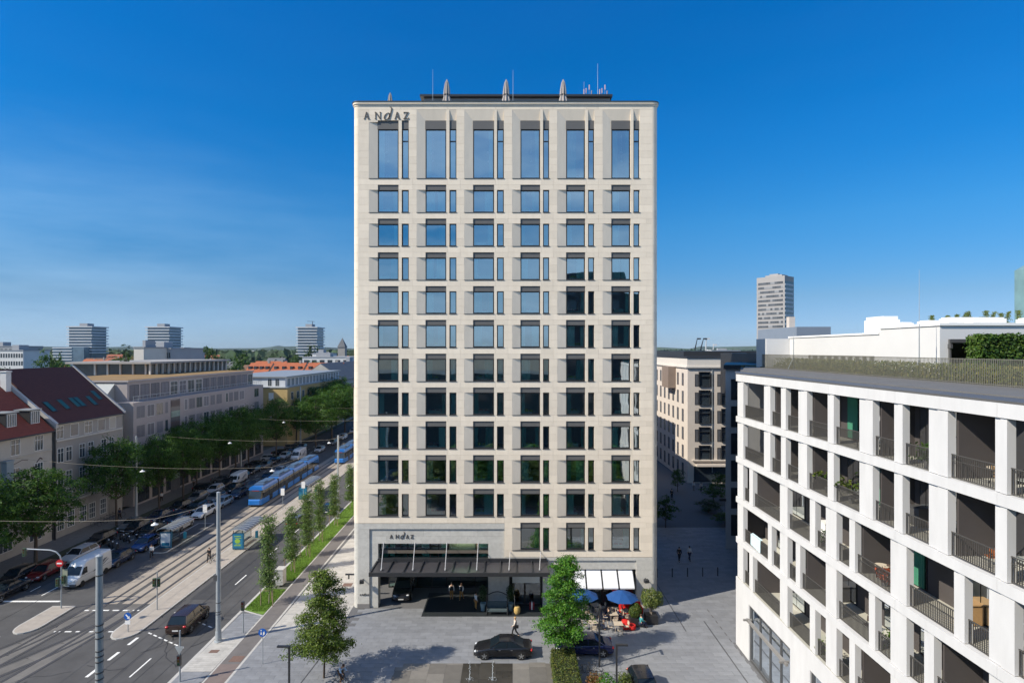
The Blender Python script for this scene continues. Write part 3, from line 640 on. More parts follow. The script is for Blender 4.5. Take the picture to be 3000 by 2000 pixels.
# ------------------------------------------------------------------ the white apartment building on the right
WB = thing('apartment_building', 'white apartment building with rows of deep loggias and dark railings', 'building', (19.6, 50, 0))
X0 = 19.6
wy = lambda px: 33320./(px-1500)         # where a photograph column meets the front plane x = 19.6
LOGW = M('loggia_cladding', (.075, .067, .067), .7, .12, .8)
LOGF = M('loggia_floor', (.42, .41, .36), .85, .12, 1.5)
BGL = glass('balcony_glass', (.5, .6, .6), .10)
GLG = glass('green_glass', (.22, .42, .34), .10)
WPAINT = M('white_precast', (.575, .575, .58), .7, .11, .9, .05, bscale=18, stretch=(1.5, 1.5, .4))
RAILM = M('railing_metal', (.07, .067, .064), .5, .1, 2)
rowA = [(2176, 2232.6), (2254.7, 2284), (2300, 2332.5), (2362, 2420), (2440, 2512.5), (2554, 2613.7), (2641, 2714.7), (2773, 2908), (2946, 3120), (3180, 3400)]
rowB = [(2175.8, 2191.6), (2204, 2279), (2305, 2368), (2386, 2414.6), (2448, 2483), (2502, 2603), (2652.6, 2788), (2822, 2890), (2968, 3120), (3180, 3400)]
rowC = [(2175.8, 2246), (2259, 2279), (2305, 2327), (2342, 2414.6), (2448, 2540), (2561, 2603), (2652.6, 2701), (2732.5, 2890), (2968, 3120), (3180, 3400)]
ROWS = [(19.92, 22.97, rowA), (16.42, 19.43, rowA), (12.92, 15.93, rowB), (9.42, 12.43, rowC), (5.92, 8.93, rowB)]
JY = [50.79, 42.3, 35.95, 29.7, 23.45, 17., 11.]
YN, YEND = 50.79, 11.
for k, (za, zb) in enumerate([(22.97, 23.56), (19.43, 19.92), (15.93, 16.42), (12.43, 12.92), (8.93, 9.42)]):
    for a, b in zip(JY[:-1], JY[1:]):
        q = MB(); q.box(X0, X0+.35, b+.006, a-.006, za, zb); q.build('floor_band', WPAINT, WB)
for r, (z0, z1, row) in enumerate(ROWS):
    ys = [YN]+[v for p in row for v in (wy(p[0]), wy(p[1]))]+[YEND]
    for i in range(0, len(ys), 2):
        a, b = ys[i], ys[i+1]          # a column between two openings, in stepped slabs
        if a-b < .05: continue
        n = 3 if a-b > 1.3 else 2; q = MB()
        for k in range(n): q.box(X0+.05+.05*(n-1-k)+.0005*i, X0+.42, a-(a-b)*k/n, a-(a-b)*(k+1)/n, z0+.03, z1-.03)
        q.build('column', WPAINT, WB)
    q = MB(); q.box(X0+.05, X0+2.3, YEND, YN-.1, z0-.3, z0-.002); q.build('loggia_floor', LOGF, WB)
    q = MB(); q.box(X0+.36, X0+2.3, YEND, YN-.1, z1+.004, z1+.1); q.build('loggia_ceiling', WPAINT, WB)
    for j, p in enumerate(row):
        a, b = wy(p[0]), wy(p[1]); xr = X0+.2
        q = MB(); q.box(xr, xr+.06, b+.01, a-.01, z0+1.06, z0+1.1); q.box(xr+.01, xr+.05, b+.01, a-.01, z0+.06, z0+.09)
        if a-b > 2: q.box(xr+.015, xr+.045, b+.01, a-.01, z0+.80, z0+.82) if (j+r) % 2 else None
        n = max(3, int((a-b)/.115))
        for k in range(n+1): y = b+.03+(a-b-.06)*k/n; q.box(xr+.012, xr+.048, y-.011, y+.011, z0+.09, z0+1.06)
        q.build('railing', RAILM, WB)
        w = a-b; xb = X0+2.3
        if p[0] < 2185 and r < 2: continue
        # glazing in the back wall of the loggia
        ya = b+w*.12; yb_ = a-w*(.35 if w > 2 else .3)
        q = MB(); q.box(xb-.05, xb-.001, ya, yb_, z0+.05, z1-.2); 
        win = q.build('balcony_window', FRAME, WB)
        q = MB(); m_ = (ya+yb_)/2
        for c, d in ((ya+.06, m_-.03), (m_+.03, yb_-.06)): q.quad((xb-.06, c, z0+.14), (xb-.06, d, z0+.14), (xb-.06, d, z1-.28), (xb-.06, c, z1-.28))
        q.build('pane', BGL, win)
        if (j*7+r*3) % 5 == 1 or (r == 4 and j == 7):
            q = MB(); n = 14
            for k in range(n): c = ya+.1+(yb_-ya-.2)*k/n; q.quad((xb-.1+.03*(k % 2), c, z0+.1), (xb-.07-.03*(k % 2), c+(yb_-ya-.2)/n, z0+.1), (xb-.07-.03*(k % 2), c+(yb_-ya-.2)/n, z1-.3), (xb-.1+.03*(k % 2), c, z1-.3))
            q.build('curtain', M('green_curtain', (.045, .20, .125), .85, .2, 2), win)
        if w > 1.6 and j % 2:
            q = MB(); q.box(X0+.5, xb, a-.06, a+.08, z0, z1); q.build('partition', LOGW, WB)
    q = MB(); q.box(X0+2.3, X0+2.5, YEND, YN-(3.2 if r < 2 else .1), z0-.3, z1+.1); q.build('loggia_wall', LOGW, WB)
    if r < 2: continue
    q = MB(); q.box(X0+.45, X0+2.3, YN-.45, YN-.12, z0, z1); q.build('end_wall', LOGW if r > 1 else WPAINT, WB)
# ground storey with shop windows
SHOPS = [(2193.7, 2314.7, 4.6), (2372.5, 2600, 4.7), (2700, 3100, 4.7)]
ys = [YN]+[v for p in SHOPS for v in (wy(p[0]), wy(p[1]))]+[YEND]
q = MB()
for i in range(0, len(ys), 2): q.box(X0, X0+.5, ys[i+1], ys[i], 0, 4.65)
q.box(X0+.001, X0+.5, YEND, YN, 4.65, 5.915); q.build('base_wall', WPAINT, WB)
for a, b, zt_ in SHOPS:
    a, b = wy(a), wy(b); q = MB(); n = 4
    q.box(X0+.1, X0+.35, b, b+.12, 0, zt_); q.box(X0+.1, X0+.35, a-.12, a, 0, zt_); q.box(X0+.1, X0+.35, b+.12, a-.12, zt_-.15, zt_); q.box(X0+.1, X0+.35, b+.12, a-.12, 0, .18)
    for k in range(1, n): y = b+(a-b)*k/n; q.box(X0+.14, X0+.3, y-.05, y+.05, .18, zt_-.15)
    w = q.build('shop_window', ANTH, WB)
    for k in range(n): y = b+(a-b)*k/n; q = MB(); q.quad((X0+.22, y+.05, .18), (X0+.22, y+(a-b)/n-.05, .18), (X0+.22, y+(a-b)/n-.05, zt_-.15), (X0+.22, y+.05, zt_-.15)); q.build('pane', GLG, w)
    q = MB(); q.box(X0+2.5, X0+2.6, b-.5, a+.5, 0, 5); q.build('shop_back', GREEN, w)
    q = MB(); q.box(X0-.28, X0-.08, b+.1, a-.1, 3.35, 3.55); q.box(X0-.6, X0+.1, a-.42, a-.3, 3.45, 3.6); q.box(X0-.6, X0+.1, b+.3, b+.42, 3.45, 3.6); q.build('awning_box', M('awning_grey', (.22, .21, .2), .6, .1, 2), w)
# roof, parapet coping, terrace
ROOFM = M('roof_membrane', (.11, .11, .11), .85, .15, .5, .06, bscale=12)
q = MB(); pl = [(X0+.3, YEND), (62, YEND), (62, 72), (28.4, 72), (X0+.3, YN-.1)]; q.prism(pl, 23.2, 23.55); q.prism([(X0+2.6, YEND+.1), (61.9, YEND+.1), (61.9, 71.9), (28.6, 71.9), (X0+2.6, YN+3.5)], 1, 23.1); q.build('roof', ROOFM, WB)
q = MB(); q.prism([(X0+.02, YEND), (X0+1.7, YEND), (X0+1.7, 53.), (X0+1.4, 54.6), (X0+.02, YN)], 23.562, 23.66); q.build('coping', M('coping_metal', (.115, .113, .112), .5, .1, .7, metal=.2), WB)
q = MB(); q.prism([(X0+1.75, YEND), (26.6, YEND), (28.6, 71), (X0+1.75, 54)], 23.555, 23.72); q.build('gravel_edge', M('grey_roof_edge', (.13, .128, .126), .85, .12, .6, .1, bscale=25), WB)
q = MB(); q.prism([(26.2, YEND), (61, YEND), (61, 71.5), (28.2, 71.5)], 23.556, 23.80); q.build('roof_garden', M('roof_soil', (.075, .08, .04), .95, .5, 1), WB)
fe = thing('roof_fence', 'long roof terrace fence of thin vertical grey bars on the white building', 'fence', (26, 40, 23.7))
a, b = Vector((25.55, 16)), Vector((28.0, 65)); L0 = (b-a).length; n = int(L0/.13)
q = MB()
for k in range(n+1):
    p = a+(b-a)*(k/n); q.box(p.x-.012, p.x+.012, p.y-.018, p.y+.018, 23.7, 25.2)
FEN = M('fence_bars', (.17, .165, .14), .55, .2, 2, metal=.2)
tagk(q.build('bars', FEN, fe), 'stuff')
for z in (23.8, 25.16): q = MB(); q.tube((a.x, a.y, z), (b.x, b.y, z), .025, n=4); q.build('rail', FEN, fe)
f2 = thing('rear_roof_fence', 'shorter fence of thin bars in front of the white penthouse wall', 'fence', (30, 54, 23.7)); q = MB(); n = 90
for k in range(n+1): y = 47.8+10.5*k/n; q.box(29.8, 29.83, y-.018, y+.018, 23.8, 25.15)
q.box(29.79, 29.84, 47.8, 58.3, 25.12, 25.17); tagk(q.build('bars', FEN, f2), 'stuff')
# penthouse
PH = thing('penthouse', 'white rendered penthouse with stepped roof on the apartment building terrace', 'building', (35, 50, 23.8))
q = MB(); q.box(30.6, 60, 41.5, 48.2, 23.8, 27.42); q.box(30.6, 60, 48.2, 64, 23.8, 26.98); q.build('wall', RENDER_W, PH)
q = MB(); q.box(30.5, 60.1, 41.38, 48.3, 27.42, 27.62); q.build('coping', WHITE, PH); q = MB(); q.box(30.5, 60.1, 48.32, 64.1, 26.98, 27.14); q.build('coping', WHITE, PH)
for (x, y, w, d, z, h) in [(31.6, 49.6, 1.4, 2.6, 27.1, 1.4), (33.2, 43.4, 1.8, 1.0, 27.6, .5), (32.4, 45, 1, 1.4, 27.6, .35), (34.6, 42.4, 2.4, .8, 27.6, .45), (31.6, 46.6, .9, .6, 27.6, .3), (39., 42.6, 3, 1.2, 27.6, .42)]:
    q = MB(); q.box(x-w/2, x+w/2, y-d/2, y+d/2, z, z+h*.8); q.box(x-w/2+.1, x+w/2-.1, y-d/2+.1, y+d/2-.1, z+h*.8, z+h); q.build('roof_hood', WHITE, PH)
x0, x1 = (2778-1500)*41.5/F, (2990-1500)*41.5/F
q = MB(); q.box(x0, x1, 41.32, 41.49, 23.85, 26.45); w = q.build('terrace_window', ANTH, PH)
q = MB(); q.quad((x0+.08, 41.31, 23.9), (x1-.08, 41.31, 23.9), (x1-.08, 41.31, 26.2), (x0+.08, 41.31, 26.2)); q.build('pane', glass('terrace_glass', (.2, .22, .2), .25), w)
q = MB(); q.box(31.15, 31.3, 41.2, 41.5, 25.8, 26.1); q.build('wall_lamp', ANTH, PH)
q = MB(); q.box(28.0, 32, 63.9, 66.5, 23.6, 26.9); q.build('side_wing', RENDER_W, PH)
for px, lab in ((2693, 'tall thin lightning rod rising from the white building terrace'), (2325, 'thin silver lightning rod at the left end of the terrace fence')):
    Y = 41 if px > 2500 else 57; x = (px-1500)*Y/F; z = H-((790 if px > 2500 else 985)-1024)*Y/F
    q = MB(); q.tube((x, Y, 23.8), (x, Y, min(z, 26.9) if px < 2500 else 27.5), .045, .035, n=6); q.tube((x, Y, 27.5 if px > 2500 else 26.8), (x, Y, z if px > 2500 else 27.4), .02, .008, n=5); 
    for s in (-.55, .55): q.tube((x, Y, 25.0), (x+s, Y, 23.8), .02, n=4)
    tag(q.build('lightning_rod', GALV, at=(x, Y, 23.8)), lab, 'lightning rod')
LEAF = M('leaf_green', (.055, .115, .018), .6, .25, .5, isl=.45, transl=.32, sat=.05, spec=.3)
LEAFD = M('leaf_dark_green', (.026, .062, .016), .6, .25, .5, isl=.45, transl=.28, sat=.05, spec=.3)
LEAFY = M('leaf_yellow_green', (.075, .115, .018), .6, .25, .5, isl=.4, transl=.3, sat=.08, spec=.3)
def boxleaves(x0, x1, y0, y1, z0, z1, n, size, jit=.12):
    f = RNG.integers(0, 4, n); u, v = RNG.random(n), RNG.random(n); C = np.stack([x0+(x1-x0)*u, y0+(y1-y0)*v, z0+(z1-z0)*RNG.random(n)], 1); N = np.zeros((n, 3))
    C[f == 0, 2] = z1; N[f == 0] = (0, 0, 1); C[f == 1, 1] = y0; N[f == 1] = (0, -1, .4); C[f == 2, 0] = x0; N[f == 2] = (-1, 0, .4); C[f == 3, 0] = x1; N[f == 3] = (1, 0, .4)
    return C+RNG.normal(0, jit, (n, 3)), N
hx0, hx1 = 31.75, (3060-1500)*39.2/F
he = thing('terrace_hedge', 'dense dark green beech hedge on the roof terrace before the penthouse', 'hedge', (33, 39.5, 23.8))
C, N = boxleaves(hx0, hx1, 39.2, 40.4, 24.2, 26.55, 5200, .22, .10); link('leaves', leaf_mesh('leaves', C-np.array([33, 39.5, 23.8]), N, .24, M('hedge_leaf', (.05, .105, .012), .55, .25, .6, isl=.4, transl=.25, sat=.05)), he)
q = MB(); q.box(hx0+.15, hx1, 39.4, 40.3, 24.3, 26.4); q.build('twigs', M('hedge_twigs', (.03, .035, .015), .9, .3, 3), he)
gr = RNG.uniform(0, 1, 9000); Yg = 27+36*RNG.random(9000)
Xg = 26.3+.055*(Yg-27)+3.4*gr*(.5+.5*RNG.random(9000)); Cg = np.stack([Xg, Yg, 23.85+.95*RNG.random(9000)**1.6], 1)
o = link('terrace_plants', leaf_mesh('terrace_plants', Cg, np.tile([[-.5, -.8, .4]], (9000, 1)), .30, M('dry_meadow', (.13, .15, .035), .85, .3, .25, isl=.45, transl=.2, sat=.12), .25), None); o['kind'] = 'stuff'
# tufts of tall grass on the penthouse roof
for k, px in enumerate([2732, 2768, 2806, 2822, 2838, 2866, 2890, 2905, 2936, 2948, 2985]):
    Y = 45; x = (px-1500)*Y/F; n = 240; hh = .55+.75*random.random()
    t = RNG.random(n); C = np.stack([x+RNG.normal(0, .10, n)*(1.1-t)+.25*t*t*(1 if k % 2 else -.3), Y+RNG.normal(0, .12, n), 27.6+hh*t], 1)
    o = link('roof_grass', leaf_mesh('roof_grass', C-np.array([x, Y, 27.6]), np.tile([[0, -1, .2]], (n, 1)), .2, M('reed_green', (.13, .17, .04), .8, .2, 2, isl=.3, transl=.25), .22), None, (x, Y, 27.6), at=(x, Y, 27.6))
    tag(o, 'tuft of tall green grass growing on the white penthouse roof', 'grass tuft', 'grass tufts on the penthouse roof')
# things on the loggias
def potplant(x, y, z, lab, mat, kind='palm', h=1.6):
    t = thing('potted_plant', lab, 'plant', (x, y, z)); q = MB(); q.lathe([(.14, 0), (.2, .35), (.21, .38), (.17, .38)], 10, (x, y, z)); q.build('pot', M('pot_grey', (.16, .16, .16), .7, .1, 3), t)
    n = 160; tt = RNG.random(n)
    if kind == 'cypress': C = np.stack([x+RNG.normal(0, .10, n)*(1.1-tt), y+RNG.normal(0, .10, n)*(1.1-tt), z+.35+h*tt], 1); N = RNG.normal(0, 1, (n, 3)); s = .16
    elif kind == 'palm':
        a = RNG.integers(0, 11, n)*.571; r = .15+.75*tt; C = np.stack([x+r*np.cos(a), y+r*np.sin(a), z+.7+.55*np.sin(tt*2.6)], 1); N = np.tile([[0, 0, 1.]], (n, 1)); s = .22
    else: C = np.stack([x+RNG.normal(0, .2, n), y+RNG.normal(0, .35, n), z+.3+h*tt*.6], 1); N = RNG.normal(0, 1, (n, 3)); s = .2
    link('leaves', leaf_mesh('leaves', C-np.array([x, y, z]), N, s, mat), t); return t
yv = lambda px: wy(px)
potplant(X0+.9, yv(2385), 16.42, 'palm with arching green fronds behind a dark railing of the white building', LEAFY, 'palm', 1.4)
potplant(X0+.8, yv(2400), 16.42, 'slim green cypress in a pot beside the balcony palm', LEAF, 'cypress', 2.2)
potplant(X0+.8, yv(2496), 16.42, 'tall slim cactus-like green plant on a balcony with a clothes airer', LEAFY, 'cypress', 2.0)
potplant(X0+.9, yv(2450), 16.42, 'yellow-green palm fronds peeping past a white balcony column', LEAFY, 'palm', 1.2)
RED = M('rust_leaf', (.33, .07, .03), .7, .3, 3, isl=.4, transl=.3)
potplant(X0+.55, yv(2674), 9.42-3.5, 'rust red shrub growing through a balcony railing', RED, 'bush', 2.4)
potplant(X0+.6, yv(2560), 12.92, 'low reddish brown plant along the inside of a balcony railing', RED, 'bush', 1.)
potplant(X0+.6, yv(2404), 5.92, 'bright green grassy plant filling a narrow balcony near the shop window', LEAFY, 'bush', 1.6)
potplant(X0+.7, yv(2585), 9.42, 'leafy green plant on a narrow balcony with glass side', LEAF, 'bush', 1.6)
tw = MB(); ya, yb_ = wy(2194), wy(2222); n = 8
for k in range(n):
    a, b = ya+(yb_-ya)*k/n, ya+(yb_-ya)*(k+1)/n; zz = .02*(k % 2)
    tw.add([(X0+.15-zz, a, 10.5), (X0+.15+zz-.02, b, 10.5), (X0+.14+zz-.02, b, 9.62-.1*k/n), (X0+.14-zz, a, 9.62-.1*k/n), (X0+.35, a, 10.55), (X0+.35, b, 10.55)], [(0, 1, 2, 3), (4, 5, 1, 0)])
tag(tw.build('towel', M('pale_blue_towel', (.55, .72, .78), .9, .08, 4), at=(X0, 47, 9.5)), 'pale blue towel hung over a balcony railing of the white building', 'towel')
def table(x, y, z, lab):
    t = thing('balcony_table', lab, 'table', (x, y, z)); q = MB(); q.lathe([(.0, .70), (.38, .70), (.38, .74), (0, .74)], 14, (x, y, z)); q.build('table_top', M('pale_wood', (.55, .48, .38), .6, .15, 4), t)
    for k in range(3): a = 2.1*k; q = MB(); q.tube((x+.1*math.cos(a), y+.1*math.sin(a), z+.7), (x+.3*math.cos(a), y+.3*math.sin(a), z), .018, n=5); q.build('leg', DARKM, t)
TWD_ = M('pale_teak', (.50, .42, .33), .6, .2, 4)
WOOD = M('warm_wood', (.42, .26, .12), .55, .2, 5, stretch=(1, 6, 1))
def chair(name, lab, x, y, z, rz, mat, grp=None, proto={}):
    t = thing(name, lab, 'chair', (0, 0, 0), 0, grp); q = MB(); q.box(-.22, .22, -.21, .21, .43, .46); q.build('seat', mat, t); q = MB(); q.obox((0, .22, .72), (.42, .025, .3), 0, -.15); q.build('backrest', mat, t)
    for sx_ in (-.19, .19):
        for sy_ in (-.18, .18): q = MB(); q.tube((sx_, sy_, 0), (sx_, sy_+(.05 if sy_ > 0 else 0), .43 if sy_ < 0 else .82), .016, n=5); q.build('leg', DARKM, t)
    index_kids(t); t.location = (x, y, z); t.rotation_euler = (0, 0, rz); return t
table(X0+1.1, yv(2526), 12.92, 'round pale table on a wide balcony with a rust plant')
table(X0+1.2, yv(2840), 19.92, 'round pale table on the top right balcony')
chair('balcony_chair', 'brown wooden chair on the top right balcony', X0+.9, yv(2868), 19.92, 1.2, WOOD)
chair('balcony_chair', 'dark wicker chair beside the round table on a wide balcony', X0+1.2, yv(2540), 12.92, -1, M('dark_wicker', (.06, .04, .03), .8, .2, 9))
chair('balcony_chair', 'orange brown seat on the balcony with the blue towel', X0+.8, wy(2238), 9.42, .5, M('orange_cloth', (.5, .14, .03), .8, .1, 3))
on = ['top', 'second', 'third', 'fourth', 'lowest']; oj = ['first', 'second', 'third', 'fourth', 'fifth', 'sixth', 'seventh', 'eighth', 'ninth', 'tenth']
for r, j, kind in [(0, 4, 'chair'), (0, 6, 'bush'), (0, 8, 'chair'), (1, 7, 'chair'), (1, 5, 'box'), (1, 8, 'bush'), (2, 6, 'box'), (2, 3, 'bush'), (2, 8, 'chair'), (3, 4, 'chair'), (3, 7, 'bush'), (3, 3, 'box'), (4, 3, 'chair'), (4, 5, 'box'), (4, 7, 'chair'), (4, 6, 'bush'), (2, 2, 'box'), (1, 6, 'chair')]:
    z0, z1, row = ROWS[r]; ya, yb_ = wy(row[j][1]), wy(row[j][0]); yc = ya+(yb_-ya)*.45; where = 'on the %s loggia row, %s opening from the alley' % (on[r], oj[j])
    if kind == 'chair': chair('balcony_chair', ['pale slatted chair ', 'dark wicker chair ', 'orange seat '][(r+j) % 3]+where, X0+.95, yc, z0, j*1.3, [TWD_, M('dark_wicker', (.06, .04, .03)), M('orange_cloth', (.5, .14, .03))][(r+j) % 3])
    elif kind == 'bush': potplant(X0+.65, yc, z0, 'leafy potted plant '+where, [LEAF, LEAFY, LEAFD][(r+j) % 3], 'bush', 1.5)
    else:
        t = thing('balcony_cabinet', ['grey storage cabinet ', 'white storage cabinet ', 'wooden chest '][(r+j) % 3]+where, 'cabinet', (X0+1.8, yc, z0)); q = MB(); q.box(X0+1.6, X0+2.2, yc-.45, yc+.45, z0+.05, z0+.95); q.build('body', [ANTH, WHITE, WOOD][(r+j) % 3], t); q = MB(); q.box(X0+1.56, X0+2.24, yc-.49, yc+.49, z0+.95, z0+1.0); q.build('top', [ANTH, WHITE, WOOD][(r+j) % 3], t)
# ------------------------------------------------------------------ beige block and shaded block beyond the alley
def winpart(parent, p, ux, w, h, mat_f, mat_g, depth=.12, bars=(1, 0), proud=.02, fw=.07):
    """a framed window flat on a wall; p lower left corner, ux unit direction along the wall, outward normal n = ux turned -90 deg"""
    ux = Vector((ux[0], ux[1], 0)); n = Vector((ux.y, -ux.x, 0)); p = Vector(p); q = MB(); up = Vector((0, 0, 1))
    def slab(a0, a1, b0, b1, d0, d1):
        vs = [p+ux*a+up*b+n*d for d in (d0, d1) for a, b in ((a0, b0), (a1, b0), (a1, b1), (a0, b1))]
        q.add(vs, [(3, 2, 1, 0), (4, 5, 6, 7), (0, 1, 5, 4), (1, 2, 6, 5), (2, 3, 7, 6), (3, 0, 4, 7)])
    slab(0, fw, 0, h, -depth, proud); slab(w-fw, w, 0, h, -depth, proud); slab(fw, w-fw, 0, fw, -depth, proud); slab(fw, w-fw, h-fw, h, -depth, proud)
    for k in range(bars[0]): a = w*(k+1)/(bars[0]+1); slab(a-fw*.4, a+fw*.4, fw, h-fw, -depth, proud-.01)
    for k in range(bars[1]): b = h*(.68 if bars[1] == 1 else (k+1)/(bars[1]+1)); slab(fw, w-fw, b-fw*.4, b+fw*.4, -depth, proud-.012)
    o = q.build('window', mat_f, parent); q = MB()
    q.quad(*[p+ux*a+up*b+n*.004 for a, b in ((fw, fw), (w-fw, fw), (w-fw, h-fw), (fw, h-fw))]); q.build('pane', mat_g, o); return o
GDARK = M('dark_window_glass', (.03, .04, .05), .08, .5, .6, spec=1.)
GDARK2 = M('grey_blind_glass', (.10, .105, .12), .25, .35, .8, spec=.7)
BEIGE = M('beige_stone', (.58, .52, .465), .8, .1, 1., .06, bscale=12)
BG = thing('beige_office_block', 'beige stone block with rows of dark square bay windows beyond the shaded alley', 'building', (33, 112, 0))
bx, by, bz = 33.9, 112., 23.4
q = MB(); q.box(bx, 75, by, 175, 0, bz); q.build('wall', BEIGE, BG)
q = MB(); q.box(bx-.35, 75, by-.35, 175, bz-1.2, bz-.9); q.box(bx-.12, 75, by-.12, 175, bz-.9, bz+.7); q.build('cornice', M('pale_cornice', (.6, .56, .51), .8, .08, 1), BG)
q = MB(); q.box(bx-.3, 75, by-.3, 175, bz+.7, bz+.95); q.box(bx+1, 60, by+6, 150, bz+.95, bz+2.0); q.build('roof_edge', DARKM, BG)
for r in range(6):
    z = 18.6-3.55*r
    if r < 5:
        for px, w in ((2052, 2.2), (2117.5, 2.2), (2185, 2.2)):
            x = (px-1500)*by/F-.35
            winpart(BG, (x, by, z), (1, 0), w, 2.85, DARKM, GDARK, .1, (0, 1), .28); winpart(BG, (x-.72, by, z), (1, 0), .68, 2.4, DARKM, GDARK2, .1, (0, 0), .03); winpart(BG, (x+w+.08, by, z), (1, 0), .62, 2.4, DARKM, GDARK2, .1, (0, 0), .03)
    for k in range(10):
        y = by+2.6+3.4*k; winpart(BG, (bx, y+1.2, z), (0, -1), 1.3, 2.5, M('brown_frame', (.09, .06, .05), .6, .1, 2), GDARK2, .1, (0, 0), .03)
q = MB(); q.box(bx-1.6, bx-.001, by+8, by+13, 17.8, 22.2); q.build('bay', M('brown_bay', (.22, .17, .14), .6, .1, 1), BG)
q = MB(); q.tube((bx+4.7, by-.1, 2), (bx+4.7, by-.1, bz-1.2), .08); q.build('rain_pipe', GALV, BG)
q = MB(); q.box(bx+1.5, 50, by-.9, by-.01, 3.3, 3.7); q.box(bx+.8, 50, by-.5, by-.01, 4.3, 4.5); q.build('porch_roof', BEIGE, BG)
q = MB(); q.box(bx+1.2, 46, by-.06, by-.01, .2, 3.25); q.build('shop_front', GDARK, BG)
SB = thing('shaded_block', 'shaded grey stone block squeezed between the alley and the white building', 'building', (28, 75, 0))
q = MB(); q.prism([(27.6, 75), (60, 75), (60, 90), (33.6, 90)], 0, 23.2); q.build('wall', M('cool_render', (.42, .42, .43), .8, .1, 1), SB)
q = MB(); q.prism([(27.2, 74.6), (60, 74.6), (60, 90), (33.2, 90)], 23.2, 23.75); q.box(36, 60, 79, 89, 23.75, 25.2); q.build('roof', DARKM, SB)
for r in range(6):
    z = 19.2-3.5*r
    for k in range(3): winpart(SB, (28.3+2.6*k, 75, z), (1, 0), 1.5, 2.7, DARKM, GDARK, .1, (0, 0), .03)
q = MB(); q.box(26.8, 27.6, 74.8, 75.1, 6.2, 6.5); q.build('bracket', DARKM, SB)
RBk = thing('rear_block', 'stone block right behind the hotel tower that shades the alley', 'building', (0, 120, 0))
q = MB(); q.box(-24, 15.5, 88, 112, 0, 20); q.box(-27, 15.5, 112, 170, 0, 26); q.build('wall', BEIGE, RBk); q = MB(); q.box(-24.3, 15.8, 87.8, 111.9, 20, 20.4); q.box(-27.3, 15.8, 111.9, 170, 26, 26.4); q.build('roof', DARKM, RBk)
for r in range(6):
    for k in range(12): winpart(RBk, (15.5, 90+5*k, 1.5+3.1*r), (0, 1), 1.6, 2.1, DARKM, GDARK, .1, (0, 0), .03)
# far towers on the right
TW = thing('grey_tower', 'tall grey office tower with banded windows on the right skyline', 'tower', (0, 0, 0))
x0, x1, y0, y1 = -22.5, 0., 0., 15.6; zt_ = H+223*450/F-1.5
TG = M('grey_tower_panel', (.31, .30, .30), .75, .1, .15); TGl = M('tower_band_glass', (.075, .085, .10), .4, .3, .12, spec=.4, isl=.25); TBd = M('pale_band', (.24, .25, .27), .7, .15, .5)
q = MB(); q.box(x0, x1, y0, y1, 0, zt_); q.build('wall', TG, TW)
q = MB(); q.box(x0+5, x1-4, y0+4, y1-2, zt_, zt_+1.6); q.box(x0+8, x0+15, y0+5, y0+8, zt_+1.6, zt_+2.6); q.build('roof_plant', TG, TW)
rq = random.Random(4)
for r in range(22):
    z = zt_-6-3.42*r; q = MB(); n = 12; q2 = MB()
    for k in range(n):
        a, b = x0+1.2+(x1-x0-2.4)*k/n, x0+1.2+(x1-x0-2.4)*(k+1)/n-.1
        (q if rq.random() < .78 else q2).box(a, b, y0-.12, y0-.01, z, z+1.7)
    tagk(q.build('window_band', TGl, TW), 'stuff'); q2.v and tagk(q2.build('blind_band', TBd, TW), 'stuff')
    q = MB(); q.box(x0+.8, x1-.6, y0-.16, y0-.02, z-.35, z-.1); q.build('ledge', TG, TW)
    q = MB(); q.box(x1, x1+.3, y0+.3, y1-.3, z-1.5, z-.1); q.build('side_band', M('pale_blue_band', (.42, .47, .52), .6, .1, 1), TW)
    q = MB(); q.box(x1, x1+.1, y0+.3, y1-.3, z-.1, z+1.9); q.build('side_glass', GDARK, TW)
TW.location = (211.5, 450, 0); TW.rotation_euler = (0, 0, R(-50))
T2 = thing('glass_tower', 'teal glass office tower at the right edge of the skyline', 'tower', (360, 420, 0))
Y = 415; x0 = (2972-1500)*(Y+25)/F; zt_ = H+245*Y/F
q = MB(); q.box(x0, x0+30, Y, Y+25, 0, zt_); q.add([(x0, Y, zt_), (x0+30, Y, zt_), (x0+30, Y+25, zt_), (x0, Y+25, zt_), (x0+15, Y+12, zt_+13)], [(0, 1, 4), (1, 2, 4), (2, 3, 4), (3, 0, 4)]); q.build('glass_wall', M('teal_glass', (.16, .27, .28), .2, .3, .1, spec=.9), T2)
for r in range(16):
    z = zt_-3-3.9*r; q = MB(); q.box(x0-.2, x0+30.2, Y-.25, Y-.02, z, z+.5); q.build('floor_edge', M('dark_teal', (.04, .08, .09), .4, .1, 1), T2)
    if r in (1, 9): 
        for k in range(10): q = MB(); q.box(x0+.6+2.9*k, x0+2.6+2.9*k, Y-.2, Y-.03, z-2.4, z-.2); q.build('dark_panel', DARKM, T2)
bl = thing('blue_plant_room', 'flat blue-grey roof structure with a small chimney behind the penthouse', 'building', (45, 95, 0))
q = MB(); q.box((2334-1500)*95/F, (2434-1500)*95/F, 95, 110, 20, H+(1024-957)*95/F); q.build('wall', M('blue_grey_panel', (.20, .24, .30), .6, .08, .5), bl)
q = MB(); q.box(47.3, 48.3, 99, 100, 29, 31.3); q.build('chimney', BEIGE, bl)
dk = MB(); dk.box((2206-1500)*90/F, (2330-1500)*90/F, 90, 104, 18, H-(1035-1024)*90/F); tag(dk.build('dark_roof_block', DARKM, at=(40, 90, 18)), 'low dark roof block between the grey tower and the terrace fence', 'building')
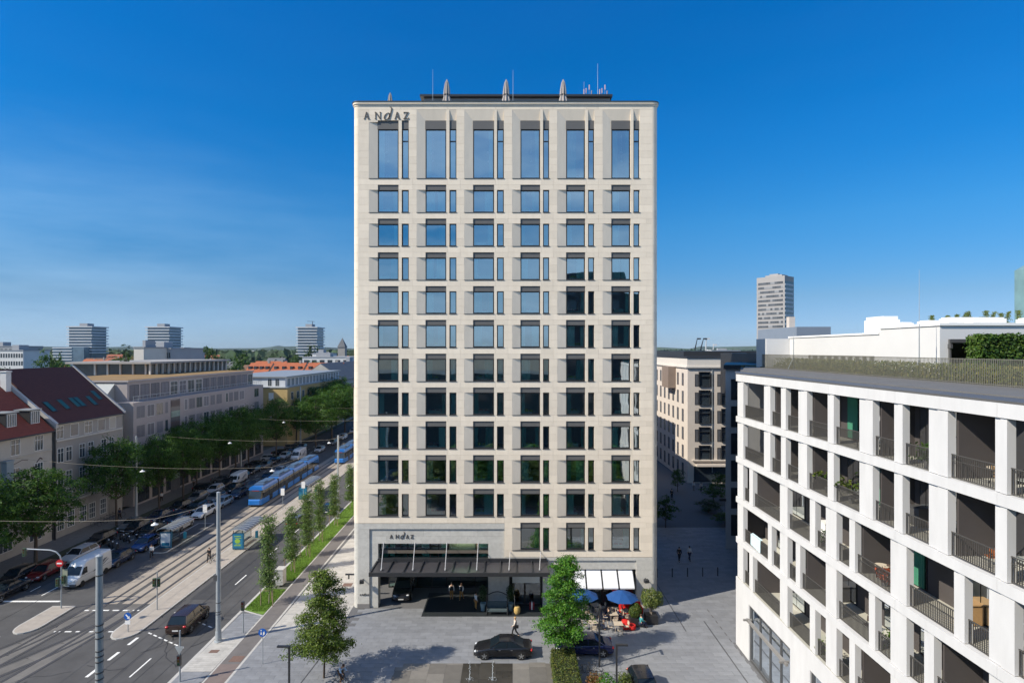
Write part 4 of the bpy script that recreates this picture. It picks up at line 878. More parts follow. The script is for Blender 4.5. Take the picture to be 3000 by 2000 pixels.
# ------------------------------------------------------------------ the street front on the left
CREAM = M('cream_plaster', (.40, .375, .34), .85, .14, .7, .05, bscale=15)
GREYP = M('grey_plaster', (.30, .285, .27), .85, .14, .7, .05, bscale=15)
PINKG = M('pinkish_panel', (.34, .305, .30), .8, .08, .6)
OCHRE = M('ochre_plaster', (.42, .31, .14), .85, .12, .6)
REDT = M('dark_red_roof_tiles', (.20, .048, .03), .85, .35, 1.4, .5, stretch=(1, 1, 5), bscale=6)
BRNT = M('dark_brown_roof_tiles', (.078, .027, .023), .85, .3, 1.4, .5, stretch=(1, 1, 5), bscale=6)
ORT = M('orange_roof_tiles', (.34, .10, .045), .85, .3, .6, .4, stretch=(1, 1, 5), bscale=4)
WFR = M('white_window_frame', (.62, .62, .61), .6, .06, 2)
GB = M('blue_grey_glass', (.05, .065, .08), .1, .5, .5, spec=.9)
ROOFZ = .9
def gable(parent, xf, xb, y0, y1, ze, slope, mat_r, mat_w, over=.4, wall_name='wall'):
    xr = (xf+xb)/2; zr = ze+slope*(xf-xr)
    q = MB(); q.prismy([(xb, 0), (xf, 0), (xf, ze), (xr, zr), (xb, ze)], y0, y1); q.build(wall_name, mat_w, parent)
    q = MB(); t = .22
    q.prismy([(xf+over, ze-over*slope+.02), (xf+over, ze-over*slope+t), (xr, zr+t+.02), (xr, zr+.02)], y0+.02, y1-.02); q.prismy([(xr, zr+.021), (xr, zr+t+.021), (xb-over, ze-over*slope+t), (xb-over, ze-over*slope+.02)], y0+.02, y1-.02)
    q.build('roof', mat_r, parent)
    q = MB(); q.tube((xf+over+.06, y0, ze-over*slope+.1), (xf+over+.06, y1, ze-over*slope+.1), .09, n=6); q.build('gutter', DARKM, parent)
XF = -62.
B1 = thing('cream_hotel_house', 'cream plastered old house with red tiled roof and two white dormers', 'house', (XF, 68, 0))
gable(B1, XF, -77, 57.5, 78.2, 15.0, ROOFZ, REDT, CREAM)
for r, z in enumerate((12.5, 8.9, 5.3)):
    for y in (60.5, 64, 67.5, 71.7, 75.3): winpart(B1, (XF, y, z), (0, 1), 1.4 if y > 60 else 1.2, 2.05, WFR, GB, .1, (1 if y < 75 else 2, 1), .05)
for y in (60.5, 65, 70, 74.5): winpart(B1, (XF, y, .9), (0, 1), 2.0, 2.3, WFR, GB, .1, (2, 1), .05)
for z in (4.5, 12.2): q = MB(); q.box(XF, XF+.12, 57.6, 78.1, z, z+.15); q.build('ledge', CREAM, B1)
for Y in (72.9, 76.5):
    d = MB(); x1 = XF-.9; d.box(x1-2.2, x1, Y-.85, Y+.85, 15.9, 17.75); do = d.build('dormer', DARKM, B1)
    d = MB(); d.prismx([(Y-1.0, 17.75), (Y+1.0, 17.75), (Y+1.0, 17.88), (Y-1.0, 17.88)], x1-2.9, x1+.15); d.build('dormer_roof', M('zinc', (.3, .32, .33), .5, .1, 2, metal=.3), do)
    w = winpart(B1, (x1+.01, Y-.68, 16.0), (0, 1), 1.36, 1.65, WFR, GB, .05, (3, 0), .06)
q = MB(); q.box(XF-.05, XF+.7, 70.4, 71.4, 7.9, 12.0); q.box(XF-.05, XF+.76, 70.3, 71.5, 12.0, 12.15); q.build('oriel', M('pale_blue_plaster', (.26, .31, .34), .8, .1, 1), B1)
orn = M('painted_ornament', (.07, .05, .045), .9, .2, 3)
q = MB()
for pts, w in (([(76.6, 11.3), (76.2, 11.5), (75.8, 11.15), (75.5, 10.7), (75.1, 10.45), (74.7, 10.4)], .2), ([(74.6, 10.35), (73.4, 10.25), (72.3, 10.05), (71.8, 9.95)], .12), ([(74.3, 11.55), (73.4, 11.75), (72.5, 11.5), (71.9, 11.35)], .08)):
    for a, b in zip(pts[:-1], pts[1:]): q.prismx([(a[0], a[1]-w/2), (b[0], b[1]-w/2), (b[0], b[1]+w/2), (a[0], a[1]+w/2)], XF+.004, XF+.02)
q.build('wall_ornament', orn, B1)
q = MB(); q.box(-68.2, -67.4, 77.3, 78.1, 18, 22.7); q.box(-68.3, -67.3, 77.2, 78.15, 22.7, 22.85); q.build('chimney', M('white_chimney', (.55, .55, .55), .8, .1, 2), B1)
B2 = thing('grey_town_house', 'grey plastered town house with a steep dark brown roof and teal skylights', 'house', (XF, 85, 0))
gable(B2, XF, -77.4, 78.6, 92.3, 15.85, ROOFZ, BRNT, GREYP)
q = MB(); q.prismy([(XF+.5, 15.1), (XF+.5, 15.7), (-69.7, 22.6), (-70.2, 23.1), (-70.2, 22.4)], 78.25, 78.75); q.prismy([(XF+.5, 15.6), (XF+.5, 16.0), (-69.7, 23.2), (-69.7, 22.8)], 92.05, 92.4); q.build('fire_wall', M('pale_parapet', (.42, .41, .40), .8, .12, 1), B2)
for z, h_ in ((15.35, .3), (13.15, .22), (4.4, .2)): q = MB(); q.box(XF, XF+.2, 78.8, 92.2, z, z+h_); q.build('ledge', M('pale_trim', (.5, .48, .45), .8, .1, 1), B2)
for a, b, m_ in ((78.9, 80.2, GB), (81.4, 83, GDARK2), (84.1, 85.7, GB), (86.8, 88.4, GDARK2), (89.3, 90.8, CREAM)): winpart(B2, (XF, a, 13.5), (0, 1), b-a, 1.75, WFR, m_, .1, (1, 1) if m_ is GB else (0, 0), .04)
for r, z in enumerate((10.2, 6.9, 3.9)):
    for a in (79.1, 80.6, 83.1, 84.8, 87.5, 89.2): winpart(B2, (XF, a, z if z > 4 else 4.8), (0, 1), 1.15, 2.0 if z > 4 else 1.6, WFR, GB, .1, (1, 1), .05)
for a in (79, 80.9, 83.2, 85, 87.3): winpart(B2, (XF, a, .9), (0, 1), 1.3, 2.3, WFR, GB, .1, (2, 2), .06)
q = MB(); q.box(XF, XF+.06, 89.2, 90.8, .1, 2.7); q.build('door', M('grey_door', (.2, .19, .18), .6, .1, 2), B2)
TEAL = M('skylight_glass', (.03, .12, .12), .45, .2, 1, spec=.2)
sl_ = Vector((-1, 0, ROOFZ)).normalized(); nn_ = Vector((ROOFZ, 0, 1)).normalized()
for d_, Y in ((1.9, 80.2), (2.0, 82.8), (2.1, 85.0), (2.1, 86.0), (2.05, 88.4), (2.8, 90.4)):
    c = Vector((XF-d_, Y, 15.85+ROOFZ*d_+.24)); q = MB()
    def sl(a0, a1, b0, b1, h0, h1):
        vs = [c+sl_*a+Vector((0, 1, 0))*b+nn_*h for h in (h0, h1) for a, b in ((a0, b0), (a1, b0), (a1, b1), (a0, b1))]; q.add(vs, [(3, 2, 1, 0), (4, 5, 6, 7), (0, 1, 5, 4), (1, 2, 6, 5), (2, 3, 7, 6), (3, 0, 4, 7)])
    sl(-1.0, -.9, -.45, .45, 0, .1); sl(.9, 1.0, -.45, .45, 0, .1); sl(-.9, .9, -.45, -.37, 0, .1); sl(-.9, .9, .37, .45, 0, .1); w = q.build('skylight', DARKM, B2); q = MB(); sl(-.9, .9, -.37, .37, .02, .07); q.build('pane', TEAL, w)
q = MB(); q.tube((XF+.25, 78.4, 0), (XF+.25, 78.4, 15), .11); q.build('rain_pipe', DARKM, B2)
B3 = thing('pink_grey_office', 'long pinkish grey office block with square windows and planted flat roof', 'building', (XF, 120, 0))
q = MB(); q.box(-82, XF, 95, 144.6, 0, 17); q.build('wall', PINKG, B3)
q = MB(); q.box(-80, -63.6, 92.4, 95, 0, 16.4); q.build('link_wall', M('zinc', (.3, .32, .33)), B3)
winpart(B3, (-63.6, 92.7, 11.2), (0, 1), 2.0, 2.1, WFR, GB, .1, (2, 1), .03); winpart(B3, (-63.6, 92.7, 7.4), (0, 1), 2.0, 2.1, DARKM, GB, .1, (2, 1), .03)
BL = M('lowered_grey_blind', (.16, .155, .17), .6, .25, 1.2, rnd=.2, stretch=(1, 1, 6))
for z in (14.3, 11.1, 7.8, 4.6):
    for i, (a, b) in enumerate(((95.8, 98), (98.6, 100.6), (101.2, 103.1), (103.7, 104.6), (109.8, 110.9), (111.4, 113.5), (114, 116.1), (116.7, 118.7), (119.3, 121.1), (121.7, 124), (125.8, 126.6), (127.1, 128.9), (129.4, 131.4), (132, 134.3), (139.6, 142))):
        winpart(B3, (XF, a, z), (0, 1), b-a, 2.05, WFR if (i+int(z)) % 3 == 0 else M('grey_frame', (.3, .29, .29), .6, .1, 2), GB if (i*7+int(z)) % 4 == 0 else BL, .1, (1, 0) if b-a > 1.2 else (0, 0), .02, .05)
q = MB(); q.box(XF, XF+.05, 105.4, 108.3, 0, 16.6); st_ = q.build('stair_glazing', GDARK2, B3)
for k in range(8): q = MB(); q.box(XF+.05, XF+.09, 105.5, 108.2, 2+1.9*k, 3.1+1.9*k); q.build('panel', [M('stair_green_glass', (.22, .3, .27), .2, .3, 1), M('stair_brown_panel', (.10, .075, .07), .5, .2, 1)][k % 2], st_)
for k in range(12): winpart(B3, (XF, 96+4*k, .3), (0, 1), 3.2, 3.2, DARKM, GDARK, .1, (2, 0), .03)
q = MB(); q.box(-82, -64, 96.5, 143.3, 17, 20.3); q.box(-82.1, -63.7, 96.3, 143.5, 20.3, 20.55); q.build('top_storey', PINKG, B3)
for i in range(16): winpart(B3, (-64, 97.1+2.9*i, 17.25), (0, 1), 2.4, 2.5, WFR if i in (4, 5, 6, 7, 15) else DARKM, GB if i in (4, 6, 7, 15) else BL, .1, (1, 1 if i in (4, 5, 7) else 0), .03)
q = MB(); q.prismx([(92.4, 16.4), (96.4, 16.9), (96.4, 20.0)], -80, -66); q.build('sloping_roof', M('zinc', (.3, .32, .33)), B3)
q = MB()
for k in range(40): y = 95.3+1.24*k; q.box(XF-.2, XF-.16, y-.02, y+.02, 17, 18)
q.box(XF-.21, XF-.15, 95.2, 144.4, 17.95, 18.02); q.box(XF-.21, XF-.15, 95.2, 144.4, 17.5, 17.53); q.build('railing', GALV, B3)
q = MB(); q.box(-81.5, -64.2, 97, 143, 20.551, 20.62); q.build('roof_planting', M('dry_sedum', (.24, .15, .06), .95, .5, .8, .3, bscale=8), B3)
q = MB(); q.box(-90, -74, 119, 150, 20, 22.8); q.build('roof_pavilion', GB, B3)
q = MB(); q.box(-90.5, -73.2, 117.5, 151, 22.8, 23.2); q.build('pavilion_roof', GREYP, B3)
for k in range(16): q = MB(); y = 118.4+2.1*k; q.box(-74, -73.7, y-.15, y+.15, 20.5, 22.8); q.build('pavilion_column', M('pale_cornice', (.6, .56, .51)), B3)
for k in range(5): q = MB(); x = -75-2.6*k; q.box(x-.15, x+.15, 118.7, 119, 20.5, 22.8); q.build('pavilion_column', M('pale_cornice', (.6, .56, .51)), B3)
B4 = thing('ochre_apartment_house', 'ochre yellow apartment house with a white set back top floor', 'building', (-62, 170, 0))
q = MB(); q.box(-80, -60, 155, 205, 0, 15.6); q.build('wall', OCHRE, B4)
q = MB(); q.box(-80, -60.8, 155.6, 204, 15.6, 18.2); q.build('top_storey', M('pale_blue_white', (.55, .58, .62), .7, .08, .6), B4)
q = MB(); q.box(-80.3, -60.3, 155.2, 204.5, 18.2, 18.5); q.box(-80, -59.8, 154.8, 205, 15.45, 15.7); q.build('roof_edge', M('zinc', (.3, .32, .33)), B4)
for z in (12.2, 9.0, 5.8):
    for x in (-65, -69.5, -74): winpart(B4, (x, 155, z), (1, 0), 1.3, 2., WFR, GB if x < -66 else M('pale_blind', (.62, .64, .63)), .1, (1, 0), .03)
    for k in range(11): winpart(B4, (-60, 157.5+4.2*k, z), (0, 1), 1.8, 2.0, WFR, GB, .1, (1, 0), .03)
for x in (-63.5, -65.5, -71): winpart(B4, (x, 155.6, 15.9), (1, 0), 1.1, 2.0, WFR, GB, .1, (1, 0), .03)
for k in range(16): winpart(B4, (-60.8, 157+2.9*k, 15.8), (0, 1), 2.2, 2.1, WFR, M('blue_glazing', (.10, .16, .22), .15, .4, .3, spec=.9), .1, (1, 0), .03)
q = MB(); q.box(-69.5, -66.6, 153.6, 155, 8.9, 9.1); q.box(-69.5, -66.6, 153.55, 153.62, 9.1, 10.1); q.build('balcony', M('balcony_glass_green', (.3, .4, .37), .3, .1, 2), B4)
B5 = thing('far_grey_house', 'grey house with dark mansard roof at the far end of the street', 'house', (-62, 230, 0))
gable(B5, -60, -76, 206, 262, 15, .7, M('slate', (.12, .125, .135), .8, .2, .6), CREAM)
for z in (11.5, 8, 4.5):
    for k in range(12): winpart(B5, (-60, 208+4.3*k, z), (0, 1), 1.7, 2., WFR, GB, .1, (1, 0), .03)
# background town
def far_slab_tower(px0, px1, ptop, Y, lab, nfl, podium=None, crane=False):
    x0, x1 = (px0-1500)*Y/F, (px1-1500)*Y/F; z = H-(ptop-1024)*Y/F; t = thing('terraced_tower', lab, 'tower', ((x0+x1)/2, Y, 0)); w = x1-x0
    q = MB(); q.box(x0+.08*w, x1-.06*w, Y+1.5, Y+24, 0, z-3); q.build('glass_core', M('tower_blue_glass', (.10, .15, .20), .2, .5, .08, spec=.8), t)
    st = 3.1
    for k in range(nfl):
        zz = z-3.4-st*k; q = MB(); s = .035*w*((k*7) % 3)/2; q.box(x0+s, x1-s, Y, Y+26, zz, zz+1.05); q.build('balcony_band', M('tower_white_band', (.50, .52, .55), .7, .06, .1), t)
    q = MB(); q.box(x0+.05*w, x1-.05*w, Y+1, Y+24, z-3.0, z-2.2); q.box(x0+.36*w, x0+.66*w, Y+6, Y+16, z-2.2, z+1); q.build('roof_plant', M('tower_grey', (.3, .31, .33), .8, .1, .2), t)
    if podium:
        a, b = (podium[0]-1500)*Y/F, (podium[1]-1500)*Y/F; zp = H-(podium[2]-1024)*Y/F
        q = MB(); q.box(a, b, Y-8, Y+20, 0, zp); q.build('podium', M('tower_blue_glass', (.10, .15, .20)), t)
        for k in range(5): q = MB(); q.box(a-.3, a+(b-a)*.62, Y-8.6, Y-8, zp-.6-3.1*k-.9, zp-.6-3.1*k); q.build('balcony_band', M('tower_white_band', (.50, .52, .55)), t)
    if crane: q = MB(); q.tube((x1-.3*w, Y+5, z), (x1-.3*w, Y+5, z+4), .3, n=4); q.tube((x1-.55*w, Y+5, z+4), (x1-.2*w, Y+5, z+3.6), .25, n=4); q.build('roof_crane', DARKM, t)
far_slab_tower(193, 270, 949, 620, 'terraced white and blue tower on the skyline, leftmost of three', 10, (172, 262, 1016))
far_slab_tower(424, 497, 950, 620, 'terraced white and blue tower on the skyline, middle one of three', 10, (455, 540, 1022))
far_slab_tower(866, 930, 951, 620, 'terraced white tower on the skyline next to the hotel, behind a round tree', 11, None, True)
def slabhouse(name, lab, px0, px1, ptop, Y, mat, rows, cols, deep=14, cat='building', zb=0, wm=None):
    x0, x1 = (px0-1500)*Y/F, (px1-1500)*Y/F; z = H-(ptop-1024)*Y/F; t = thing(name, lab, cat, ((x0+x1)/2, Y, 0)); q = MB(); q.box(x0, x1, Y, Y+deep, zb, z); q.build('wall', mat, t)
    q = MB(); q.box(x0-.2, x1+.2, Y-.2, Y+deep, z, z+.35); q.box(x0+(x1-x0)*.25, x0+(x1-x0)*.55, Y+3, Y+8, z+.35, z+2.4); q.build('roof', M('tower_grey', (.3, .31, .33)), t)
    for r in range(rows):
        for c in range(cols):
            a = x0+(x1-x0)*(c+.2)/cols; winpart(t, (a, Y, z-2.9-3.2*r), (1, 0), (x1-x0)/cols*.6, 1.7, DARKM, GB, .1, (0, 0), .05)
    return t
WHT = M('far_white_plaster', (.58, .58, .58), .8, .1, .3)
slabhouse('white_flat_house', 'white flat roofed house at the left edge behind the roofs', 0, 68, 1027, 240, WHT, 4, 9)
slabhouse('white_flat_house', 'grey white flat block peeping in at the far left skyline', -90, 62, 1015, 300, M('tower_grey', (.3, .31, .33)), 3, 12)
slabhouse('white_end_wall_block', 'pale block with a blank end wall beside the tall conifer', 392, 421, 1019, 178, M('pale_cornice', (.6, .56, .51)), 0, 0)
slabhouse('grey_window_block', 'grey office block with long window rows right of the tall conifer', 421, 500, 1022, 190, M('far_grey_plaster', (.33, .34, .36), .8, .1, .3), 5, 12, 20)
slabhouse('pale_roof_block', 'low pale block below the middle terraced tower', 505, 545, 1035, 230, M('far_grey_plaster', (.33, .34, .36)), 3, 6)
slabhouse('white_hall', 'low white hall with flat roof right of the far rooftops', 886, 1024, 1047, 290, WHT, 2, 6, 30)
slabhouse('white_hall', 'smaller white roof pavilion on the skyline near the steeple', 915, 965, 1036, 330, WHT, 0, 0)
slabhouse('grey_attic_block', 'grey block at the right end of the red roofs beside the hotel', 1000, 1034, 1062, 250, GREYP, 3, 3)
stp = thing('church_steeple', 'dark pointed church steeple on the skyline next to the hotel', 'steeple', (-123, 430, 0)); Yc = 430; xc = (1003-1500)*Yc/F
q = MB(); q.box(xc-2.6, xc+2.6, Yc-2.6, Yc+2.6, 0, 27.5); q.build('tower_shaft', GREYP, stp); q = MB(); q.add([(xc-3, Yc-3, 27.5), (xc+3, Yc-3, 27.5), (xc+3, Yc+3, 27.5), (xc-3, Yc+3, 27.5), (xc, Yc, 34.5)], [(0, 1, 4), (1, 2, 4), (2, 3, 4), (3, 0, 4)]); q.build('spire', M('slate', (.12, .125, .135)), stp)
def rowhouse(name, lab, x0, x1, Y, ze, zr, mr, mw, depth=11, grp=None, nd=2):
    t = thing(name, lab, 'house', ((x0+x1)/2, Y, 0), 0, grp); q = MB(); q.prismx([(Y, 0), (Y+depth, 0), (Y+depth, ze), (Y+depth/2, zr), (Y, ze)], x0, x1); q.build('wall', mw, t)
    q = MB(); s = (zr-ze)/(depth/2); q.prismx([(Y-.5, ze-.5*s+.03), (Y+depth/2, zr+.03), (Y+depth/2, zr+.3), (Y-.5, ze-.5*s+.25)], x0, x1); q.prismx([(Y+depth/2, zr+.031), (Y+depth+.5, ze-.5*s+.03), (Y+depth+.5, ze-.5*s+.25), (Y+depth/2, zr+.301)], x0, x1); q.build('roof', mr, t)
    for k in range(nd):
        x = x0+(x1-x0)*(k+.5)/nd; q = MB(); zz = ze+.35*(zr-ze); yy = Y+.35*depth/2
        q.box(x-.5, x+.5, yy-.4, yy+1.5, zz, zz+1.2); q.build('dormer', GB, t)
    q = MB(); x = x0+(x1-x0)*.8; q.box(x-.4, x+.4, Y+depth/2-.4, Y+depth/2+.4, zr-.3, zr+1.2); q.build('chimney', GREYP, t)
    n = max(2, int((x1-x0)/3.2))
    for r in range(2 if Y < 330 else 0):
        for k in range(n): winpart(t, (x0+(x1-x0)*(k+.28)/n, Y, ze-2.6-3.1*r), (1, 0), 1.3, 1.6, WFR, GB, .05, (0, 0), .04)
    return t
Y = 226.
for k, (a, b, lab) in enumerate([(717, 788, 'orange red tiled row house, leftmost of the red roofs behind the flat office roof'), (790, 888, 'orange red tiled row house, middle one of the long red roofs'), (890, 1000, 'orange red tiled row house nearest the hotel among the long red roofs')]):
    rowhouse('red_roofed_house', lab, (a-1500)*Y/F, (b-1500)*Y/F-.5, Y, 16.8, 20.2, ORT, CREAM, 11, None, 4)
# more roofs far off, in loose rows
rr = random.Random(3)
hm = [ORT, M('far_red_tiles', (.26, .085, .05), .85, .25, .4), M('slate', (.12, .125, .135)), M('far_brown_tiles', (.16, .09, .06), .85, .25, .4)]
wm_ = [CREAM, WHT, OCHRE, GREYP]
for k in range(46):
    px = rr.uniform(40, 1010); Y = rr.choice([270, 310, 360, 420, 500, 590, 700, 820])+rr.uniform(-15, 15); x = (px-1500)*Y/F; w = rr.uniform(10, 22); ze = rr.uniform(11, 15); zr = ze+rr.uniform(3.5, 5.5)
    rowhouse('distant_house', 'small tile roofed house among the trees of the distant town', x-w/2, x+w/2, Y, ze, zr, rr.choice(hm), rr.choice(wm_), 11, 'roofs of the distant town', 1)
for k in range(12):
    px = rr.uniform(1935, 2220); Y = rr.uniform(330, 900); x = (px-1500)*Y/F
    rowhouse('distant_house', 'small roof of the distant town right of the hotel', x-9, x+9, Y, 13, 17, rr.choice(hm), rr.choice(wm_), 11, 'roofs of the distant town, right of the hotel', 1)
for k in range(26):
    px = rr.uniform(0, 1010); Y = rr.uniform(900, 1900); x = (px-1500)*Y/F; w = rr.uniform(20, 60); q = MB(); h_ = rr.uniform(17, 25); q.box(x, x+w, Y, Y+20, 0, h_); q.box(x+w*.3, x+w*.5, Y+4, Y+10, h_, h_+2)
    tag(q.build('distant_block', rr.choice([WHT, M('far_grey_plaster', (.33, .34, .36)), GREYP]), at=(x, Y, 0)), 'pale flat block on the far skyline of the town', 'building', 'flat blocks on the far skyline')
for k in range(16):
    px = rr.uniform(1935, 2215); Y = rr.uniform(900, 1900); x = (px-1500)*Y/F; w = rr.uniform(20, 60); q = MB(); h_ = rr.uniform(15, 24); q.box(x, x+w, Y, Y+20, 0, h_); q.box(x+w*.3, x+w*.5, Y+4, Y+10, h_, h_+2)
    tag(q.build('distant_block', rr.choice([WHT, M('far_grey_plaster', (.33, .34, .36)), GREYP]), at=(x, Y, 0)), 'pale flat block on the far skyline right of the hotel', 'building', 'flat blocks on the far skyline right of the hotel')
for px, lean, lab in ((2022, 10, 'leaning lattice mast on the far skyline, leftmost'), (2036, 12, 'leaning lattice mast on the far skyline, taller one beside the first'), (2063, 3, 'upright white mast on the far skyline'), (2086, 2, 'short white mast on the far skyline near the grey tower')):
    Y = 800; x = (px-1500)*Y/F; z = H+(1024-(990 if px < 2070 else 1008))*Y/F; q = MB(); q.tube((x, Y, 0), (x+lean, Y, z), .9, .5, n=4); q.tube((x+2.5, Y, 0), (x+lean, Y, z), .5, .4, n=4); q.obox((x+lean+2, Y, z-1), (5, 2, 2.), 0)
    tag(q.build('mast', WHT if px > 2050 else DARKM, at=(x, Y, 0)), lab, 'mast')
slabhouse('white_long_hall', 'long low white hall on the far skyline left of the grey tower', 2085, 2170, 1026, 700, WHT, 0, 0)
q = MB(); pts = [(-7000+14000*k/90, 5200+600*math.sin(k*.9)) for k in range(91)]
for i, ((a, b), (c, d)) in enumerate(zip(pts[:-1], pts[1:])):
    h1, h2 = 38+22*math.sin(i*.35)**2+8*math.sin(i*1.7), 38+22*math.sin((i+1)*.35)**2+8*math.sin((i+1)*1.7)
    q.add([(a, b-400, -1), (c, d-400, -1), (c, d, h2), (a, b, h1), (c, d+900, -1), (a, b+900, -1)], [(0, 1, 2, 3), (3, 2, 4, 5)])
struct('hills', q, M('wooded_hills', (.05, .075, .05), .95, .5, .01))
# the buildings behind the camera, seen only as mirror images in the hotel's windows
RB = thing('opposite_block', 'grey block across the square, seen mirrored in the lower hotel windows', 'building', (0, -18, 0))
q = MB(); q.box(-60, 60, -32, -9, 0, 20.5); q.build('wall', M('opposite_wall', (.045, .06, .062), .7, .2, .3), RB)
for r in range(3, 6):
    for k in range(18): winpart(RB, (40-4.5*k, -9, 2+3.1*r), (-1, 0), 2.6, 1.9, DARKM, GB, .1, (0, 0), .04)
RT = thing('opposite_tower', 'dark tower across the square, mirrored in the right hand hotel windows', 'tower', (20, -30, 0))
q = MB(); q.box(11, 24.5, -26, -10.5, 20.5, 42.5); q.box(24.5, 38, -26, -12, 20.5, 38); q.build('wall', M('opposite_dark', (.05, .055, .06), .6, .2, .3), RT)
for r in range(6):
    for k in range(4): winpart(RT, (23.5-3.2*k, -10.5, 22+3.1*r), (-1, 0), 2.2, 1.9, DARKM, GB, .1, (0, 0), .04)
# ------------------------------------------------------------------ trees
BARK = M('bark', (.085, .065, .05), .9, .35, 6, .4); BARKP = M('pale_bark', (.26, .22, .18), .85, .3, 8, .3)
LEAFS = M('street_leaf', (.05, .12, .014), .6, .3, .35, isl=.5, transl=.35, sat=.05, spec=.3)
LEAFO = M('oak_leaf', (.095, .15, .018), .55, .25, .6, isl=.45, transl=.3, sat=.05, spec=.35)
LEAFB = M('bright_leaf', (.065, .19, .015), .55, .25, .6, isl=.4, transl=.32, sat=.05, spec=.35)
LEAFP = M('poplar_leaf', (.095, .165, .035), .55, .25, .8, isl=.45, transl=.3, sat=.05, spec=.4)
def make_tree(name, lobes, n, size, trunk_h, tr, leaf, bark=BARK, per=26, sig=.28, seed=1, stakes=False, inner=.5):
    g = np.random.default_rng(seed); t = thing(name, '', 'tree'); q = MB()
    top = max(l[2] for l in lobes); q.tube((0, 0, 0), (.06, .03, trunk_h), tr, tr*.78, 8); q.tube((.06, .03, trunk_h), (.1, -.05, top*.93), tr*.78, tr*.22, 7)
    for l in lobes:
        z0 = min(max(trunk_h, l[2]-.9*math.hypot(l[0], l[1])-.4), top*.9); k = (z0-trunk_h)/max(top-trunk_h, .1); mid = Vector((l[0]*.55, l[1]*.55, z0+(l[2]-z0)*.45))
        q.tube((.06, 0, z0), mid, tr*.45*(1-.5*k), tr*.26, 5); q.tube(mid, l[:3], tr*.26, tr*.08, 5)
    q.build('trunk', bark, t, smooth=50)
    w = np.array([max(l[3:6])**2 for l in lobes]); w = w/w.sum(); nc = n//per; li = g.choice(len(lobes), nc, p=w); Lb = np.array(lobes)
    d = unit(g.normal(0, 1, (nc, 3))); d[:, 2] = np.where(d[:, 2] < -.5, -d[:, 2], d[:, 2]); rad = inner+(1-inner)*g.random((nc, 1))**.6
    cc = Lb[li, :3]+d*Lb[li, 3:6]*rad; C = np.repeat(cc, per, 0)+g.normal(0, sig, (nc*per, 3))*np.array([1, 1, .6]); N = np.repeat(d, per, 0)+np.array([0, 0, .55])
    link('crown', leaf_mesh('crown', C, N, size, leaf, rng=g), t); index_kids(t); return t
def lobes_round(h0, h1, w, n, seed, r=.42, pear=.0):
    g = random.Random(seed); L = []
    for i in range(n):
        u = (i+.5)/n; z = h0+(h1-h0)*u; prof = math.sin(math.pi*(.18+.77*u))**.7*(1-pear*u); a = i*2.4+g.uniform(-.4, .4); rr = w/2*prof*g.uniform(.45, .85)
        s = w*r*.5*prof*g.uniform(.8, 1.25)+.25; L.append((rr*math.cos(a), rr*math.sin(a), z, s, s, s*.72))
    return L
def lobes_tiers(h0, h1, w, n, seed):
    g = random.Random(seed); L = []
    for i in range(n):
        u = (i+.3)/n; z = h0+(h1-h0)*u; wd = w/2*(1-.80*u**1.5)*(.55 if u < .08 else 1); a = i*2.39; rr = wd*g.uniform(.35, .95); s = (.52+.35*(1-u))*g.uniform(.75, 1.2); L.append((rr*math.cos(a), rr*math.sin(a), z, s*1.2, s*1.2, s*.6))
    return L
GROVE_LAB = 'young tree of the grove on the square, mirrored in the low hotel windows'
protoS = [make_tree('street_tree', lobes_round(4.2, 11.8, 9.0, 26, s, .5), 13000, .30, 3.6, .22, LEAFS, seed=s, sig=.34) for s in (1, 2, 3)]
st = [(62.0, 0, .98, 'broad dark green street tree at the left picture edge, before the cream house'), (69.2, 1, .95, 'broad street tree with a sunlit top in front of the cream house'), (84.9, 2, 1.06, 'dark street tree with yellow lit crown before the grey town house'), (93.9, 0, .98, 'dark street tree before the left end of the pink grey office block'),
      (100.5, 1, 1., 'shaded street tree, second along the pink grey office block'), (106.5, 2, 1.08, 'tall shaded street tree, third along the pink grey office block'), (113, 0, 1.1, 'tall shaded street tree, fourth along the pink grey office block'), (120, 1, 1.12, 'tall dark street tree before the middle of the pink grey office block'), (127.5, 2, 1.1, 'dark street tree near the right third of the pink grey office block'), (139.8, 0, 1.14, 'dark street tree with a clear trunk at the right end of the office block')]
for i, (Y, k, s, lab) in enumerate(st): place(protoS[k], (-57.3+.6*math.sin(i*2.2), Y, 0), i*1.3, lab, sc=(s*[.9, 1.0, .74, .7][min(i, 3)], s*[.9, 1.0, .74, .78][min(i, 3)], s))
for i, (px, Y, s, lab) in enumerate([(868, 160, 1.05, 'tree with light green crown before the ochre house, near the far mast'), (905, 172, 1.2, 'big sunlit tree before the ochre house front'), (948, 185, 1.32, 'tall yellow green tree at the far end of the street'), (985, 196, 1.35, 'tall tree at the far end of the street beside the hotel edge'), (925, 150, 1.15, 'full green tree beside the far crossing, left of the hotel edge'), (972, 163, 1.25, 'full sunlit tree close to the hotel edge beyond the second tram'), (1010, 178, 1.25, 'tree half hidden by the hotel edge at the far street end'), (890, 200, 1.3, 'dark green tree behind the sunlit one before the ochre house')]):
    place(protoS[i % 3], ((px-1500)*Y/F, Y, 0), i*2.1, lab, sc=s)
oak = make_tree('plaza_tree', lobes_tiers(1.9, 8.3, 4.9, 40, 5), 22000, .155, 1.7, .085, LEAFO, BARK, 22, .17, 11, inner=.35)
place(oak, (-14.75, 45.5, 0), .4, 'young oak with pointed crown on the plaza, left of the entrance')
pt2 = make_tree('plaza_tree', lobes_tiers(1.7, 8.4, 4.7, 40, 9), 23000, .155, 1.6, .085, LEAFB, BARKP, 22, .17, 12, inner=.35)
place(pt2, (4.35, 48.15, 0), 1.1, 'bright green young tree on the plaza, before the restaurant awnings')
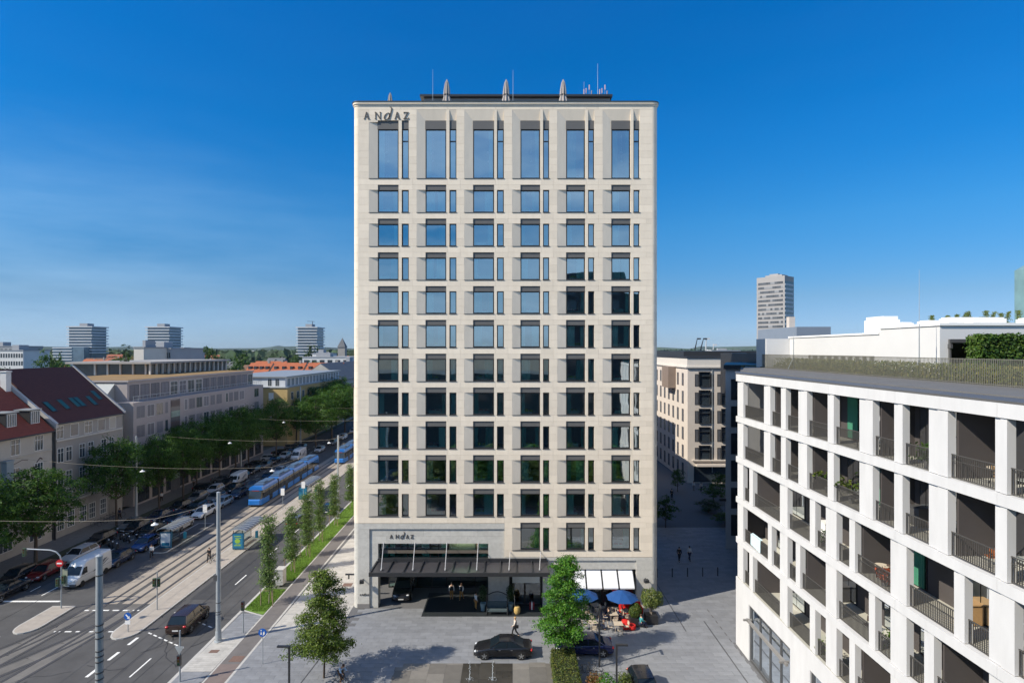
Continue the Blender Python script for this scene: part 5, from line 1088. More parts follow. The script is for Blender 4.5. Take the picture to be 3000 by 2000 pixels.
for k in range(16): place([oak, pt2][k % 2], (-17+2.3*k+random.uniform(-.6, .6), [10, 16, 21][k % 3]+random.uniform(-1.5, 1.5), 0), k, GROVE_LAB, 'tree', 'trees of the grove on the square', (1.5, 1.5, 1.0))
pop = [make_tree('columnar_tree', [(.34*math.sin(2.4*i+s), .34*math.cos(2.4*i+s), 1.7+.23*i+.2*math.sin(5*i+s), (.62-.013*i)*(1+.25*math.sin(7.3*i+s)), (.62-.013*i)*(1+.38*math.sin(7.3*i+s)), .6) for i in range(30)], 6200, .17, 1.5, .055, LEAFP, BARKP, 18, .24, 20+s, inner=.25) for s in range(2)]
for i, (x, Y, h, lab) in enumerate([(-24.6, 58.7, 9.0, 'slender young poplar with tall bare trunk at the near end of the lawn strip'), (-25.6, 67.3, 7.2, 'slender young poplar, second along the lawn strip'), (-25.6, 72.3, 7.9, 'slender young poplar, third along the lawn strip'), (-25.9, 78, 8.1, 'slender young poplar, fourth along the lawn strip'), (-26.0, 85, 7.5, 'slender young poplar, fifth along the lawn strip beside the grey mast'), (-26.2, 94, 6.9, 'slender young poplar, farthest one showing beside the hotel wall')]):
    place(pop[i % 2], (x, Y, 0), i*1.7, lab, group='young trees in the lawn strip', sc=(1, 1, h/8.9))
    for k, (dx, dy) in enumerate(((-.55, -.4), (.55, -.4), (0, .6))): 
        pass
STK = M('wooden_stake', (.28, .21, .14), .85, .2, 4)
for i, (x, Y) in enumerate([(-24.6, 58.7), (-25.6, 67.3), (-25.6, 72.3), (-25.9, 78), (-26., 85)]):
    s_ = thing('tree_stakes', ['three', 'second set of three', 'third set of three', 'fourth set of three', 'farthest set of three'][i]+' wooden stakes around a slender lawn strip poplar'+['', ', by the stone pillar', ' in mid strip', ' beyond mid strip', ' by the mast'][i], 'stake', (x, Y, 0), 0, 'tree stakes on the lawn strip')
    for k, (dx, dy) in enumerate(((-.6, -.5), (.6, -.5), (0, .7))): q = MB(); q.tube((x+dx, Y+dy, 0), (x+dx, Y+dy, 1.7), .045, n=6); q.build('stake', STK, s_)
    q = MB(); q.tube((x-.6, Y-.5, 1.55), (x+.6, Y-.5, 1.55), .035, n=4); q.build('crossbar', STK, s_)
ft = [make_tree('town_tree', lobes_round(3.5, 13, 10, 13, 40+s, .5), 1500, .72, 3, .25, [LEAFS, LEAF, LEAFD][s], seed=40+s, per=14, sig=.5) for s in range(3)]
rt = random.Random(11)
spec = [(145, 215, 27, 11, 'round dark green tree right of the white flat house on the left'), (607, 330, 29.5, 13, 'round green tree left of the long red roofs'), (917, 380, 30.2, 14, 'round dark tree before the third terraced tower'), (705, 420, 26, 13, 'round tree among the far roofs, centre left'), (1965, 250, 25.6, 6, 'round green tree on the skyline right of the hotel'), (2120, 190, 24.0, 9, 'green tree crown beyond the beige block roof'), (2168, 140, 23.6, 5, 'small green tree beside the dark roof of the shaded block')]
for i, (px, Y, h, w, lab) in enumerate(spec): place(ft[i % 3], ((px-1500)*Y/F, Y, 0), i, lab, sc=(w/10, w/10, h/14.2))
con = make_tree('tall_conifer', [(.9*(1-i/16)*2*math.cos(i*2.4), .9*(1-i/16)*2*math.sin(i*2.4), 3+1.5*i, 2.5-.12*i, 2.5-.12*i, .7) for i in range(16)], 3600, .5, 3, .3, LEAFD, seed=77, per=16, sig=.35); place(con, (-80.6, 121, 0), 0, 'tall loose conifer behind the office block with the planted roof', sc=(.92, .92, 1.02))
nplace = 0
for k in range(120):
    px = rt.uniform(-20, 1005); Y = rt.choice([104, 118, 135, 150, 165, 185, 210, 240, 280, 330, 400, 480, 600])*rt.uniform(.93, 1.07); x = (px-1500)*Y/F
    if x > -84 and Y < 270 or (Y < 158 and x > -93): continue
    h = rt.uniform(15.5, 21) if Y < 250 else rt.uniform(16, 24); w = h*rt.uniform(.6, .95)
    place(ft[k % 3], (x, Y, 0), k, 'leafy tree in the green belt among the rooftops on the left', None, 'trees among the rooftops', (w/10, w/10, h/14.2)); nplace += 1
for k in range(26):
    px = rt.uniform(1935, 2225); Y = rt.uniform(260, 800); x = (px-1500)*Y/F; h = rt.uniform(17, 23)
    place(ft[k % 3], (x, Y, 0), k, 'leafy tree on the far town side right of the hotel', None, 'trees right of the hotel', (h/14, h/14, h/14.2))
n = 16000; px = RNG.uniform(-60, 2300, n); Yf = 700+RNG.random(n)**1.5*3200; C = np.stack([(px-1500)*Yf/F, Yf, 8+13*RNG.random(n)], 1)
o = link('distant_woods', leaf_mesh('distant_woods', C, np.tile([[0, -1, .6]], (n, 1)), 13, M('distant_leaf', (.035, .062, .03), .9, .3, .02, isl=.4), .7), None); o['kind'] = 'stuff'
# hedge, shrubs, planters in front
hg = thing('clipped_hedge', 'long clipped green hedge on the plaza below the bright green tree', 'hedge', (4.15, 43, 0))
C, N = boxleaves(3.25, 5.05, 37, 47.7, .05, 1.25, 15000, .12, .06); link('leaves', leaf_mesh('leaves', C-np.array([4.15, 43, 0]), N, .13, M('boxwood_leaf', (.085, .115, .02), .6, .3, 1.2, isl=.45, transl=.25, sat=.1)), hg)
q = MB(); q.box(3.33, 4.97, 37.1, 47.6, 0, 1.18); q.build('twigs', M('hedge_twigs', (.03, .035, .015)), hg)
def shrub(x, y, w, h, n, lab, mat, name='shrub', z=0, size=.15):
    t = thing(name, lab, 'shrub', (x, y, z)); L = [(random.uniform(-.3, .3)*w, random.uniform(-.3, .3)*w, h*random.uniform(.35, .7), w*.32, w*.32, h*.3) for _ in range(9)]
    Lb = np.array(L); li = RNG.integers(0, 9, n); d = unit(RNG.normal(0, 1, (n, 3))); C = Lb[li, :3]+d*Lb[li, 3:6]*(.5+.5*RNG.random((n, 1))); C[:, 2] = np.abs(C[:, 2])
    link('leaves', leaf_mesh('leaves', C, d+np.array([0, 0, .5]), size, mat), t); q = MB()
    for l in L: q.tube((0, 0, 0), l[:3], .02, .008, 4)
    q.build('stem', BARK, t); ORI[t] = Vector((0, 0, 0)); return t
shrub(6.1, 43.6, 1.5, 1.5, 900, 'reddish green shrub right of the clipped hedge', M('autumn_leaf', (.15, .09, .02), .6, .3, 2, isl=.45, transl=.25, sat=.1))
shrub(7.3, 42.9, 2.0, 1.9, 1300, 'bright green feathery shrub at the lower picture edge near the dark parked car', LEAFB)
shrub(8.4, 43.4, 1.5, 1.8, 800, 'light green shrub beside the dark parked car at the lower edge', LEAFY)
shrub(-22.0, 42.3, 1.1, .75, 350, 'small grey green shrub at the lower edge beside the dark street lamp', LEAFP); shrub(-24.2, 42.2, .9, .6, 250, 'small grey green shrub at the lower edge on the bike path side', LEAFP)
PLB = M('planter_black', (.022, .022, .024), .5, .1, 2)
def planter(x, y, lab, h, w, mat, ball=True):
    t = thing('planter', lab, 'planter', (x, y, 0)); q = MB(); q.box(x-.55, x+.55, y-.45, y+.45, 0, .8); q.box(x-.5, x+.5, y-.4, y+.4, .8, .81); q.build('box', PLB, t)
    n = 2600; d = unit(RNG.normal(0, 1, (n, 3))); r = .55+.45*RNG.random((n, 1))**.5
    C = np.array([x, y, h-w*.38])+d*np.array([w/2, w/2, w*.42])*r*(1+.12*np.sin(9*d[:, :1])) if ball else np.array([x, y, .8+h*.3])+d*np.array([w/2, w/2, h*.36])*r
    link('crown', leaf_mesh('crown', C-np.array([x, y, 0]), d+np.array([0, 0, .4]), .15, mat), t)
    q = MB()
    for k in range(5): q.tube((x+.06*math.cos(k*1.3), y+.06*math.sin(k*1.3), .8), (x+.25*math.cos(k*1.3), y+.25*math.sin(k*1.3), h-w*.4), .045, .03, 5)
    q.build('stem', BARKP, t)
planter(13.1, 54.7, 'black planter box with a round clipped bush on stems by the restaurant corner', 3.1, 2.1, M('olive_leaf', (.10, .14, .025), .6, .3, 1, isl=.4, transl=.25, sat=.08)); planter(11.5, 54.2, 'black planter box with a loose yellow green shrub beside the terrace tables', 1.9, 1.2, LEAFY, False)
for x, lab in ((-2.85, 'blue grey pot with a dark bay bush left of the hooded bench'), (-.15, 'blue grey pot with a dark bay bush right of the hooded bench')):
    t = thing('bay_pot', lab, 'plant pot', (x, 57.2, 0)); q = MB(); q.lathe([(.2, 0), (.3, .72), (.31, .78), (.26, .78), (.25, .7)], 14, (x, 57.2, 0)); q.build('pot', M('blue_grey_glaze', (.17, .25, .28), .35, .1, 3), t, smooth=1)
    n = 700; d = unit(RNG.normal(0, 1, (n, 3))); C = np.array([0, 0, 1.7])+d*np.array([.5, .5, .85])*(.4+.6*RNG.random((n, 1))); link('leaves', leaf_mesh('leaves', C, d, .14, LEAFD), t)
# alley greenery, all in deep shade
for i, (px, py, h, w, lab) in enumerate([(1950, 1545, 5, 3.2, 'dark bushy tree close to the hotel wall in the shaded alley'), (1985, 1440, 4.5, 2.6, 'small dark tree at the far left of the shaded alley'), (2028, 1405, 4, 2.4, 'small tree before the beige block at the end of the alley'), (2090, 1470, 3.4, 4, 'dark shrub in a long bed on the right of the alley'), (2110, 1455, 4.5, 3, 'dark small tree beside the shaded block in the alley'), (2075, 1500, 2, 4.5, 'low dark bed of shrubs, nearer one on the right of the alley'), (2125, 1540, 2.2, 3.4, 'low dark shrub bed at the foot of the shaded block')]):
    x, y = G(px, py); place(ft[i % 3], (x, y, 0), i, lab, sc=(w/10, w/10, h/14.2))
# ------------------------------------------------------------------ vehicles
def paint(n, c, metal=.05, rough=.25): return M('car_paint_'+n, c, rough, .03, 1, metal=metal, spec=.4, coat=.35)
PT = {k: paint(k, v) for k, v in dict(black=(.012, .012, .014), silver=(.42, .43, .45), white=(.62, .63, .64), blue=(.02, .05, .16), navy=(.010, .016, .07), grey=(.12, .125, .13), red=(.12, .012, .012), darkblue=(.014, .022, .05), pale_blue=(.22, .3, .38), brown=(.035, .022, .018)).items()}
CGL = M('car_glass', (.010, .016, .022), .06, .1, 1, spec=.45); HLT = M('headlight_lens', (.6, .63, .66), .12, .05, 3, spec=.9); TLT = M('tail_light_lens', (.42, .012, .016), .2, .05, 3, spec=.7); PLT = M('number_plate', (.62, .62, .6), .5, .03, 3); RIM = M('alloy_rim', (.4, .41, .42), .3, .05, 3, metal=.7)
KINDS_ = dict(  # L, half width, height, sill, [(t, top height, width share)], A, B, C, D glass feet/heads
    sedan=(4.9, .93, 1.44, .22, [(0, .50, .70), (.02, .66, .84), (.08, .76, .95), (.26, .93, 1), (.5, .95, 1), (.84, .98, 1), (.95, .95, .96), (.985, .86, .88), (1, .60, .78)], .27, .44, .68, .86),
    hatch=(4.2, .88, 1.47, .22, [(0, .50, .72), (.02, .66, .86), (.08, .80, .96), (.24, .95, 1), (.5, .97, 1), (.92, 1.0, 1), (.985, .92, .92), (1, .60, .82)], .24, .40, .84, .965),
    estate=(4.7, .91, 1.48, .22, [(0, .50, .72), (.02, .66, .86), (.08, .80, .96), (.25, .95, 1), (.5, .97, 1), (.93, 1.0, 1), (.985, .92, .92), (1, .60, .82)], .26, .41, .88, .97),
    suv=(4.85, .97, 1.72, .30, [(0, .60, .76), (.02, .82, .9), (.08, .98, .97), (.23, 1.1, 1), (.5, 1.12, 1), (.93, 1.14, 1), (.985, 1.06, .94), (1, .70, .85)], .24, .37, .87, .965))
def make_car(kind):
    L, w, h, sill, prof, A, B, C_, D_ = KINDS_[kind]; t = thing('parked_car', '', 'car'); q = MB(); rows = []
    for tt, zt, ws in prof:
        y = -L/2+L*tt; ww = w*ws; zb = sill+(.10 if tt in (0, 1) else 0)
        half = [(0, zb), (ww*.86, zb), (ww*.985, zb+.10), (ww, zb+.5*(zt-zb)), (ww*.97, zt-.10), (ww*.90, zt-.02), (0, zt+.015)]
        rows.append([(x, y, z) for x, z in half]+[(-x, y, z) for x, z in half[-2:0:-1]])
    m = len(rows[0]); q.add([p for r in rows for p in r], [(i*m+j, i*m+(j+1) % m, (i+1)*m+(j+1) % m, (i+1)*m+j) for i in range(len(rows)-1) for j in range(m)]+[tuple(range(m)), tuple(range((len(rows)-1)*m+m-1, (len(rows)-1)*m-1, -1))])
    q.build('body', PT['black'], t, smooth=42)
    bz = prof[4][1]-.01; yA, yB, yC, yD = (-L/2+L*k for k in (A, B, C_, D_)); wb, wr, zr = w*.90, w*.70, h-.05
    q = MB(); Vb = [(-wb*.93, yA, prof[3][1]-.02), (wb*.93, yA, prof[3][1]-.02), (wb, yA+.25, bz), (wb, yD-.15, bz), (wb*.9, yD, bz+.01), (-wb*.9, yD, bz+.01), (-wb, yD-.15, bz), (-wb, yA+.25, bz)]
    Vt = [(-wr*.95, yB, zr), (wr*.95, yB, zr), (wr, yB+.12, zr), (wr, yC-.1, zr), (wr*.93, yC, zr), (-wr*.93, yC, zr), (-wr, yC-.1, zr), (-wr, yB+.12, zr)]
    q.add(Vb+Vt, [(i, (i+1) % 8, 8+(i+1) % 8, 8+i) for i in range(8)]+[tuple(range(8, 16))]); q.build('windows', CGL, t)
    q = MB(); n = 6
    for i in range(n):
        a, b = i/n, (i+1)/n; f = lambda u: (yB-.03+(yC-yB+.06)*u, zr+.012+.05*math.sin(math.pi*u))
        (ya, za), (yb, zb) = f(a), f(b); e = .03
        q.add([(-wr-.02, ya, za-.02), (-wr*.6, ya, za+e), (wr*.6, ya, za+e), (wr+.02, ya, za-.02), (-wr-.02, yb, zb-.02), (-wr*.6, yb, zb+e), (wr*.6, yb, zb+e), (wr+.02, yb, zb-.02)], [(0, 1, 5, 4), (1, 2, 6, 5), (2, 3, 7, 6)])
    for s in (-1, 1):
        q.tube((s*wb*.95, yA+.06, prof[3][1]), (s*wr, yB+.02, zr+.01), .035, n=5); q.tube((s*wb*.97, yD-.1, bz), (s*wr, yC-.04, zr+.01), .055, n=5); q.tube((s*(wb+.005), (yB+yC)/2, bz), (s*(wr+.005), (yB+yC)/2, zr), .03, n=4)
        q.tube((s*wr, yB, zr+.015), (s*wr, yC, zr+.015), .03, n=4)
    q.build('roof', PT['black'], t, smooth=50)
    r = .33 if kind != 'suv' else .37
    for s in (-1, 1):
        for yy in (-L/2+L*.185, L/2-L*.19):
            k = MB()                                   # wheel lying along x
            for (r0, x0, x1) in ((r, w*s-.19*s, w*s+.012*s),):
                vs = [(x, yy+r0*math.cos(2*math.pi*i/18), r0+r0*math.sin(2*math.pi*i/18)) for x in (x0, x1) for i in range(18)]; k.add(vs, [(i, (i+1) % 18, 18+(i+1) % 18, 18+i) for i in range(18)]+[tuple(range(17, -1, -1)), tuple(range(18, 36))])
            wl = k.build('wheel', BLACK, t, smooth=40); k = MB(); rr = r*.68; x1 = w*s+.02*s
            vs = [(x1, yy+rr*math.cos(2*math.pi*i/18), r+rr*math.sin(2*math.pi*i/18)) for i in range(18)]+[(x1-.03*s, yy, r)]; k.add([(x1-.01*s, a[1], a[2]) for a in vs[:18]], [tuple(range(18))])
            for j in range(5): a = 2*math.pi*j/5+.3; k.obox((x1+.0*s, yy+rr*.5*math.cos(a), r+rr*.5*math.sin(a)), (.03, rr*.98, .07), 0, a)
            k.build('rim', RIM, wl)
            k = MB(); vs = [(w*s*.985+.012*s, yy+(r+.07)*math.cos(2*math.pi*i/18), r+.03+(r+.06)*math.sin(2*math.pi*i/18)) for i in range(18)]; k.add(vs, [tuple(range(18))]); k.build('wheel_arch', BLACK, t)
        k = MB(); z = prof[1][1]-.04; k.ball((s*w*.68, -L/2+.16, z), (.18, .13, .07), 8, 5); k.build('headlight', HLT, t, smooth=1)
        k = MB(); z = prof[-2][1]-.10; k.ball((s*w*.80, L/2-.07, z), (.17, .10, .11), 8, 5); k.build('tail_light', TLT, t, smooth=1)
        k = MB(); k.ball((s*(w+.07), yA+.38, bz+.06), (.1, .06, .07), 7, 5); k.build('mirror', PT['black'], t, smooth=1)
        k = MB(); k.box(s*(w-.01), s*(w+.012), -.35, -.2, bz-.16, bz-.12); k.box(s*(w-.01), s*(w+.012), .65, .8, bz-.15, bz-.11); k.build('handle', RIM, t)
    k = MB(); k.box(-.38, .38, -L/2-.012, -L/2+.06, sill+.17, sill+.37); k.box(-.62, .62, -L/2-.004, -L/2+.1, sill+.02, sill+.1); k.build('grille', BLACK, t)
    k = MB(); k.box(-.26, .26, -L/2-.022, -L/2, sill+.08, sill+.19); k.build('number_plate', PLT, t); k = MB(); zz = prof[-1][1]+.02; k.box(-.26, .26, L/2+.0, L/2+.02, zz-.12, zz); k.build('number_plate', PLT, t)
    index_kids(t); return t
CAR = {k: make_car(k) for k in KINDS_}
def car(kind, x, y, rz, color, lab, group=None, z=-.12, name=None):
    c = place(CAR[kind], (x, y, z), rz, lab, 'car', group)
    c.name = name or 'parked_car'
    for ch in c.children:
        if ch.name.split('.')[0] in ('body', 'roof', 'mirror'): ch.material_slots[0].link = 'OBJECT'; ch.material_slots[0].material = PT[color]
    if not group and 'group' in c: del c['group']
    return c
PI = math.pi
car('sedan', -.75, 49.0, -PI/2+.0, 'black', 'glossy black sedan standing sideways on the plaza before the entrance mat', z=0)
car('sedan', 6.1, 49.4, -PI/2+.0, 'navy', 'dark blue sedan standing sideways behind the hedge and the bright tree', z=0)
car('suv', -30.3, 54.4, PI+.05, 'brown', 'dark brown SUV with red tail lights driving away on the right road', name='driving_car')
car('suv', -11.4, 61.2, .06, 'black', 'black people carrier parked under the entrance canopy', z=0)
car('hatch', 9.9, 43.3, 0.05, 'black', 'black car seen from above at the lower picture edge beside the shrubs', z=0)
car('hatch', -31.7, 85.5, PI, 'grey', 'dark grey car half hidden by the second poplar on the right road'); car('hatch', -29.0, 92.5, PI, 'darkblue', 'small dark car beside the grey mast behind the poplars')
lane = [(70.2, 'darkblue', 'hatch', 'dark blue car with a shaded front in the left road, behind the white van'), (75.6, 'blue', 'hatch', 'blue car in the left road beside the tram shelter'), (83.8, 'silver', 'hatch', 'silver car in the left road just behind the dark tram shelter'), (90.2, 'white', 'estate', 'white car with blue windscreen in the left road, ahead of the tram'), (96, 'pale_blue', 'estate', 'pale blue car in the left road beside the tram front'), (102, 'darkblue', 'hatch', 'dark blue car in the left road alongside the tram, first behind its front'), (108.5, 'grey', 'estate', 'grey car in the left road alongside the tram, second behind its front'), (114.5, 'black', 'sedan', 'black car in the left road alongside the tram, third behind its front'), (121, 'silver', 'hatch', 'silver car in the left road near the tram tail'), (147, 'silver', 'hatch', 'silver car far up the left road under the trees'), (158, 'grey', 'hatch', 'grey car far up the left road beyond the light crossing'), (168, 'white', 'estate', 'white car far up the road, second beyond the light crossing'), (180, 'white', 'hatch', 'small white car at the far end of the road')]
for Y, c, k, lab in lane: car(k, sx(-47.35, Y), Y, 0.0, c, lab, 'cars queuing in the left road', name='car')
park = ['black', 'red', 'silver', 'black', 'darkblue', 'black', 'grey', 'silver', 'black', 'darkblue', 'black', 'grey', 'black', 'silver', 'black', 'darkblue']
ord_ = ['nearest the camera', 'second from the stop line', 'third from the stop line', 'fourth from the stop line', 'beside the parked motorcycles', 'just beyond the motorcycles', 'before the dark street tree of the grey house', 'with bright bonnet beyond the lit tree', 'under the first office tree', 'under the second office tree', 'under the third office tree', 'under the fourth office tree', 'under the fifth office tree', 'near the office corner', 'past the office corner', 'last in the shaded row']
i = 0
for k, Y in enumerate([60.9, 66.2, 71.6, 82.6, 88.2, 93.6, 99.2, 104.8, 110.2, 115.6, 121.4, 127, 132.6, 138.2, 144, 150]):
    car(['sedan', 'hatch', 'estate', 'hatch'][k % 4], sx(-53.0, Y)+.15*math.sin(k*3), Y, .04*math.sin(k*2.2), park[k], park[k]+' car parked at the left kerb, '+ord_[k], 'cars parked along the left kerb')
for k in range(7): car(['hatch', 'sedan'][k % 2], sx(-55.2, 103+7.3*k)+.0, 106+7.3*k, PI/2+.2, ['black', 'grey', 'darkblue', 'black', 'silver', 'black', 'grey'][k], 'dark car parked nose in beneath the office trees, '+['first', 'second', 'third', 'fourth', 'fifth', 'sixth', 'last'][k]+' from the grey house', 'cars parked nose in under the trees')
for k, (x, y, c, kd, lab) in enumerate([(-50.6, 81.5, 'black', 'sedan', 'black car wedged between the two left car rows near the dark shelter'), (-50.5, 87.3, 'darkblue', 'hatch', 'dark blue car in the middle car row beside the silver one'), (-50.7, 93.2, 'black', 'estate', 'black estate in the middle car row beside the white car'), (-50.8, 99.5, 'grey', 'hatch', 'grey car in the middle car row level with the tram front'), (-54.9, 77.5, 'black', 'hatch', 'black car parked half on the verge behind the motorcycles'), (-55.1, 84.2, 'grey', 'sedan', 'grey car parked half on the verge beside the lit tree'), (-50.9, 106, 'black', 'sedan', 'black car in the middle row under the long shaded trees'), (-55.3, 65.0, 'black', 'hatch', 'black car half on the verge before the cream house')]): car(kd, x, y, .05*math.sin(k*4), c, lab)
# white delivery van
vn = thing('delivery_van', 'white delivery van waiting at the stop line with blue grey windscreen', 'van', (0, 0, 0)); VW = PT['white']
def loft(rows, q): m = len(rows[0]); q.add([p for r in rows for p in r], [(i*m+j, i*m+(j+1) % m, (i+1)*m+(j+1) % m, (i+1)*m+j) for i in range(len(rows)-1) for j in range(m)]+[tuple(range(m)), tuple(range((len(rows)-1)*m+m-1, (len(rows)-1)*m-1, -1))])
rows = []
for y, zt, w in ((-3.0, .8, .8), (-2.9, 1.05, .93), (-2.35, 1.3, 1.0), (-1.75, 2.2, .97), (-1.35, 2.6, .95), (-.9, 2.72, .96), (2.9, 2.72, .96), (3.0, 2.6, .93)):
    hf = [(0, .35), (w*.9, .35), (w, .5), (w, min(1.3, zt-.1)), (w*(.93 if zt > 2 else .98), zt-.12), (w*.8, zt), (0, zt+.02)]; rows.append([(x, y, z) for x, z in hf]+[(-x, y, z) for x, z in hf[-2:0:-1]])
q = MB(); loft(rows, q); q.build('body', VW, vn, smooth=35)
q = MB(); q.quad((-.84, -2.31, 1.40), (.84, -2.31, 1.40), (.78, -1.74, 2.23), (-.78, -1.74, 2.23)); q.build('windscreen', CGL, vn)
for s in (-1, 1):
    q = MB(); q.quad((s*1.0, -2.1, 1.42), (s*1.005, -1.2, 1.4), (s*.96, -1.2, 2.1), (s*.955, -1.72, 2.1)); q.build('side_window', CGL, vn)
    q = MB(); q.ball((s*.7, -2.93, .98), (.2, .12, .16), 8, 5); q.build('headlight', HLT, vn, smooth=1); q = MB(); q.obox((s*1.12, -2.0, 1.6), (.16, .1, .34)); q.build('mirror', BLACK, vn)
    for yy in (-2.0, 1.9):
        k = MB(); k.add([(x, yy+.36*math.cos(2*PI*i/16), .36+.36*math.sin(2*PI*i/16)) for x in (s*.78, s*1.015) for i in range(16)], [(i, (i+1) % 16, 16+(i+1) % 16, 16+i) for i in range(16)]+[tuple(range(15, -1, -1)), tuple(range(16, 32))]); k.build('wheel', BLACK, vn)
q = MB(); q.box(-.95, .95, -3.06, -2.9, .36, .62); q.box(-.5, .5, -2.99, -2.9, .75, .88); q.build('bumper', ANTH, vn); q = MB(); q.box(-.26, .26, -3.08, -3.06, .45, .56); q.build('number_plate', PLT, vn)
q = MB(); q.prismx([(-.3, 1.1), (.5, 1.1), (2.2, 2.0), (1.7, 2.0)], .963, .985); q.prismx([(.3, 1.0), (.7, 1.0), (2.4, 1.75), (2.2, 1.75)], .963, .985); q.build('stripe', M('van_grey_stripe', (.12, .13, .15), .4, .1, 3), vn)
index_kids(vn); vn.location = (-47.8, 65.2, -.12); vn.scale = (.94, .94, .94)
v2 = copy_tree(vn); v2.location = (-50.2, 136.5, -.12); v2['label'] = 'white box van far up the left road beyond the tram'; v3 = copy_tree(vn); v3.location = (sx(-52.9, 77), 112.6, -.12); v3['label'] = 'pale minivan in the shaded row beside the middle of the tram'; v3.scale = (.9, .85, .75)
# trams
TBL = M('tram_blue', (.02, .16, .52), .3, .05, .5, spec=.5, coat=.5); TRF = M('tram_roof', (.07, .12, .20), .5, .15, .6); TGLS = M('tram_glass', (.018, .022, .024), .06, .3, .8, spec=.9); TDK = M('tram_dark', (.015, .016, .018), .5, .1, 2); LEDR = M('destination_display', (.25, .02, .015), .4, .1, 6)
def make_tram(nsec):
    t = thing('tram', '', 'tram'); w = 1.15; ln = 7.5; y = 0
    for s in range(nsec):
        y0, y1 = s*ln+(.0 if s else .9), (s+1)*ln-.55
        q = MB(); q.prismy([(-w, .25), (w, .25), (w, 1.18), (-w, 1.18)], y0, y1); q.prismy([(-w, 2.5), (w, 2.5), (w*.96, 2.85), (w*.8, 3.1), (-w*.8, 3.1), (-w*.96, 2.85)], y0, y1); sec = q.build('car_body', TBL, t)
        q = MB(); q.prismy([(-w+.015, 1.18), (w-.015, 1.18), (w-.015, 2.5), (-w+.015, 2.5)], y0+.001, y1-.001); q.build('window_band', TGLS, sec)
        for sd in (-1, 1):
            for k in range(5):
                q = MB(); yy = y0+(y1-y0)*(k+.5)/5; q.box(sd*(w-.02), sd*(w+.004), yy-.05, yy+.05, 1.19, 2.49); q.build('pillar', TDK, sec)
            q = MB(); yy = y0+(y1-y0)*.5; q.box(sd*(w-.01), sd*(w+.012), yy-.65, yy+.65, .32, 2.4); q.build('door', TGLS, sec)
        q = MB(); q.box(-.75, .75, y0+.8, y1-.5, 3.1, 3.38); q.box(-.55, .55, y0+1.5, y1-3, 3.38, 3.55); q.build('roof_equipment', TRF, sec)
        if s: q = MB(); q.box(-w+.08, w-.08, y0-.56, y0+.01, .35, 3.0); q.build('bellows', TDK, t)
    # front nose
    rows = []
    for yy, zt, ww, zb in ((-.12, 1.0, .82, .35), (.0, 1.22, .98, .28), (.25, 1.3, 1.1, .25), (.9, 1.3, 1.15, .25)): hf = [(0, zb), (ww, zb), (ww, zt), (0, zt)]; rows.append([(x, yy, z) for x, z in hf]+[(-x, yy, z) for x, z in hf[-2:0:-1]])
    q = MB(); loft(rows, q); q.prismy([(-1.15, 2.62), (1.15, 2.62), (1.1, 2.85), (.92, 3.12), (-.92, 3.12), (-1.1, 2.85)], .42, .9); q.build('cab_front', TBL, t, smooth=40)
    q = MB(); q.add([(-.98, .0, 1.23), (.98, .0, 1.23), (1.13, .3, 1.3), (1.13, .9, 1.3), (1.13, .9, 2.62), (1.13, .62, 2.62), (.98, .43, 2.62), (-.98, .43, 2.62), (-1.13, .62, 2.62), (-1.13, .9, 2.62), (-1.13, .9, 1.3), (-1.13, .3, 1.3)], [(0, 1, 6, 7), (1, 2, 5, 6), (2, 3, 4, 5), (0, 7, 8, 11), (11, 8, 9, 10)]); q.build('windscreen', TGLS, t)
    q = MB(); q.add([(-.6, .37, 2.36), (.6, .37, 2.36), (.6, .40, 2.58), (-.6, .40, 2.58)], [(0, 1, 2, 3)]); q.build('destination_sign', LEDR, t)
    for s in (-1, 1): q = MB(); q.ball((s*.66, -.05, .72), (.13, .06, .1), 8, 5); q.build('headlight', HLT, t, smooth=1); q = MB(); q.box(s*1.18, s*1.3, .5, .7, 1.7, 2.2); q.build('mirror', TDK, t)
    q = MB(); q.box(-.9, .9, -.14, .1, .18, .34); q.build('bumper', TDK, t)
    q = MB(); yy = ln*nsec*.45; q.tube((-.5, yy, 3.4), (-.5, yy+1.5, 4.3), .03, n=4); q.tube((.5, yy, 3.4), (.5, yy+1.5, 4.3), .03, n=4); q.tube((-.8, yy+.3, 5.4), (.8, yy+.3, 5.4), .03, n=4); q.tube((-.5, yy+1.5, 4.3), (-.4, yy+.3, 5.4), .025, n=4); q.tube((.5, yy+1.5, 4.3), (.4, yy+.3, 5.4), .025, n=4); q.build('pantograph', TDK, t)
    index_kids(t); return t
tr = make_tram(4); place(tr, (-42.3, 95.3, -.08), .014, 'long blue tram with dark windows standing at the left track', 'tram'); place(tr, (sx(-37.9, 130)-.0, 131, -.08), .014, 'second blue tram cut off by the hotel edge on the far track', 'tram')
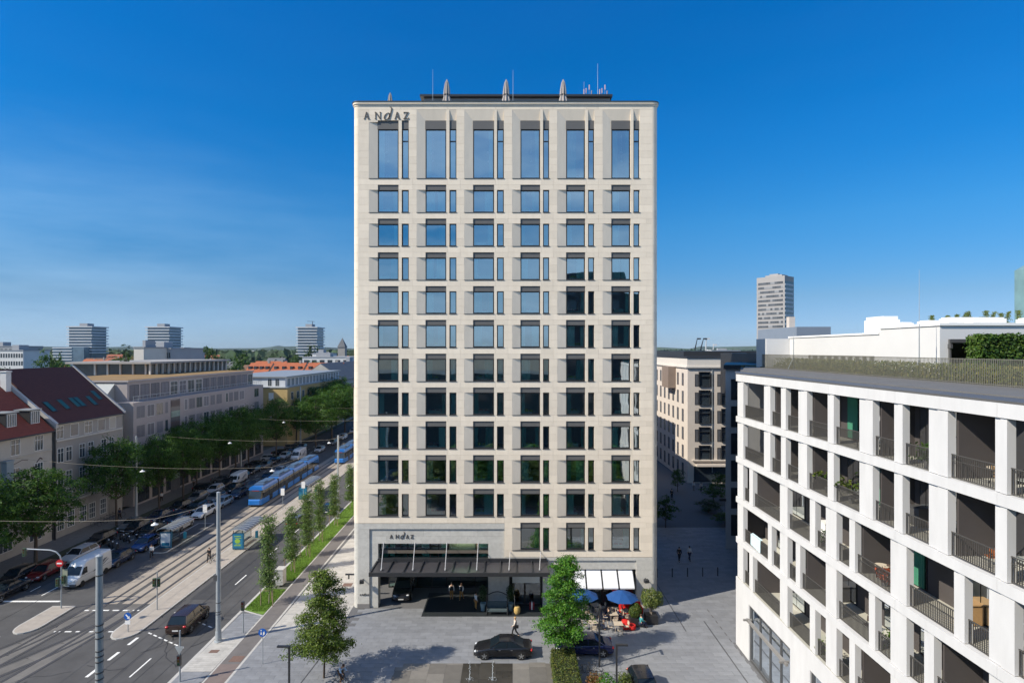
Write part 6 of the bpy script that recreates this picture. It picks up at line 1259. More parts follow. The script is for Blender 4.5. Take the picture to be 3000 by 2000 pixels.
# motorcycles and bicycles
def make_motorbike():
    t = thing('motorcycle', '', 'motorcycle')
    for y in (-.68, .68):
        q = MB(); q.add([(x, y+.3*math.cos(2*PI*i/16), .3+.3*math.sin(2*PI*i/16)) for x in (-.06, .06) for i in range(16)], [(i, (i+1) % 16, 16+(i+1) % 16, 16+i) for i in range(16)]+[tuple(range(15, -1, -1)), tuple(range(16, 32))]); q.build('wheel', BLACK, t)
    q = MB(); q.ball((0, -.12, .82), (.17, .3, .15), 8, 6); q.build('tank', PT['darkblue'], t, smooth=1); q = MB(); q.ball((0, .42, .78), (.14, .42, .09), 8, 5); q.build('seat', BLACK, t, smooth=1)
    q = MB(); q.box(-.16, .16, -.25, .25, .3, .66); q.build('engine', ANTH, t); q = MB(); q.tube((0, -.66, .3), (0, -.42, .98), .05); q.tube((-.36, -.36, 1.02), (.36, -.36, 1.02), .02); q.tube((.12, .1, .3), (.14, .85, .42), .045); q.tube((0, .68, .3), (0, .2, .6), .04); q.build('frame', DARKM, t)
    q = MB(); q.ball((0, -.55, .88), (.1, .07, .1), 8, 5); q.build('headlight', HLT, t, smooth=1); index_kids(t); return t
mbk = make_motorbike()
for k, (x, y) in enumerate([(-51.2, 75.3), (-52.3, 76), (-53.3, 76.6), (-51.6, 78), (-52.8, 78.6)]): place(mbk, (x, y, -.12), .5+.1*k, ['dark motorcycle nearest the road in the parked group', 'dark motorcycle, second in the parked group by the left kerb', 'dark motorcycle closest to the pavement in the parked group', 'dark motorcycle behind the nearest one in the parked group', 'dark motorcycle at the back of the parked group'][k], 'motorcycle', 'parked motorcycles')
def make_bike():
    t = thing('bicycle', '', 'bicycle')
    for y in (-.52, .52):
        q = MB(); pts = [(0, y+.33*math.cos(2*PI*i/18), .34+.33*math.sin(2*PI*i/18)) for i in range(19)]; q.path(pts, .018, 4); w = q.build('wheel', BLACK, t)
        q = MB(); [q.tube((0, y, .34), (0, y+.32*math.cos(a), .34+.32*math.sin(a)), .004, n=3) for a in [i*PI/5 for i in range(10)]]; q.build('spokes', GALV, w)
    q = MB(); q.path([(0, .52, .34), (0, .02, .30), (0, .2, .82), (0, -.35, .84), (0, .02, .30)], .018, 5); q.tube((0, .52, .34), (0, .2, .78), .012, n=4); q.tube((0, -.52, .34), (0, -.33, .98), .016, n=5); q.build('frame', DARKM, t)
    q = MB(); q.tube((-.28, -.34, 1.0), (.28, -.34, 1.0), .014, n=5); q.build('handlebar', DARKM, t); q = MB(); q.ball((0, .22, .9), (.07, .14, .04), 8, 4); q.build('saddle', BLACK, t, smooth=1); index_kids(t); return t
bk = make_bike()
for k, (x, y, rz, lab) in enumerate([(5.7, 45.6, 1.2, 'bicycle leaning right of the hedge, nearer the hedge'), (6.3, 45.9, 1.0, 'bicycle right of the hedge under the thin lamp post'), (6.7, 44.9, 1.9, 'bicycle at the foot of the reddish shrub'), (-36.35, 70.4, .1, 'bicycle pushed by the dark dressed person on the tram platform'), (-17.4, 50.9, .5, 'bicycle of the rider with the white helmet behind the oak'), (-13.1, 44.6, .9, 'bicycle under the rider in the pale blue shirt at the lower edge')]): place(bk, (x, y, .003), rz, lab, 'bicycle')
for k in range(5): place(bk, (-60.6, 84.5+1.3*k, .003), 1.5, 'dark bicycle parked against the grey town house wall', 'bicycle', 'bicycles at the grey house wall')
# ------------------------------------------------------------------ masts, wires, lamps, signs, shelters
def mast(x, y, h, r, lab, bands=()):
    t = thing('tram_mast', lab, 'mast', (x, y, 0)); q = MB(); n = 6
    for k in range(n): q.tube((x, y, h*k/n), (x, y, h*(k+1)/n), r*(1-.35*k/n), r*(1-.35*(k+1)/n), 14)
    q.build('pole', GALV, t, smooth=50); q = MB(); q.lathe([(r*1.5, 0), (r*1.5, .06), (r*1.1, .1), (r*1.08, .9), (r, .95)], 14, (x, y, 0)); q.build('foot', GALV, t, smooth=40)
    q = MB(); q.lathe([(r*.72, h-.02), (r*.72, h+.03), (.02, h+.1)], 12, (x, y, 0)); q.build('cap', GALV, t)
    for z in bands: q = MB(); k = r*(1-.35*z/h)+.012; q.lathe([(k, z), (k+.012, z+.02), (k+.012, z+.05), (k, z+.07)], 14, (x, y, 0)); q.build('band', ANTH, t)
    return t
mast(-19.2, 27, 16.1, .215, 'big grey steel mast in the left foreground rising from the lower edge', (11.2, 11.45, 11.7, 12.3, 12.6, 12.9, 15.2, 10.4, 10.7)); mast(-25.9, 51.2, 13.1, .23, 'grey steel mast on the pavement right of the brown SUV', (2.4, 2.6, 3.4)); mast(-26.5, 88.4, 12.6, .2, 'grey steel mast at the lawn strip beside the far poplars', (3,))
mast(-56.6, 87.4, 12.6, .2, 'grey mast on the left pavement before the recess between two houses'); mast(-57.6, 158, 15.6, .24, 'tall pale mast at the light crossing before the ochre house'); mast(-26.4, 128, 12, .2, 'far grey mast at the hotel edge beyond the second tram'); mast(-57, 122, 12.5, .18, 'grey mast hidden among the shaded office trees')
q = MB(); q.box(-26.25, -25.95, 51, 51.3, 5.4, 5.9); tag(q.build('mast_box', ANTH, at=(-26.1, 51.1, 5.4)), 'small signal box fixed to the mast beside the brown SUV', 'signal box')
WIRE = M('pale_wire', (.36, .31, .24), .6, .05, 4, metal=.2)
LAMPW = M('white_lamp_shade', (.72, .73, .74), .4, .03, 4)
def span(y0, pts, lab):
    t = thing('span_wire', lab, 'wire', pts[0]); q = MB()
    for a, b in zip(pts[:-1], pts[1:]):
        prev = None
        for k in range(9): u = k/8; p = Vector(a).lerp(Vector(b), u)-Vector((0, 0, .012*4*u*(1-u)*(Vector(b)-Vector(a)).length)); prev and q.tube(prev, p, .017, n=4); prev = p
    q.build('wire', WIRE, t); return t
def hanglamp(x, y, z, lab):
    t = thing('hanging_lamp', lab, 'street lamp', (x, y, z)); q = MB(); q.lathe([(.02, .2), (.08, .18), (.13, .09), (.28, .03), (.3, -.02), (.02, -.05)], 14, (x, y, z)); q.build('shade', LAMPW, t, smooth=40); q = MB(); q.tube((x, y, z+.2), (x, y, z+.5), .03); q.build('hanger', ANTH, t)
for i, (Y, xs, nm) in enumerate([(50.5, (-31.4, -47.2), 'near the junction'), (73, (-46.5, -30.4), 'above the white van row'), (95, (-46.2, -30.1), 'above the tram front'), (122, (-48, -31), 'beyond the long tram'), (148.5, (-48.7, -31.5), 'far up the street')]):
    z = 10.9; a = [(-62, Y-.5, 12.4), (xs[0] if i == 0 else xs[0], Y, z), (xs[1] if i else -26, Y+.6, z if i else 12.6)]
    a = [(-62, Y-.5, 12.2), (min(xs), Y, z), (max(xs), Y+.5, z-.05), (-26.2, Y+(.6 if i == 0 else 1), 12.2)]
    span(Y, a, 'thin pale span wire across the street '+nm)
    hanglamp(min(xs), Y, z-.5, 'white lamp hung over the left road '+nm); hanglamp(max(xs), Y+.5, z-.55, 'white lamp hung over the right road '+nm)
for c, lab in ((-41.7, 'thin contact wire along the left tram track'), (-37.9, 'thin contact wire along the right tram track')):
    q = MB(); q.path([(sx(c, y), y, 5.7) for y in range(30, 300, 20)], .012, 4); tag(q.build('contact_wire', DARKM, at=(c, 60, 5.7)), lab, 'wire')
def lamp_post(x, y, h, dx, dy, lab):
    t = thing('street_lamp', lab, 'street lamp', (x, y, 0)); q = MB(); q.box(x-.06, x+.06, y-.06, y+.06, 0, h); q.build('pole', DARKM, t); q = MB(); q.box(min(x-.061, x+dx), max(x+.061, x+dx), min(y-.09, y+dy), max(y+.09, y+dy), h, h+.11); hd = q.build('lamp_head', DARKM, t); q = MB(); q.box(min(x+.2*dx, x+dx*.95), max(x+.2*dx, x+dx*.95)+.001, y-.06, y+.06, h-.012, h-.001); q.build('diffuser', M('lamp_diffuser', (.6, .6, .58), .4, .03, 3), hd)
lamp_post(-15.9, 41.4, 4.5, -.85, 0, 'dark L shaped street lamp left of the plaza at the lower picture edge'); lamp_post(7.5, 41.6, 4.5, .8, 0, 'dark L shaped street lamp among the shrubs right of the hedge'); lamp_post(7.1, 47.1, 4.95, .0, -.7, 'slim dark lamp post beside the blue sedan')
q = MB(); x, y, z = P(1022, 1683, 60); q.box(x-.35, XL+.02, 59.9, 60.1, z, z+.12); q.box(x-.05, x+.05, 59.9, 60.1, z-.4, z); tag(q.build('wall_lamp', DARKM, at=(x, 60, z)), 'dark bracket lamp on the left side wall of the hotel tower', 'wall lamp')
SGB = M('sign_blue', (.015, .10, .40), .4, .03, 3); SGR = M('sign_red', (.50, .015, .02), .4, .03, 3); SGW = M('sign_white', (.75, .75, .75), .4, .03, 3)
def post(x, y, h, t, r=.04): q = MB(); q.tube((x, y, 0), (x, y, h), r, n=8); q.build('pole', GALV, t)
t = thing('keep_right_sign', 'round blue arrow sign with white plate on the tip of the tram platform', 'road sign', (-35.0, 52.9, 0)); post(-35, 52.9, 2.0, t); q = MB(); q.disc((-35, 1.45), .34, 52.83, 52.86, 20); sg = q.build('disc', SGB, t); q = MB(); q.prismy([(-35.2, 1.58), (-35.12, 1.66), (-34.9, 1.42), (-34.82, 1.5), (-34.8, 1.22), (-35.07, 1.25), (-34.98, 1.33)], 52.815, 52.829); q.build('arrow', SGW, sg); q = MB(); q.box(-35.24, -34.76, 52.83, 52.86, .72, 1.05); q.build('plate', SGW, t)
t = thing('path_sign', 'round blue sign for walkers and cyclists on a thin post beside the plaza', 'road sign', (-20.4, 47.5, 0)); post(-20.4, 47.5, 2.9, t, .03); q = MB(); q.disc((-20.4, 2.6), .34, 47.43, 47.46, 22); sg = q.build('disc', SGB, t)
q = MB(); q.ball((-20.5, 47.42, 2.78), (.05, .008, .05), 8, 5); q.prismy([(-20.57, 2.45), (-20.5, 2.72), (-20.43, 2.45)], 47.415, 47.428); q.prismy([(-20.36, 2.35), (-20.2, 2.5), (-20.24, 2.72), (-20.34, 2.62)], 47.415, 47.428); q.build('symbol', SGW, sg)
t = thing('no_entry_sign', 'red no entry sign on the curved signal mast by the white van', 'road sign', (-44.85, 57.7, 4.3)); q = MB(); q.disc((-44.85, 4.55), .36, 57.5, 57.53, 22); sg = q.build('disc', SGR, t); q = MB(); q.box(-45.1, -44.6, 57.485, 57.499, 4.48, 4.62); q.build('bar', SGW, sg)
def sig_head(x, y, z, t, rz=0, mat=None):
    q = MB(); q.obox((x, y, z), (.26, .22, .8), rz); h = q.build('signal_head', mat or M('signal_green_box', (.05, .085, .05), .5, .1, 3), t)
    for k, c in enumerate(((.045, .006, .006), (.05, .035, .006), (.008, .035, .02))): q = MB(); q.disc((x, z+.24-.24*k), .09, y-.125, y-.112, 12); q.build('lens', M('signal_lens_%s' % 'abc'[k], c, .2, .05, 3), h)
t = thing('traffic_light', 'traffic light with a long curved arm beside the white van', 'traffic light', (-44.85, 57.75, 0)); x, y = -44.85, 57.75
q = MB(); q.path([(x, y, 0), (x, y, 4.7), (x-.12, y, 5.2), (x-.5, y, 5.6), (x-1.1, y, 5.78), (x-3.6, y, 5.9)], .065, 8); q.build('pole', GALV, t); sig_head(x+.28, y-.1, 2.9, t); sig_head(x-.3, y-.1, 2.6, t); sig_head(x-3.6, y-.1, 5.6, t); q = MB(); q.box(x+.12, x+.62, y-.02, y, 2.2, 3.9); q.build('backing_board', M('signal_board', (.25, .27, .2), .6, .1, 3), t)
t = thing('traffic_light', 'small traffic light on the tram platform near its tip', 'traffic light', (-35.1, 57.4, 0)); post(-35.1, 57.4, 3.8, t, .05); sig_head(-35.32, 57.3, 2.75, t); sig_head(-34.88, 57.3, 2.75, t, .4)
t = thing('traffic_light', 'thin dark signal post on the blue grey pavement beside the bike path', 'traffic light', (-24.4, 52.7, 0)); post(-24.4, 52.7, 2.85, t, .05); sig_head(-24.4, 52.6, 2.5, t, 0, DARKM)
t = thing('sign_post', 'grey post with the back of a triangular sign at the road edge below', 'road sign', (-25.75, 45, 0)); post(-25.75, 45, 3.95, t, .065); q = MB(); q.prismy([(-26.1, 2.75), (-25.4, 2.75), (-25.75, 2.12)], 44.9, 44.93); q.build('triangle', GALV, t); sig_head(-25.75, 44.88, 1.7, t, 0, DARKM)
ROOFG = M('shelter_roof_glass', (.13, .135, .145), .25, .2, 2, spec=.8); PST = M('poster_blue', (.02, .16, .28), .4, .3, 1.2); PSG = M('poster_green', (.25, .42, .05), .4, .3, 2); PSW = M('poster_white', (.62, .66, .68), .4, .2, 2)
def shelter(x0, x1, y0, y1, lab, base, poster, pcol):
    t = thing('tram_shelter', lab, 'shelter', ((x0+x1)/2, y0, base)); m = (x0+x1)/2; w = (x1-x0)/2+.35; n = 8
    arc = [(m+w*math.cos(math.pi*(1-k/n))*1.0, base+2.35+.38*math.sin(math.pi*k/n)) for k in range(n+1)]
    q = MB(); q.prismy(arc+[(a, b-.05) for a, b in arc[::-1]], y0-.3, y1+.3); rf = q.build('roof', ROOFG, t)
    for k in range(9): q = MB(); y = y0-.3+(y1-y0+.6)*k/8; q.prismy([(a, b+.03) for a, b in arc]+[(a, b-.06) for a, b in arc[::-1]], y-.02, y+.02); q.build('rib', GALV, rf)
    for yy in (y0+.1, (y0+y1)/2, y1-.1): q = MB(); q.tube((x0+.15, yy, base), (x0+.15, yy, base+2.4), .045); q.build('post', DARKM, t)
    q = MB(); q.quad((x0+.1, y0+.2, base+.25), (x0+.1, y1-.2, base+.25), (x0+.1, y1-.2, base+2.1), (x0+.1, y0+.2, base+2.1)); q.build('back_pane', BGL, t)
    q = MB(); q.box(x0+.35, x0+.8, y0+.8, y1-1.2, base+.42, base+.48); q.build('bench', ANTH, t)
    q = MB(); q.box(m-.72, m+.72, y0-.12, y0+.06, base+.12, base+2.15); pp = q.build('advert_case', M('shelter_blue', (.015, .11, .2), .4, .1, 2), t)
    q = MB(); q.box(m-.6, m+.6, y0-.135, y0-.121, base+.35, base+2.0); p2 = q.build('poster', pcol, pp)
    q = MB()
    if poster: 
        for k, (a, b, z, c) in enumerate([(-.45, .4, 1.72, .1), (-.35, .45, 1.5, .07), (-.48, .38, .55, .09), (-.3, .42, .7, .06)]): q.box(m+a, m+b, y0-.15, y0-.136, base+z, base+z+c)
        q.ball((m-.05, y0-.14, base+1.15), (.36, .01, .3), 12, 6)
    else: q.box(m-.5, m+.5, y0-.15, y0-.136, base+.4, base+.8)
    q.build('print', PSG if poster else PST, p2)
    q = MB(); q.box(x0+.9, x0+1.2, y1-.5, y1-.2, base, base+.9); q.build('bin', PST, t)
shelter(-36.0, -34.35, 74.6, 79.8, 'curved roof tram shelter with a blue poster case on the near platform', 0, True, PST); shelter(-36.6, -35.1, 99.5, 105.5, 'second curved roof tram shelter farther along the platform, near the tram', 0, False, PST); shelter(-45.7, -44.2, 75.4, 79.6, 'dark tram shelter on the shaded left side with a white poster', -.1, False, PSW)
for x, y, lab in ((-44.2, 83.6, 'white stop panel on a thin post beside the dark left shelter'), (-36.9, 93.4, 'white stop panel on a thin post in front of the tram side'), (-35.3, 98.2, 'white stop panel on a thin post at the second platform shelter')):
    t = thing('stop_sign_panel', lab, 'stop sign', (x, y, 0)); post(x, y, 3.4, t, .04); q = MB(); q.box(x-.3, x+.3, y-.08, y-.05, 2.3, 3.4); q.build('panel', SGW, t)
t = thing('stone_cabinet', 'pale stone cabinet standing between the two lawn beds', 'cabinet', (-25.4, 64, 0)); q = MB(); q.box(-25.85, -25.05, 63.4, 64.4, 0, 1.62); q.build('body', KERB, t); q = MB(); q.box(-25.9, -25.0, 63.35, 64.45, 1.62, 1.7); q.build('lid', KERB, t)
for k in range(5):
    x, y = 16.4+1.75*k, 65.6+.1*k; q = MB(); q.tube((x, y, 0), (x, y, .95), .06, n=8); q.tube((x, y, .95), (x, y, 1.0), .06, .03, n=8); tag(q.build('bollard', DARKM, at=(x, y, 0)), ['thin dark bollard closest to the hotel wall in the shaded alley', 'dark bollard, second from the hotel in the alley row', 'middle dark bollard of the alley row', 'dark bollard, second from the white building in the alley row', 'dark bollard closest to the white building in the alley row'][k], 'bollard', 'bollards across the alley')
# ------------------------------------------------------------------ terrace, entrance things, fountain
def umbrella(x, y, lab):
    t = thing('sun_umbrella', lab, 'umbrella', (x, y, 0)); q = MB(); q.tube((x, y, 0), (x, y, 2.75), .03, n=8); q.build('pole', GALV, t); q = MB(); n = 8; rim = [(x+1.55*math.cos(2*PI*(k+.5)/n), y+1.55*math.sin(2*PI*(k+.5)/n), 2.12) for k in range(n)]; mid = [(x+.85*math.cos(2*PI*(k+.5)/n), y+.85*math.sin(2*PI*(k+.5)/n), 2.50) for k in range(n)]
    q.add(rim+mid+[(x, y, 2.78)], [f for k in range(n) for f in ((k, (k+1) % n, n+(k+1) % n, n+k), (n+k, n+(k+1) % n, 2*n))]); q.build('canopy', M('umbrella_blue', (.012, .075, .26), .85, .08, 2, transl=.15), t)
    for k in range(n): q = MB(); q.tube((x, y, 2.3), (rim[k][0], rim[k][1], 2.10), .012, n=4); q.build('rib', GALV, t)
    q = MB(); q.lathe([(.3, 0), (.3, .08), (.05, .1)], 12, (x, y, 0)); q.build('base', DARKM, t)
umbrella(10.5, 55.3, 'open blue sun umbrella on the terrace, right one beside the restaurant corner'); umbrella(6.75, 55.6, 'open blue sun umbrella on the terrace, half behind the bright tree')
TWD = M('pale_teak', (.50, .42, .33), .6, .2, 4)
tb = thing('terrace_table', 'pale wooden terrace table nearest the plaza, left of the loose shrub planter', 'table'); q = MB(); [q.box(-.4, .4, -.4+.135*k, -.4+.135*k+.12, .71, .74) for k in range(6)]; q.build('table_top', TWD, tb)
for sx_ in (-.33, .33):
    for sy_ in (-.33, .33): q = MB(); q.tube((sx_, sy_, 0), (sx_*.9, sy_*.9, .71), .02, n=5); q.build('leg', TWD, tb)
index_kids(tb)
labs = [None, 'pale terrace table in the middle under the right umbrella', 'pale terrace table under the left umbrella beside the bright tree', 'pale terrace table close to the bright tree trunk side', 'pale terrace table at the restaurant window', 'pale terrace table before the red sofa']
tp = [(9.7, 53.0), (9.6, 55.0), (7.2, 55.4), (7.4, 53.3), (8.2, 56.9), (10.9, 55.6)]
for k, (x, y) in enumerate(tp): place(tb, (x, y, 0), .1*k, labs[k], 'table', 'terrace tables')
ch = chair('terrace_chair', 'folding teak chair by a terrace table', 0, 0, 0, 0, TWD, 'teak chairs on the terrace'); k = 0
near = ['the table nearest the plaza', 'the middle table', 'the table under the left umbrella', 'the table by the bright tree', 'the table at the restaurant window', 'the table before the red sofa']
for i, (x, y) in enumerate(tp):
    for j, (dx, dy, rz) in enumerate(((-.75, 0, PI/2), (.75, .1, -PI/2), (0, .78, 0), (.05, -.78, PI))):
        if (i, j) in ((5, 2), (4, 2)): continue
        place(ch, (x+dx, y+dy, 0), rz+.2*math.sin(5*i+j), 'teak folding chair at the %s side of %s' % (['left', 'right', 'hotel', 'plaza'][j], near[i]), 'chair', 'teak chairs on the terrace')
REDC = M('red_cushion', (.55, .018, .015), .85, .08, 3)
t = thing('red_sofa', 'red lounge sofa under the right blue umbrella by the restaurant wall', 'sofa', (11.6, 56.6, 0)); q = MB(); q.box(10.6, 12.6, 56.2, 57, .15, .45); q.build('seat', REDC, t); q = MB(); q.box(10.6, 12.6, 56.95, 57.15, .45, .95); q.build('backrest', REDC, t)
for s in (10.5, 12.55): q = MB(); q.box(s, s+.15, 56.2, 57.1, .15, .65); q.build('arm', REDC, t)
for x, y, lab in ((10.6, 54.2, 'round bright red pouf, rear one left of the planter'), (10.45, 53.5, 'round bright red pouf, front one left of the planter'), (11.0, 53.4, 'small orange red pouf at the foot of the planter')): q = MB(); q.lathe([(.02, .02), (.32, .03), (.42, .2), (.38, .42), (.2, .5), (.02, .52)], 14, (x, y, 0)); tag(q.build('pouf', REDC, smooth=1, at=(x, y, 0)), lab, 'pouf')
t = thing('hooded_bench', 'dark hooded bench with an arched frame on the entrance mat', 'bench', (-1.45, 56.5, 0)); a, b = -2.45, -.45
for s in (a, b): q = MB(); q.box(s-.05, s+.05, 56.1, 57.0, 0, .12); q.tube((s, 56.95, 0), (s, 56.95, 1.65), .045, n=6); q.tube((s, 56.15, 0), (s, 56.15, .7), .045, n=6); q.tube((s, 56.15, .68), (s, 56.95, .68), .035, n=6); q.build('side_frame', DARKM, t)
q = MB(); pts = [(a+(b-a)*k/10, 56.95, 1.62+.36*math.sin(PI*k/10)) for k in range(11)]; q.path(pts, .05, 6); q.build('arch', DARKM, t); q = MB(); q.box(a+.05, b-.05, 56.15, 56.9, .35, .5); q.build('seat', M('charcoal_cushion', (.06, .085, .095), .8, .1, 3), t); q = MB(); q.box(a+.05, b-.05, 56.88, 56.98, .5, 1.05); q.build('backrest', M('charcoal_cushion', (.06, .085, .095)), t)
x, y = G(1515, 1797); t = thing('rope_basket', 'tan basket with an upright stick on the entrance mat', 'basket', (x, y, 0)); q = MB(); q.lathe([(.22, .03), (.3, .15), (.31, .5), (.25, .72), (.2, .75)], 12, (x, y, 0)); q.build('basket', M('straw', (.48, .33, .12), .9, .3, 12), t, smooth=1); q = MB(); q.tube((x-.22, y+.15, .03), (x-.26, y+.2, 1.7), .02); q.build('stick', TWD, t)
x, y = G(1558, 1785); t = thing('suitcase', 'dark red suitcase with a pale strap by the entrance door', 'suitcase', (x, y, 0)); q = MB(); q.box(x-.25, x+.25, y-.13, y+.13, .06, .75); q.build('shell', M('dark_red_shell', (.16, .012, .02), .4, .1, 3), t); q = MB(); q.box(x-.05, x+.05, y-.14, y+.14, .055, .757); q.build('strap', SGW, t); q = MB(); q.path([(x-.12, y+.08, .75), (x-.12, y+.08, 1.05), (x+.12, y+.08, 1.05), (x+.12, y+.08, .75)], .014, 4); q.build('handle', DARKM, t)
WAT = M('water_spray', (.75, .80, .84), .15, .05, 4, transl=.4)
for px, lab in ((1376, 'thin white fountain jet, left one of two on the wet slabs'), (1443, 'thin white fountain jet, right one of two on the wet slabs')):
    x, y = (px-1500)*45.2/F, 45.2; t = thing('fountain_jet', lab, 'fountain', (x, y, 0)); q = MB()
    for k in range(26): u = k/25; q.ball((x+RNG.normal(0, .012+.02*u), y+RNG.normal(0, .012+.02*u), .02+1.45*u), (.03*(1-.5*u), .03*(1-.5*u), .05), 5, 4)
    q.build('jet', WAT, t); q = MB()
    for k in range(26): a = k*2.4; r = .05+.28*random.random(); q.ball((x+r*math.cos(a), y+r*math.sin(a), .03+.22*random.random()*(1-r*2.5)+.02), .02, 5, 3)
    q.build('splash', WAT, t); q = MB(); q.lathe([(.12, .0), (.12, .012), (.04, .013)], 12, (x, y, 0)); q.build('nozzle', ANTH, t)
# ------------------------------------------------------------------ people
SKIN = M('skin', (.52, .32, .22), .6, .05, 6)
def skin_mesh(name, verts, edges, radii, root=0, lv=1):
    me = bpy.data.meshes.new(name); me.from_pydata(verts, edges, []); o = bpy.data.objects.new(name, me); COL.objects.link(o)
    sk = o.modifiers.new('s', 'SKIN'); sk.use_smooth_shade = True; ss = o.modifiers.new('u', 'SUBSURF'); ss.levels = lv; ss.render_levels = lv
    for i, r in enumerate(radii): d = me.skin_vertices[0].data[i]; d.radius = (r, r) if isinstance(r, float) else r; d.use_root = (i == root)
    ev = o.evaluated_get(bpy.context.evaluated_depsgraph_get()); m2 = bpy.data.meshes.new_from_object(ev); bpy.data.objects.remove(o); m2.name = name; return m2
def pose(kind):
    """joints of a 1.72 m figure facing -Y"""
    J = dict(pel=(0, 0, .94), sp=(0, -.01, 1.14), ch=(0, -.005, 1.34), nk=(0, .0, 1.48), hd=(0, -.015, 1.57), tp=(0, -.01, 1.66))
    for s, n in ((-1, 'L'), (1, 'R')):
        J['sh'+n] = (.18*s, 0, 1.40); J['el'+n] = (.235*s, .03, 1.13); J['wr'+n] = (.24*s, -.07, .90); J['hp'+n] = (.095*s, 0, .88); J['kn'+n] = (.10*s, -.015, .49); J['an'+n] = (.105*s, .02, .09); J['to'+n] = (.12*s, -.13, .035)
    if kind == 'walk':
        J['knL'] = (-.09, -.20, .50); J['anL'] = (-.09, -.26, .10); J['toL'] = (-.1, -.40, .07); J['knR'] = (.09, .06, .48); J['anR'] = (.09, .34, .15); J['toR'] = (.1, .24, .03); J['elL'] = (-.22, .16, 1.15); J['wrL'] = (-.2, .12, .93); J['elR'] = (.22, -.08, 1.14); J['wrR'] = (.2, -.26, 1.0)
    if kind == 'sit':
        for n in J:
            x, y, z = J[n]; J[n] = (x, y+.18, z-.45)
        for s, n in ((-1, 'L'), (1, 'R')): J['kn'+n] = (.12*s, -.28, .50); J['an'+n] = (.12*s, -.26, .09); J['to'+n] = (.13*s, -.42, .035); J['el'+n] = (.25*s, .10, .72); J['wr'+n] = (.14*s, -.16, .62)
    if kind == 'ride':
        for n in ('sp', 'ch', 'nk', 'hd', 'tp', 'shL', 'shR', 'pel', 'hpL', 'hpR'):
            x, y, z = J[n]; J[n] = (x, y+.22-(z-.94)*.62, z+.02-(z-.94)*.2)
        for s, n in ((-1, 'L'), (1, 'R')): J['el'+n] = (.24*s, -.12, 1.08); J['wr'+n] = (.24*s, -.34, 1.04); J['kn'+n] = (.1*s, -.12 if s < 0 else -.18, .55 if s < 0 else .72); J['an'+n] = (.1*s, .05, .15 if s < 0 else .36); J['to'+n] = (.1*s, -.1, .12 if s < 0 else .33)
    return J
PM = {}
def person_meshes(kind):
    if kind in PM: return PM[kind]
    J = pose(kind); nm = list(J); ix = {n: i for i, n in enumerate(nm)}; V = [J[n] for n in nm]
    R_ = dict(pel=(.15, .11), sp=(.13, .10), ch=(.155, .11), nk=.055, hd=(.078, .092), tp=(.068, .08)); B_ = dict(sh=.068, el=.044, wr=.03, hp=.09, kn=.058, an=.04, to=.036)
    rad = [R_.get(n) or B_[n[:2]] for n in nm]; ed = [('pel', 'sp'), ('sp', 'ch'), ('ch', 'nk'), ('nk', 'hd'), ('hd', 'tp')]+[(a+s, b+s) for s in 'LR' for a, b in (('sh', 'el'), ('el', 'wr'), ('hp', 'kn'), ('kn', 'an'), ('an', 'to'))]+[('ch', 'shL'), ('ch', 'shR'), ('pel', 'hpL'), ('pel', 'hpR')]
    V2, E2, r2 = list(V), [(ix[a], ix[b]) for a, b in ed], list(rad)
    for s, sg in (('L', -1), ('R', 1)):                # palm, four fingers and a thumb grown from the wrist
        w = Vector(J['wr'+s]); d = (w-Vector(J['el'+s])).normalized(); side = d.cross(Vector((0, 1, 0))).normalized(); fr = Vector((0, -1, 0))
        pi = len(V2); V2.append(tuple(w+d*.07)); E2.append((ix['wr'+s], pi)); r2.append((.036, .02))
        for k in range(4):
            b0 = w+d*.10+fr*(.03-.02*k); ln = (.07, .08, .075, .06)[k]; i0 = len(V2); V2 += [tuple(b0), tuple(b0+d*ln*.5), tuple(b0+d*ln-side*sg*.02)]; E2 += [(pi, i0), (i0, i0+1), (i0+1, i0+2)]; r2 += [.010, .0095, .008]
        i0 = len(V2); V2 += [tuple(w+d*.045+fr*.045), tuple(w+d*.085+fr*.06)]; E2 += [(pi, i0), (i0, i0+1)]; r2 += [.011, .009]
    body = skin_mesh('body', V2, E2, r2, ix['pel'])
    def part(name, names, grow, edges):
        jx = {n: i for i, n in enumerate(names)}; return skin_mesh(name, [J[n] for n in names], [(jx[a], jx[b]) for a, b in edges], [tuple(v+grow for v in rad[ix[n]]) if isinstance(rad[ix[n]], tuple) else rad[ix[n]]+grow for n in names], 0)
    shirt = part('shirt', ['sp', 'pel', 'ch', 'shL', 'elL', 'wrL', 'shR', 'elR', 'wrR'], .018, [('pel', 'sp'), ('sp', 'ch'), ('ch', 'shL'), ('shL', 'elL'), ('elL', 'wrL'), ('ch', 'shR'), ('shR', 'elR'), ('elR', 'wrR')])
    tr_ = part('trousers', ['pel', 'hpL', 'knL', 'anL', 'hpR', 'knR', 'anR'], .022, [('pel', 'hpL'), ('hpL', 'knL'), ('knL', 'anL'), ('pel', 'hpR'), ('hpR', 'knR'), ('knR', 'anR')])
    h = Vector(J['hd']); up = (Vector(J['tp'])-h).normalized(); c = h+up*.075+Vector((0, .02, 0)); q = MB(); q.ball(c, (.098, .112, .105), 10, 7); face = q
    sh = MB(); 
    for s in 'LR': a, b = Vector(J['an'+s]), Vector(J['to'+s]); sh.tube(a+Vector((0, .05, -.045)), b+Vector((0, -.05, -.0)), .05, .035, 8)
    e = MB(); hc = h+up*.05
    for s in (-1, 1): e.ball(hc+Vector((.034*s, -.085, .012)), .012, 6, 4)
    e2 = MB(); e2.prismx([(hc.y-.10, hc.z-.03), (hc.y-.118, hc.z-.03), (hc.y-.09, hc.z+.015)], hc.x-.012, hc.x+.012)
    PM[kind] = (body, shirt, tr_, face, sh, e, e2, J); return PM[kind]
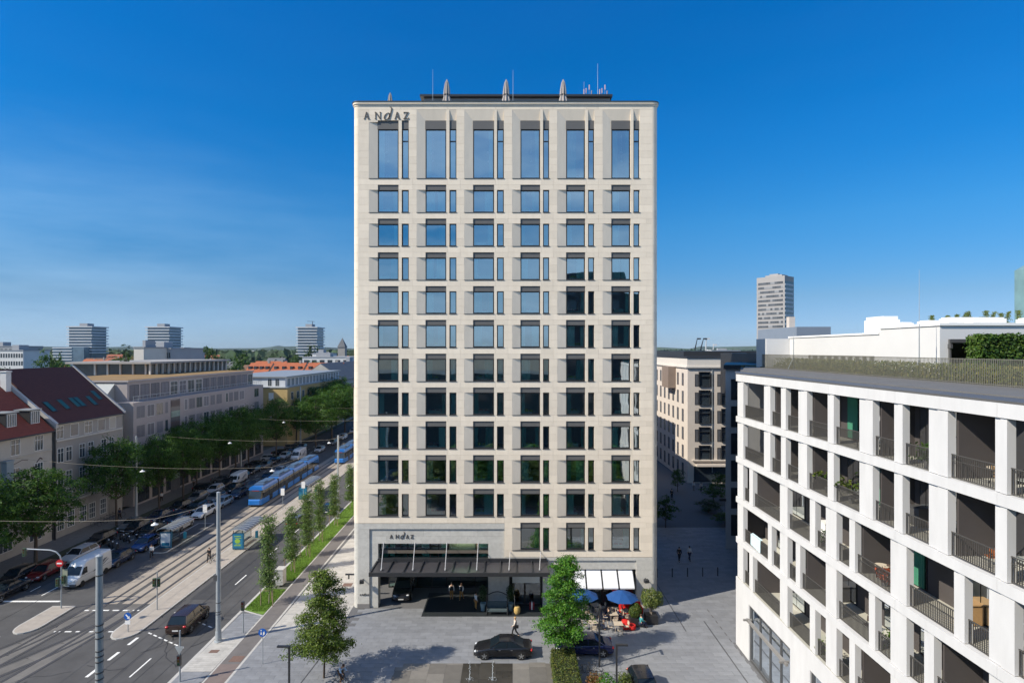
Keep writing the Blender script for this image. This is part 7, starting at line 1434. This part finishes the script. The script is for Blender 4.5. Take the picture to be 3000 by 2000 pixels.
CL = dict(white=(.62, .62, .62), black=(.015, .015, .017), tan=(.34, .17, .05), cream=(.62, .54, .46), teal=(.05, .28, .30), grey=(.18, .18, .19), pale_blue=(.36, .50, .66), navy=(.02, .03, .07), blond=(.45, .28, .12), brown=(.07, .04, .025), red=(.4, .03, .03))
def cloth(c): return M('cloth_'+c, CL[c], .85, .1, 5)
def person(x, y, rz, lab, kind, shirt, trousers, hair, z=0, vest=None, bag=False, helmet=False):
    b, s, tr_, hair_mb, shoes, eyes, nose, J = person_meshes(kind); t = thing('person', lab, 'person'); link('body', b, t).data.materials.clear() if not b.materials else link('body', b, t)
    if not b.materials: b.materials.append(SKIN)
    o = link('shirt', s.copy(), t); o.data.materials.clear(); o.data.materials.append(cloth(shirt)); o = link('trousers', tr_.copy(), t); o.data.materials.clear(); o.data.materials.append(cloth(trousers))
    hair_mb.build('helmet' if helmet else 'hair', SGW if helmet else cloth(hair), t, smooth=1); shoes.build('shoes', cloth('black'), t, smooth=1); eyes.build('eyes', cloth('black'), t); nose.build('nose', SKIN, t)
    if vest:
        c, p_ = Vector(J['ch']), Vector(J['pel']); q = MB(); m = []
        for (px_, rx, ry) in ((p_+Vector((0, 0, .04)), .19, .145), (c-Vector((0, 0, .12)), .175, .14), (c, .19, .145), (c+Vector((0, 0, .07)), .15, .12)): m.append([(px_.x+rx*math.cos(2*PI*i/12), px_.y+ry*math.sin(2*PI*i/12), px_.z) for i in range(12)])
        loft(m, q); q.build('waistcoat', cloth(vest), t, smooth=1)
    if bag: q = MB(); q.obox((.3, .1, .98), (.12, .34, .26)); q.build('handbag', cloth('black'), t); 
    t.location = (x, y, z); t.rotation_euler = (0, 0, rz); return t
x, y = G(1323, 1755); person(x, y, .2, 'doorman in white shirt, dark waistcoat and tan trousers, left of the pair', 'stand', 'white', 'tan', 'black', 0, 'black'); x, y = G(1352, 1757); person(x, y, -.3, 'doorman in white shirt, dark waistcoat and tan trousers, right of the pair', 'walk', 'white', 'tan', 'brown', 0, 'black')
x, y = G(1394, 1784); person(x, y, 2.0, 'staff member in white shirt and tan trousers standing left of the bay pot', 'stand', 'white', 'tan', 'black', .03); x, y = G(1509, 1862); person(x, y, -1.45, 'blonde woman with handbag walking past behind the black sedan', 'walk', 'cream', 'black', 'blond', 0, None, True)
x, y = G(1990, 1643); person(x, y, 0, 'dark dressed walker in the shaded alley, left of the pair', 'walk', 'black', 'black', 'black'); x, y = G(2020, 1640); person(x, y, 0.2, 'walker in a white top in the shaded alley, right of the pair', 'walk', 'white', 'navy', 'black'); x, y = G(1968, 1460); person(x, y, 0.2, 'dark dressed person far back in the shaded alley by the hotel wall', 'stand', 'black', 'black', 'black')
x, y = G(2032, 1436); person(x, y, .3, 'person in a pale top at the end of the alley before the beige block', 'stand', 'white', 'grey', 'brown'); x, y = G(2054, 1440); person(x, y, .3, 'person in pale top near the shrub beds at the alley end', 'stand', 'cream', 'navy', 'brown')
person(-36.75, 70.4, .1, 'dark dressed person pushing a bicycle on the tram platform', 'walk', 'black', 'black', 'brown', .003); x, y = G(444, 1632); person(x, y, .4, 'walker in a pale grey top crossing the shaded left road', 'walk', 'white', 'black', 'brown', -.12)
person(-17.4, 50.95, .5, 'cyclist with white helmet and grey top behind the oak', 'ride', 'white', 'black', 'brown', 0, helmet=True); person(-13.1, 44.65, .9, 'cyclist in a pale blue shirt at the lower picture edge', 'ride', 'pale_blue', 'brown', 'brown'); x, y = G(838, 1316); person(x, y, 0, 'dark small figure standing on the light crossing far up the street', 'stand', 'black', 'black', 'black')
for x, y, rz, s_, lab in ((11.9, 55.35, 1.2, 'teal', 'seated guest in a teal top between umbrella and round bush planter'), (12.1, 53.7, 1.9, 'teal', 'seated guest in a teal top beside the planter boxes'), (9.0, 55.05, -1.4, 'black', 'seated guest in black at the middle terrace table'), (8.2, 53.35, 1.5, 'grey', 'seated guest in grey at the table by the bright tree'), (10.25, 55.05, 1.4, 'navy', 'seated guest in navy facing the middle terrace table'), (7.2, 54.6, PI, 'white', 'seated guest in white under the left umbrella')): person(x, y, rz, lab, 'sit', s_, 'navy', 'brown')
for k, (x, y, s_, lab) in enumerate([(-59.5, 88, 'navy', 'walker in navy on the shaded left pavement near the lit tree'), (-59.2, 98, 'white', 'walker in a pale top on the left pavement at the office corner'), (-59.8, 109, 'grey', 'walker in grey on the left pavement before the stair glazing')]): person(x, y, .3*k, lab, 'walk', s_, 'black', 'brown')
# ------------------------------------------------------------------ the air: a thin even haze
hz = MB(); hz.box(-3300, 3300, -300, 6400, -1.3, 106); hz_o = hz.build('haze', [])
hm_ = bpy.data.materials.new('thin_haze'); hm_.use_nodes = True; hn = hm_.node_tree; hn.nodes.remove(hn.nodes['Principled BSDF'])
pv = hn.nodes.new('ShaderNodeVolumePrincipled'); pv.inputs['Color'].default_value = (.62, .78, .95, 1); pv.inputs['Density'].default_value = .00003; pv.inputs['Anisotropy'].default_value = .1
hn.links.new(pv.outputs[0], hn.nodes['Material Output'].inputs['Volume']); hz_o.data.materials.clear(); hz_o.data.materials.append(hm_); hz_o['kind'] = 'stuff'
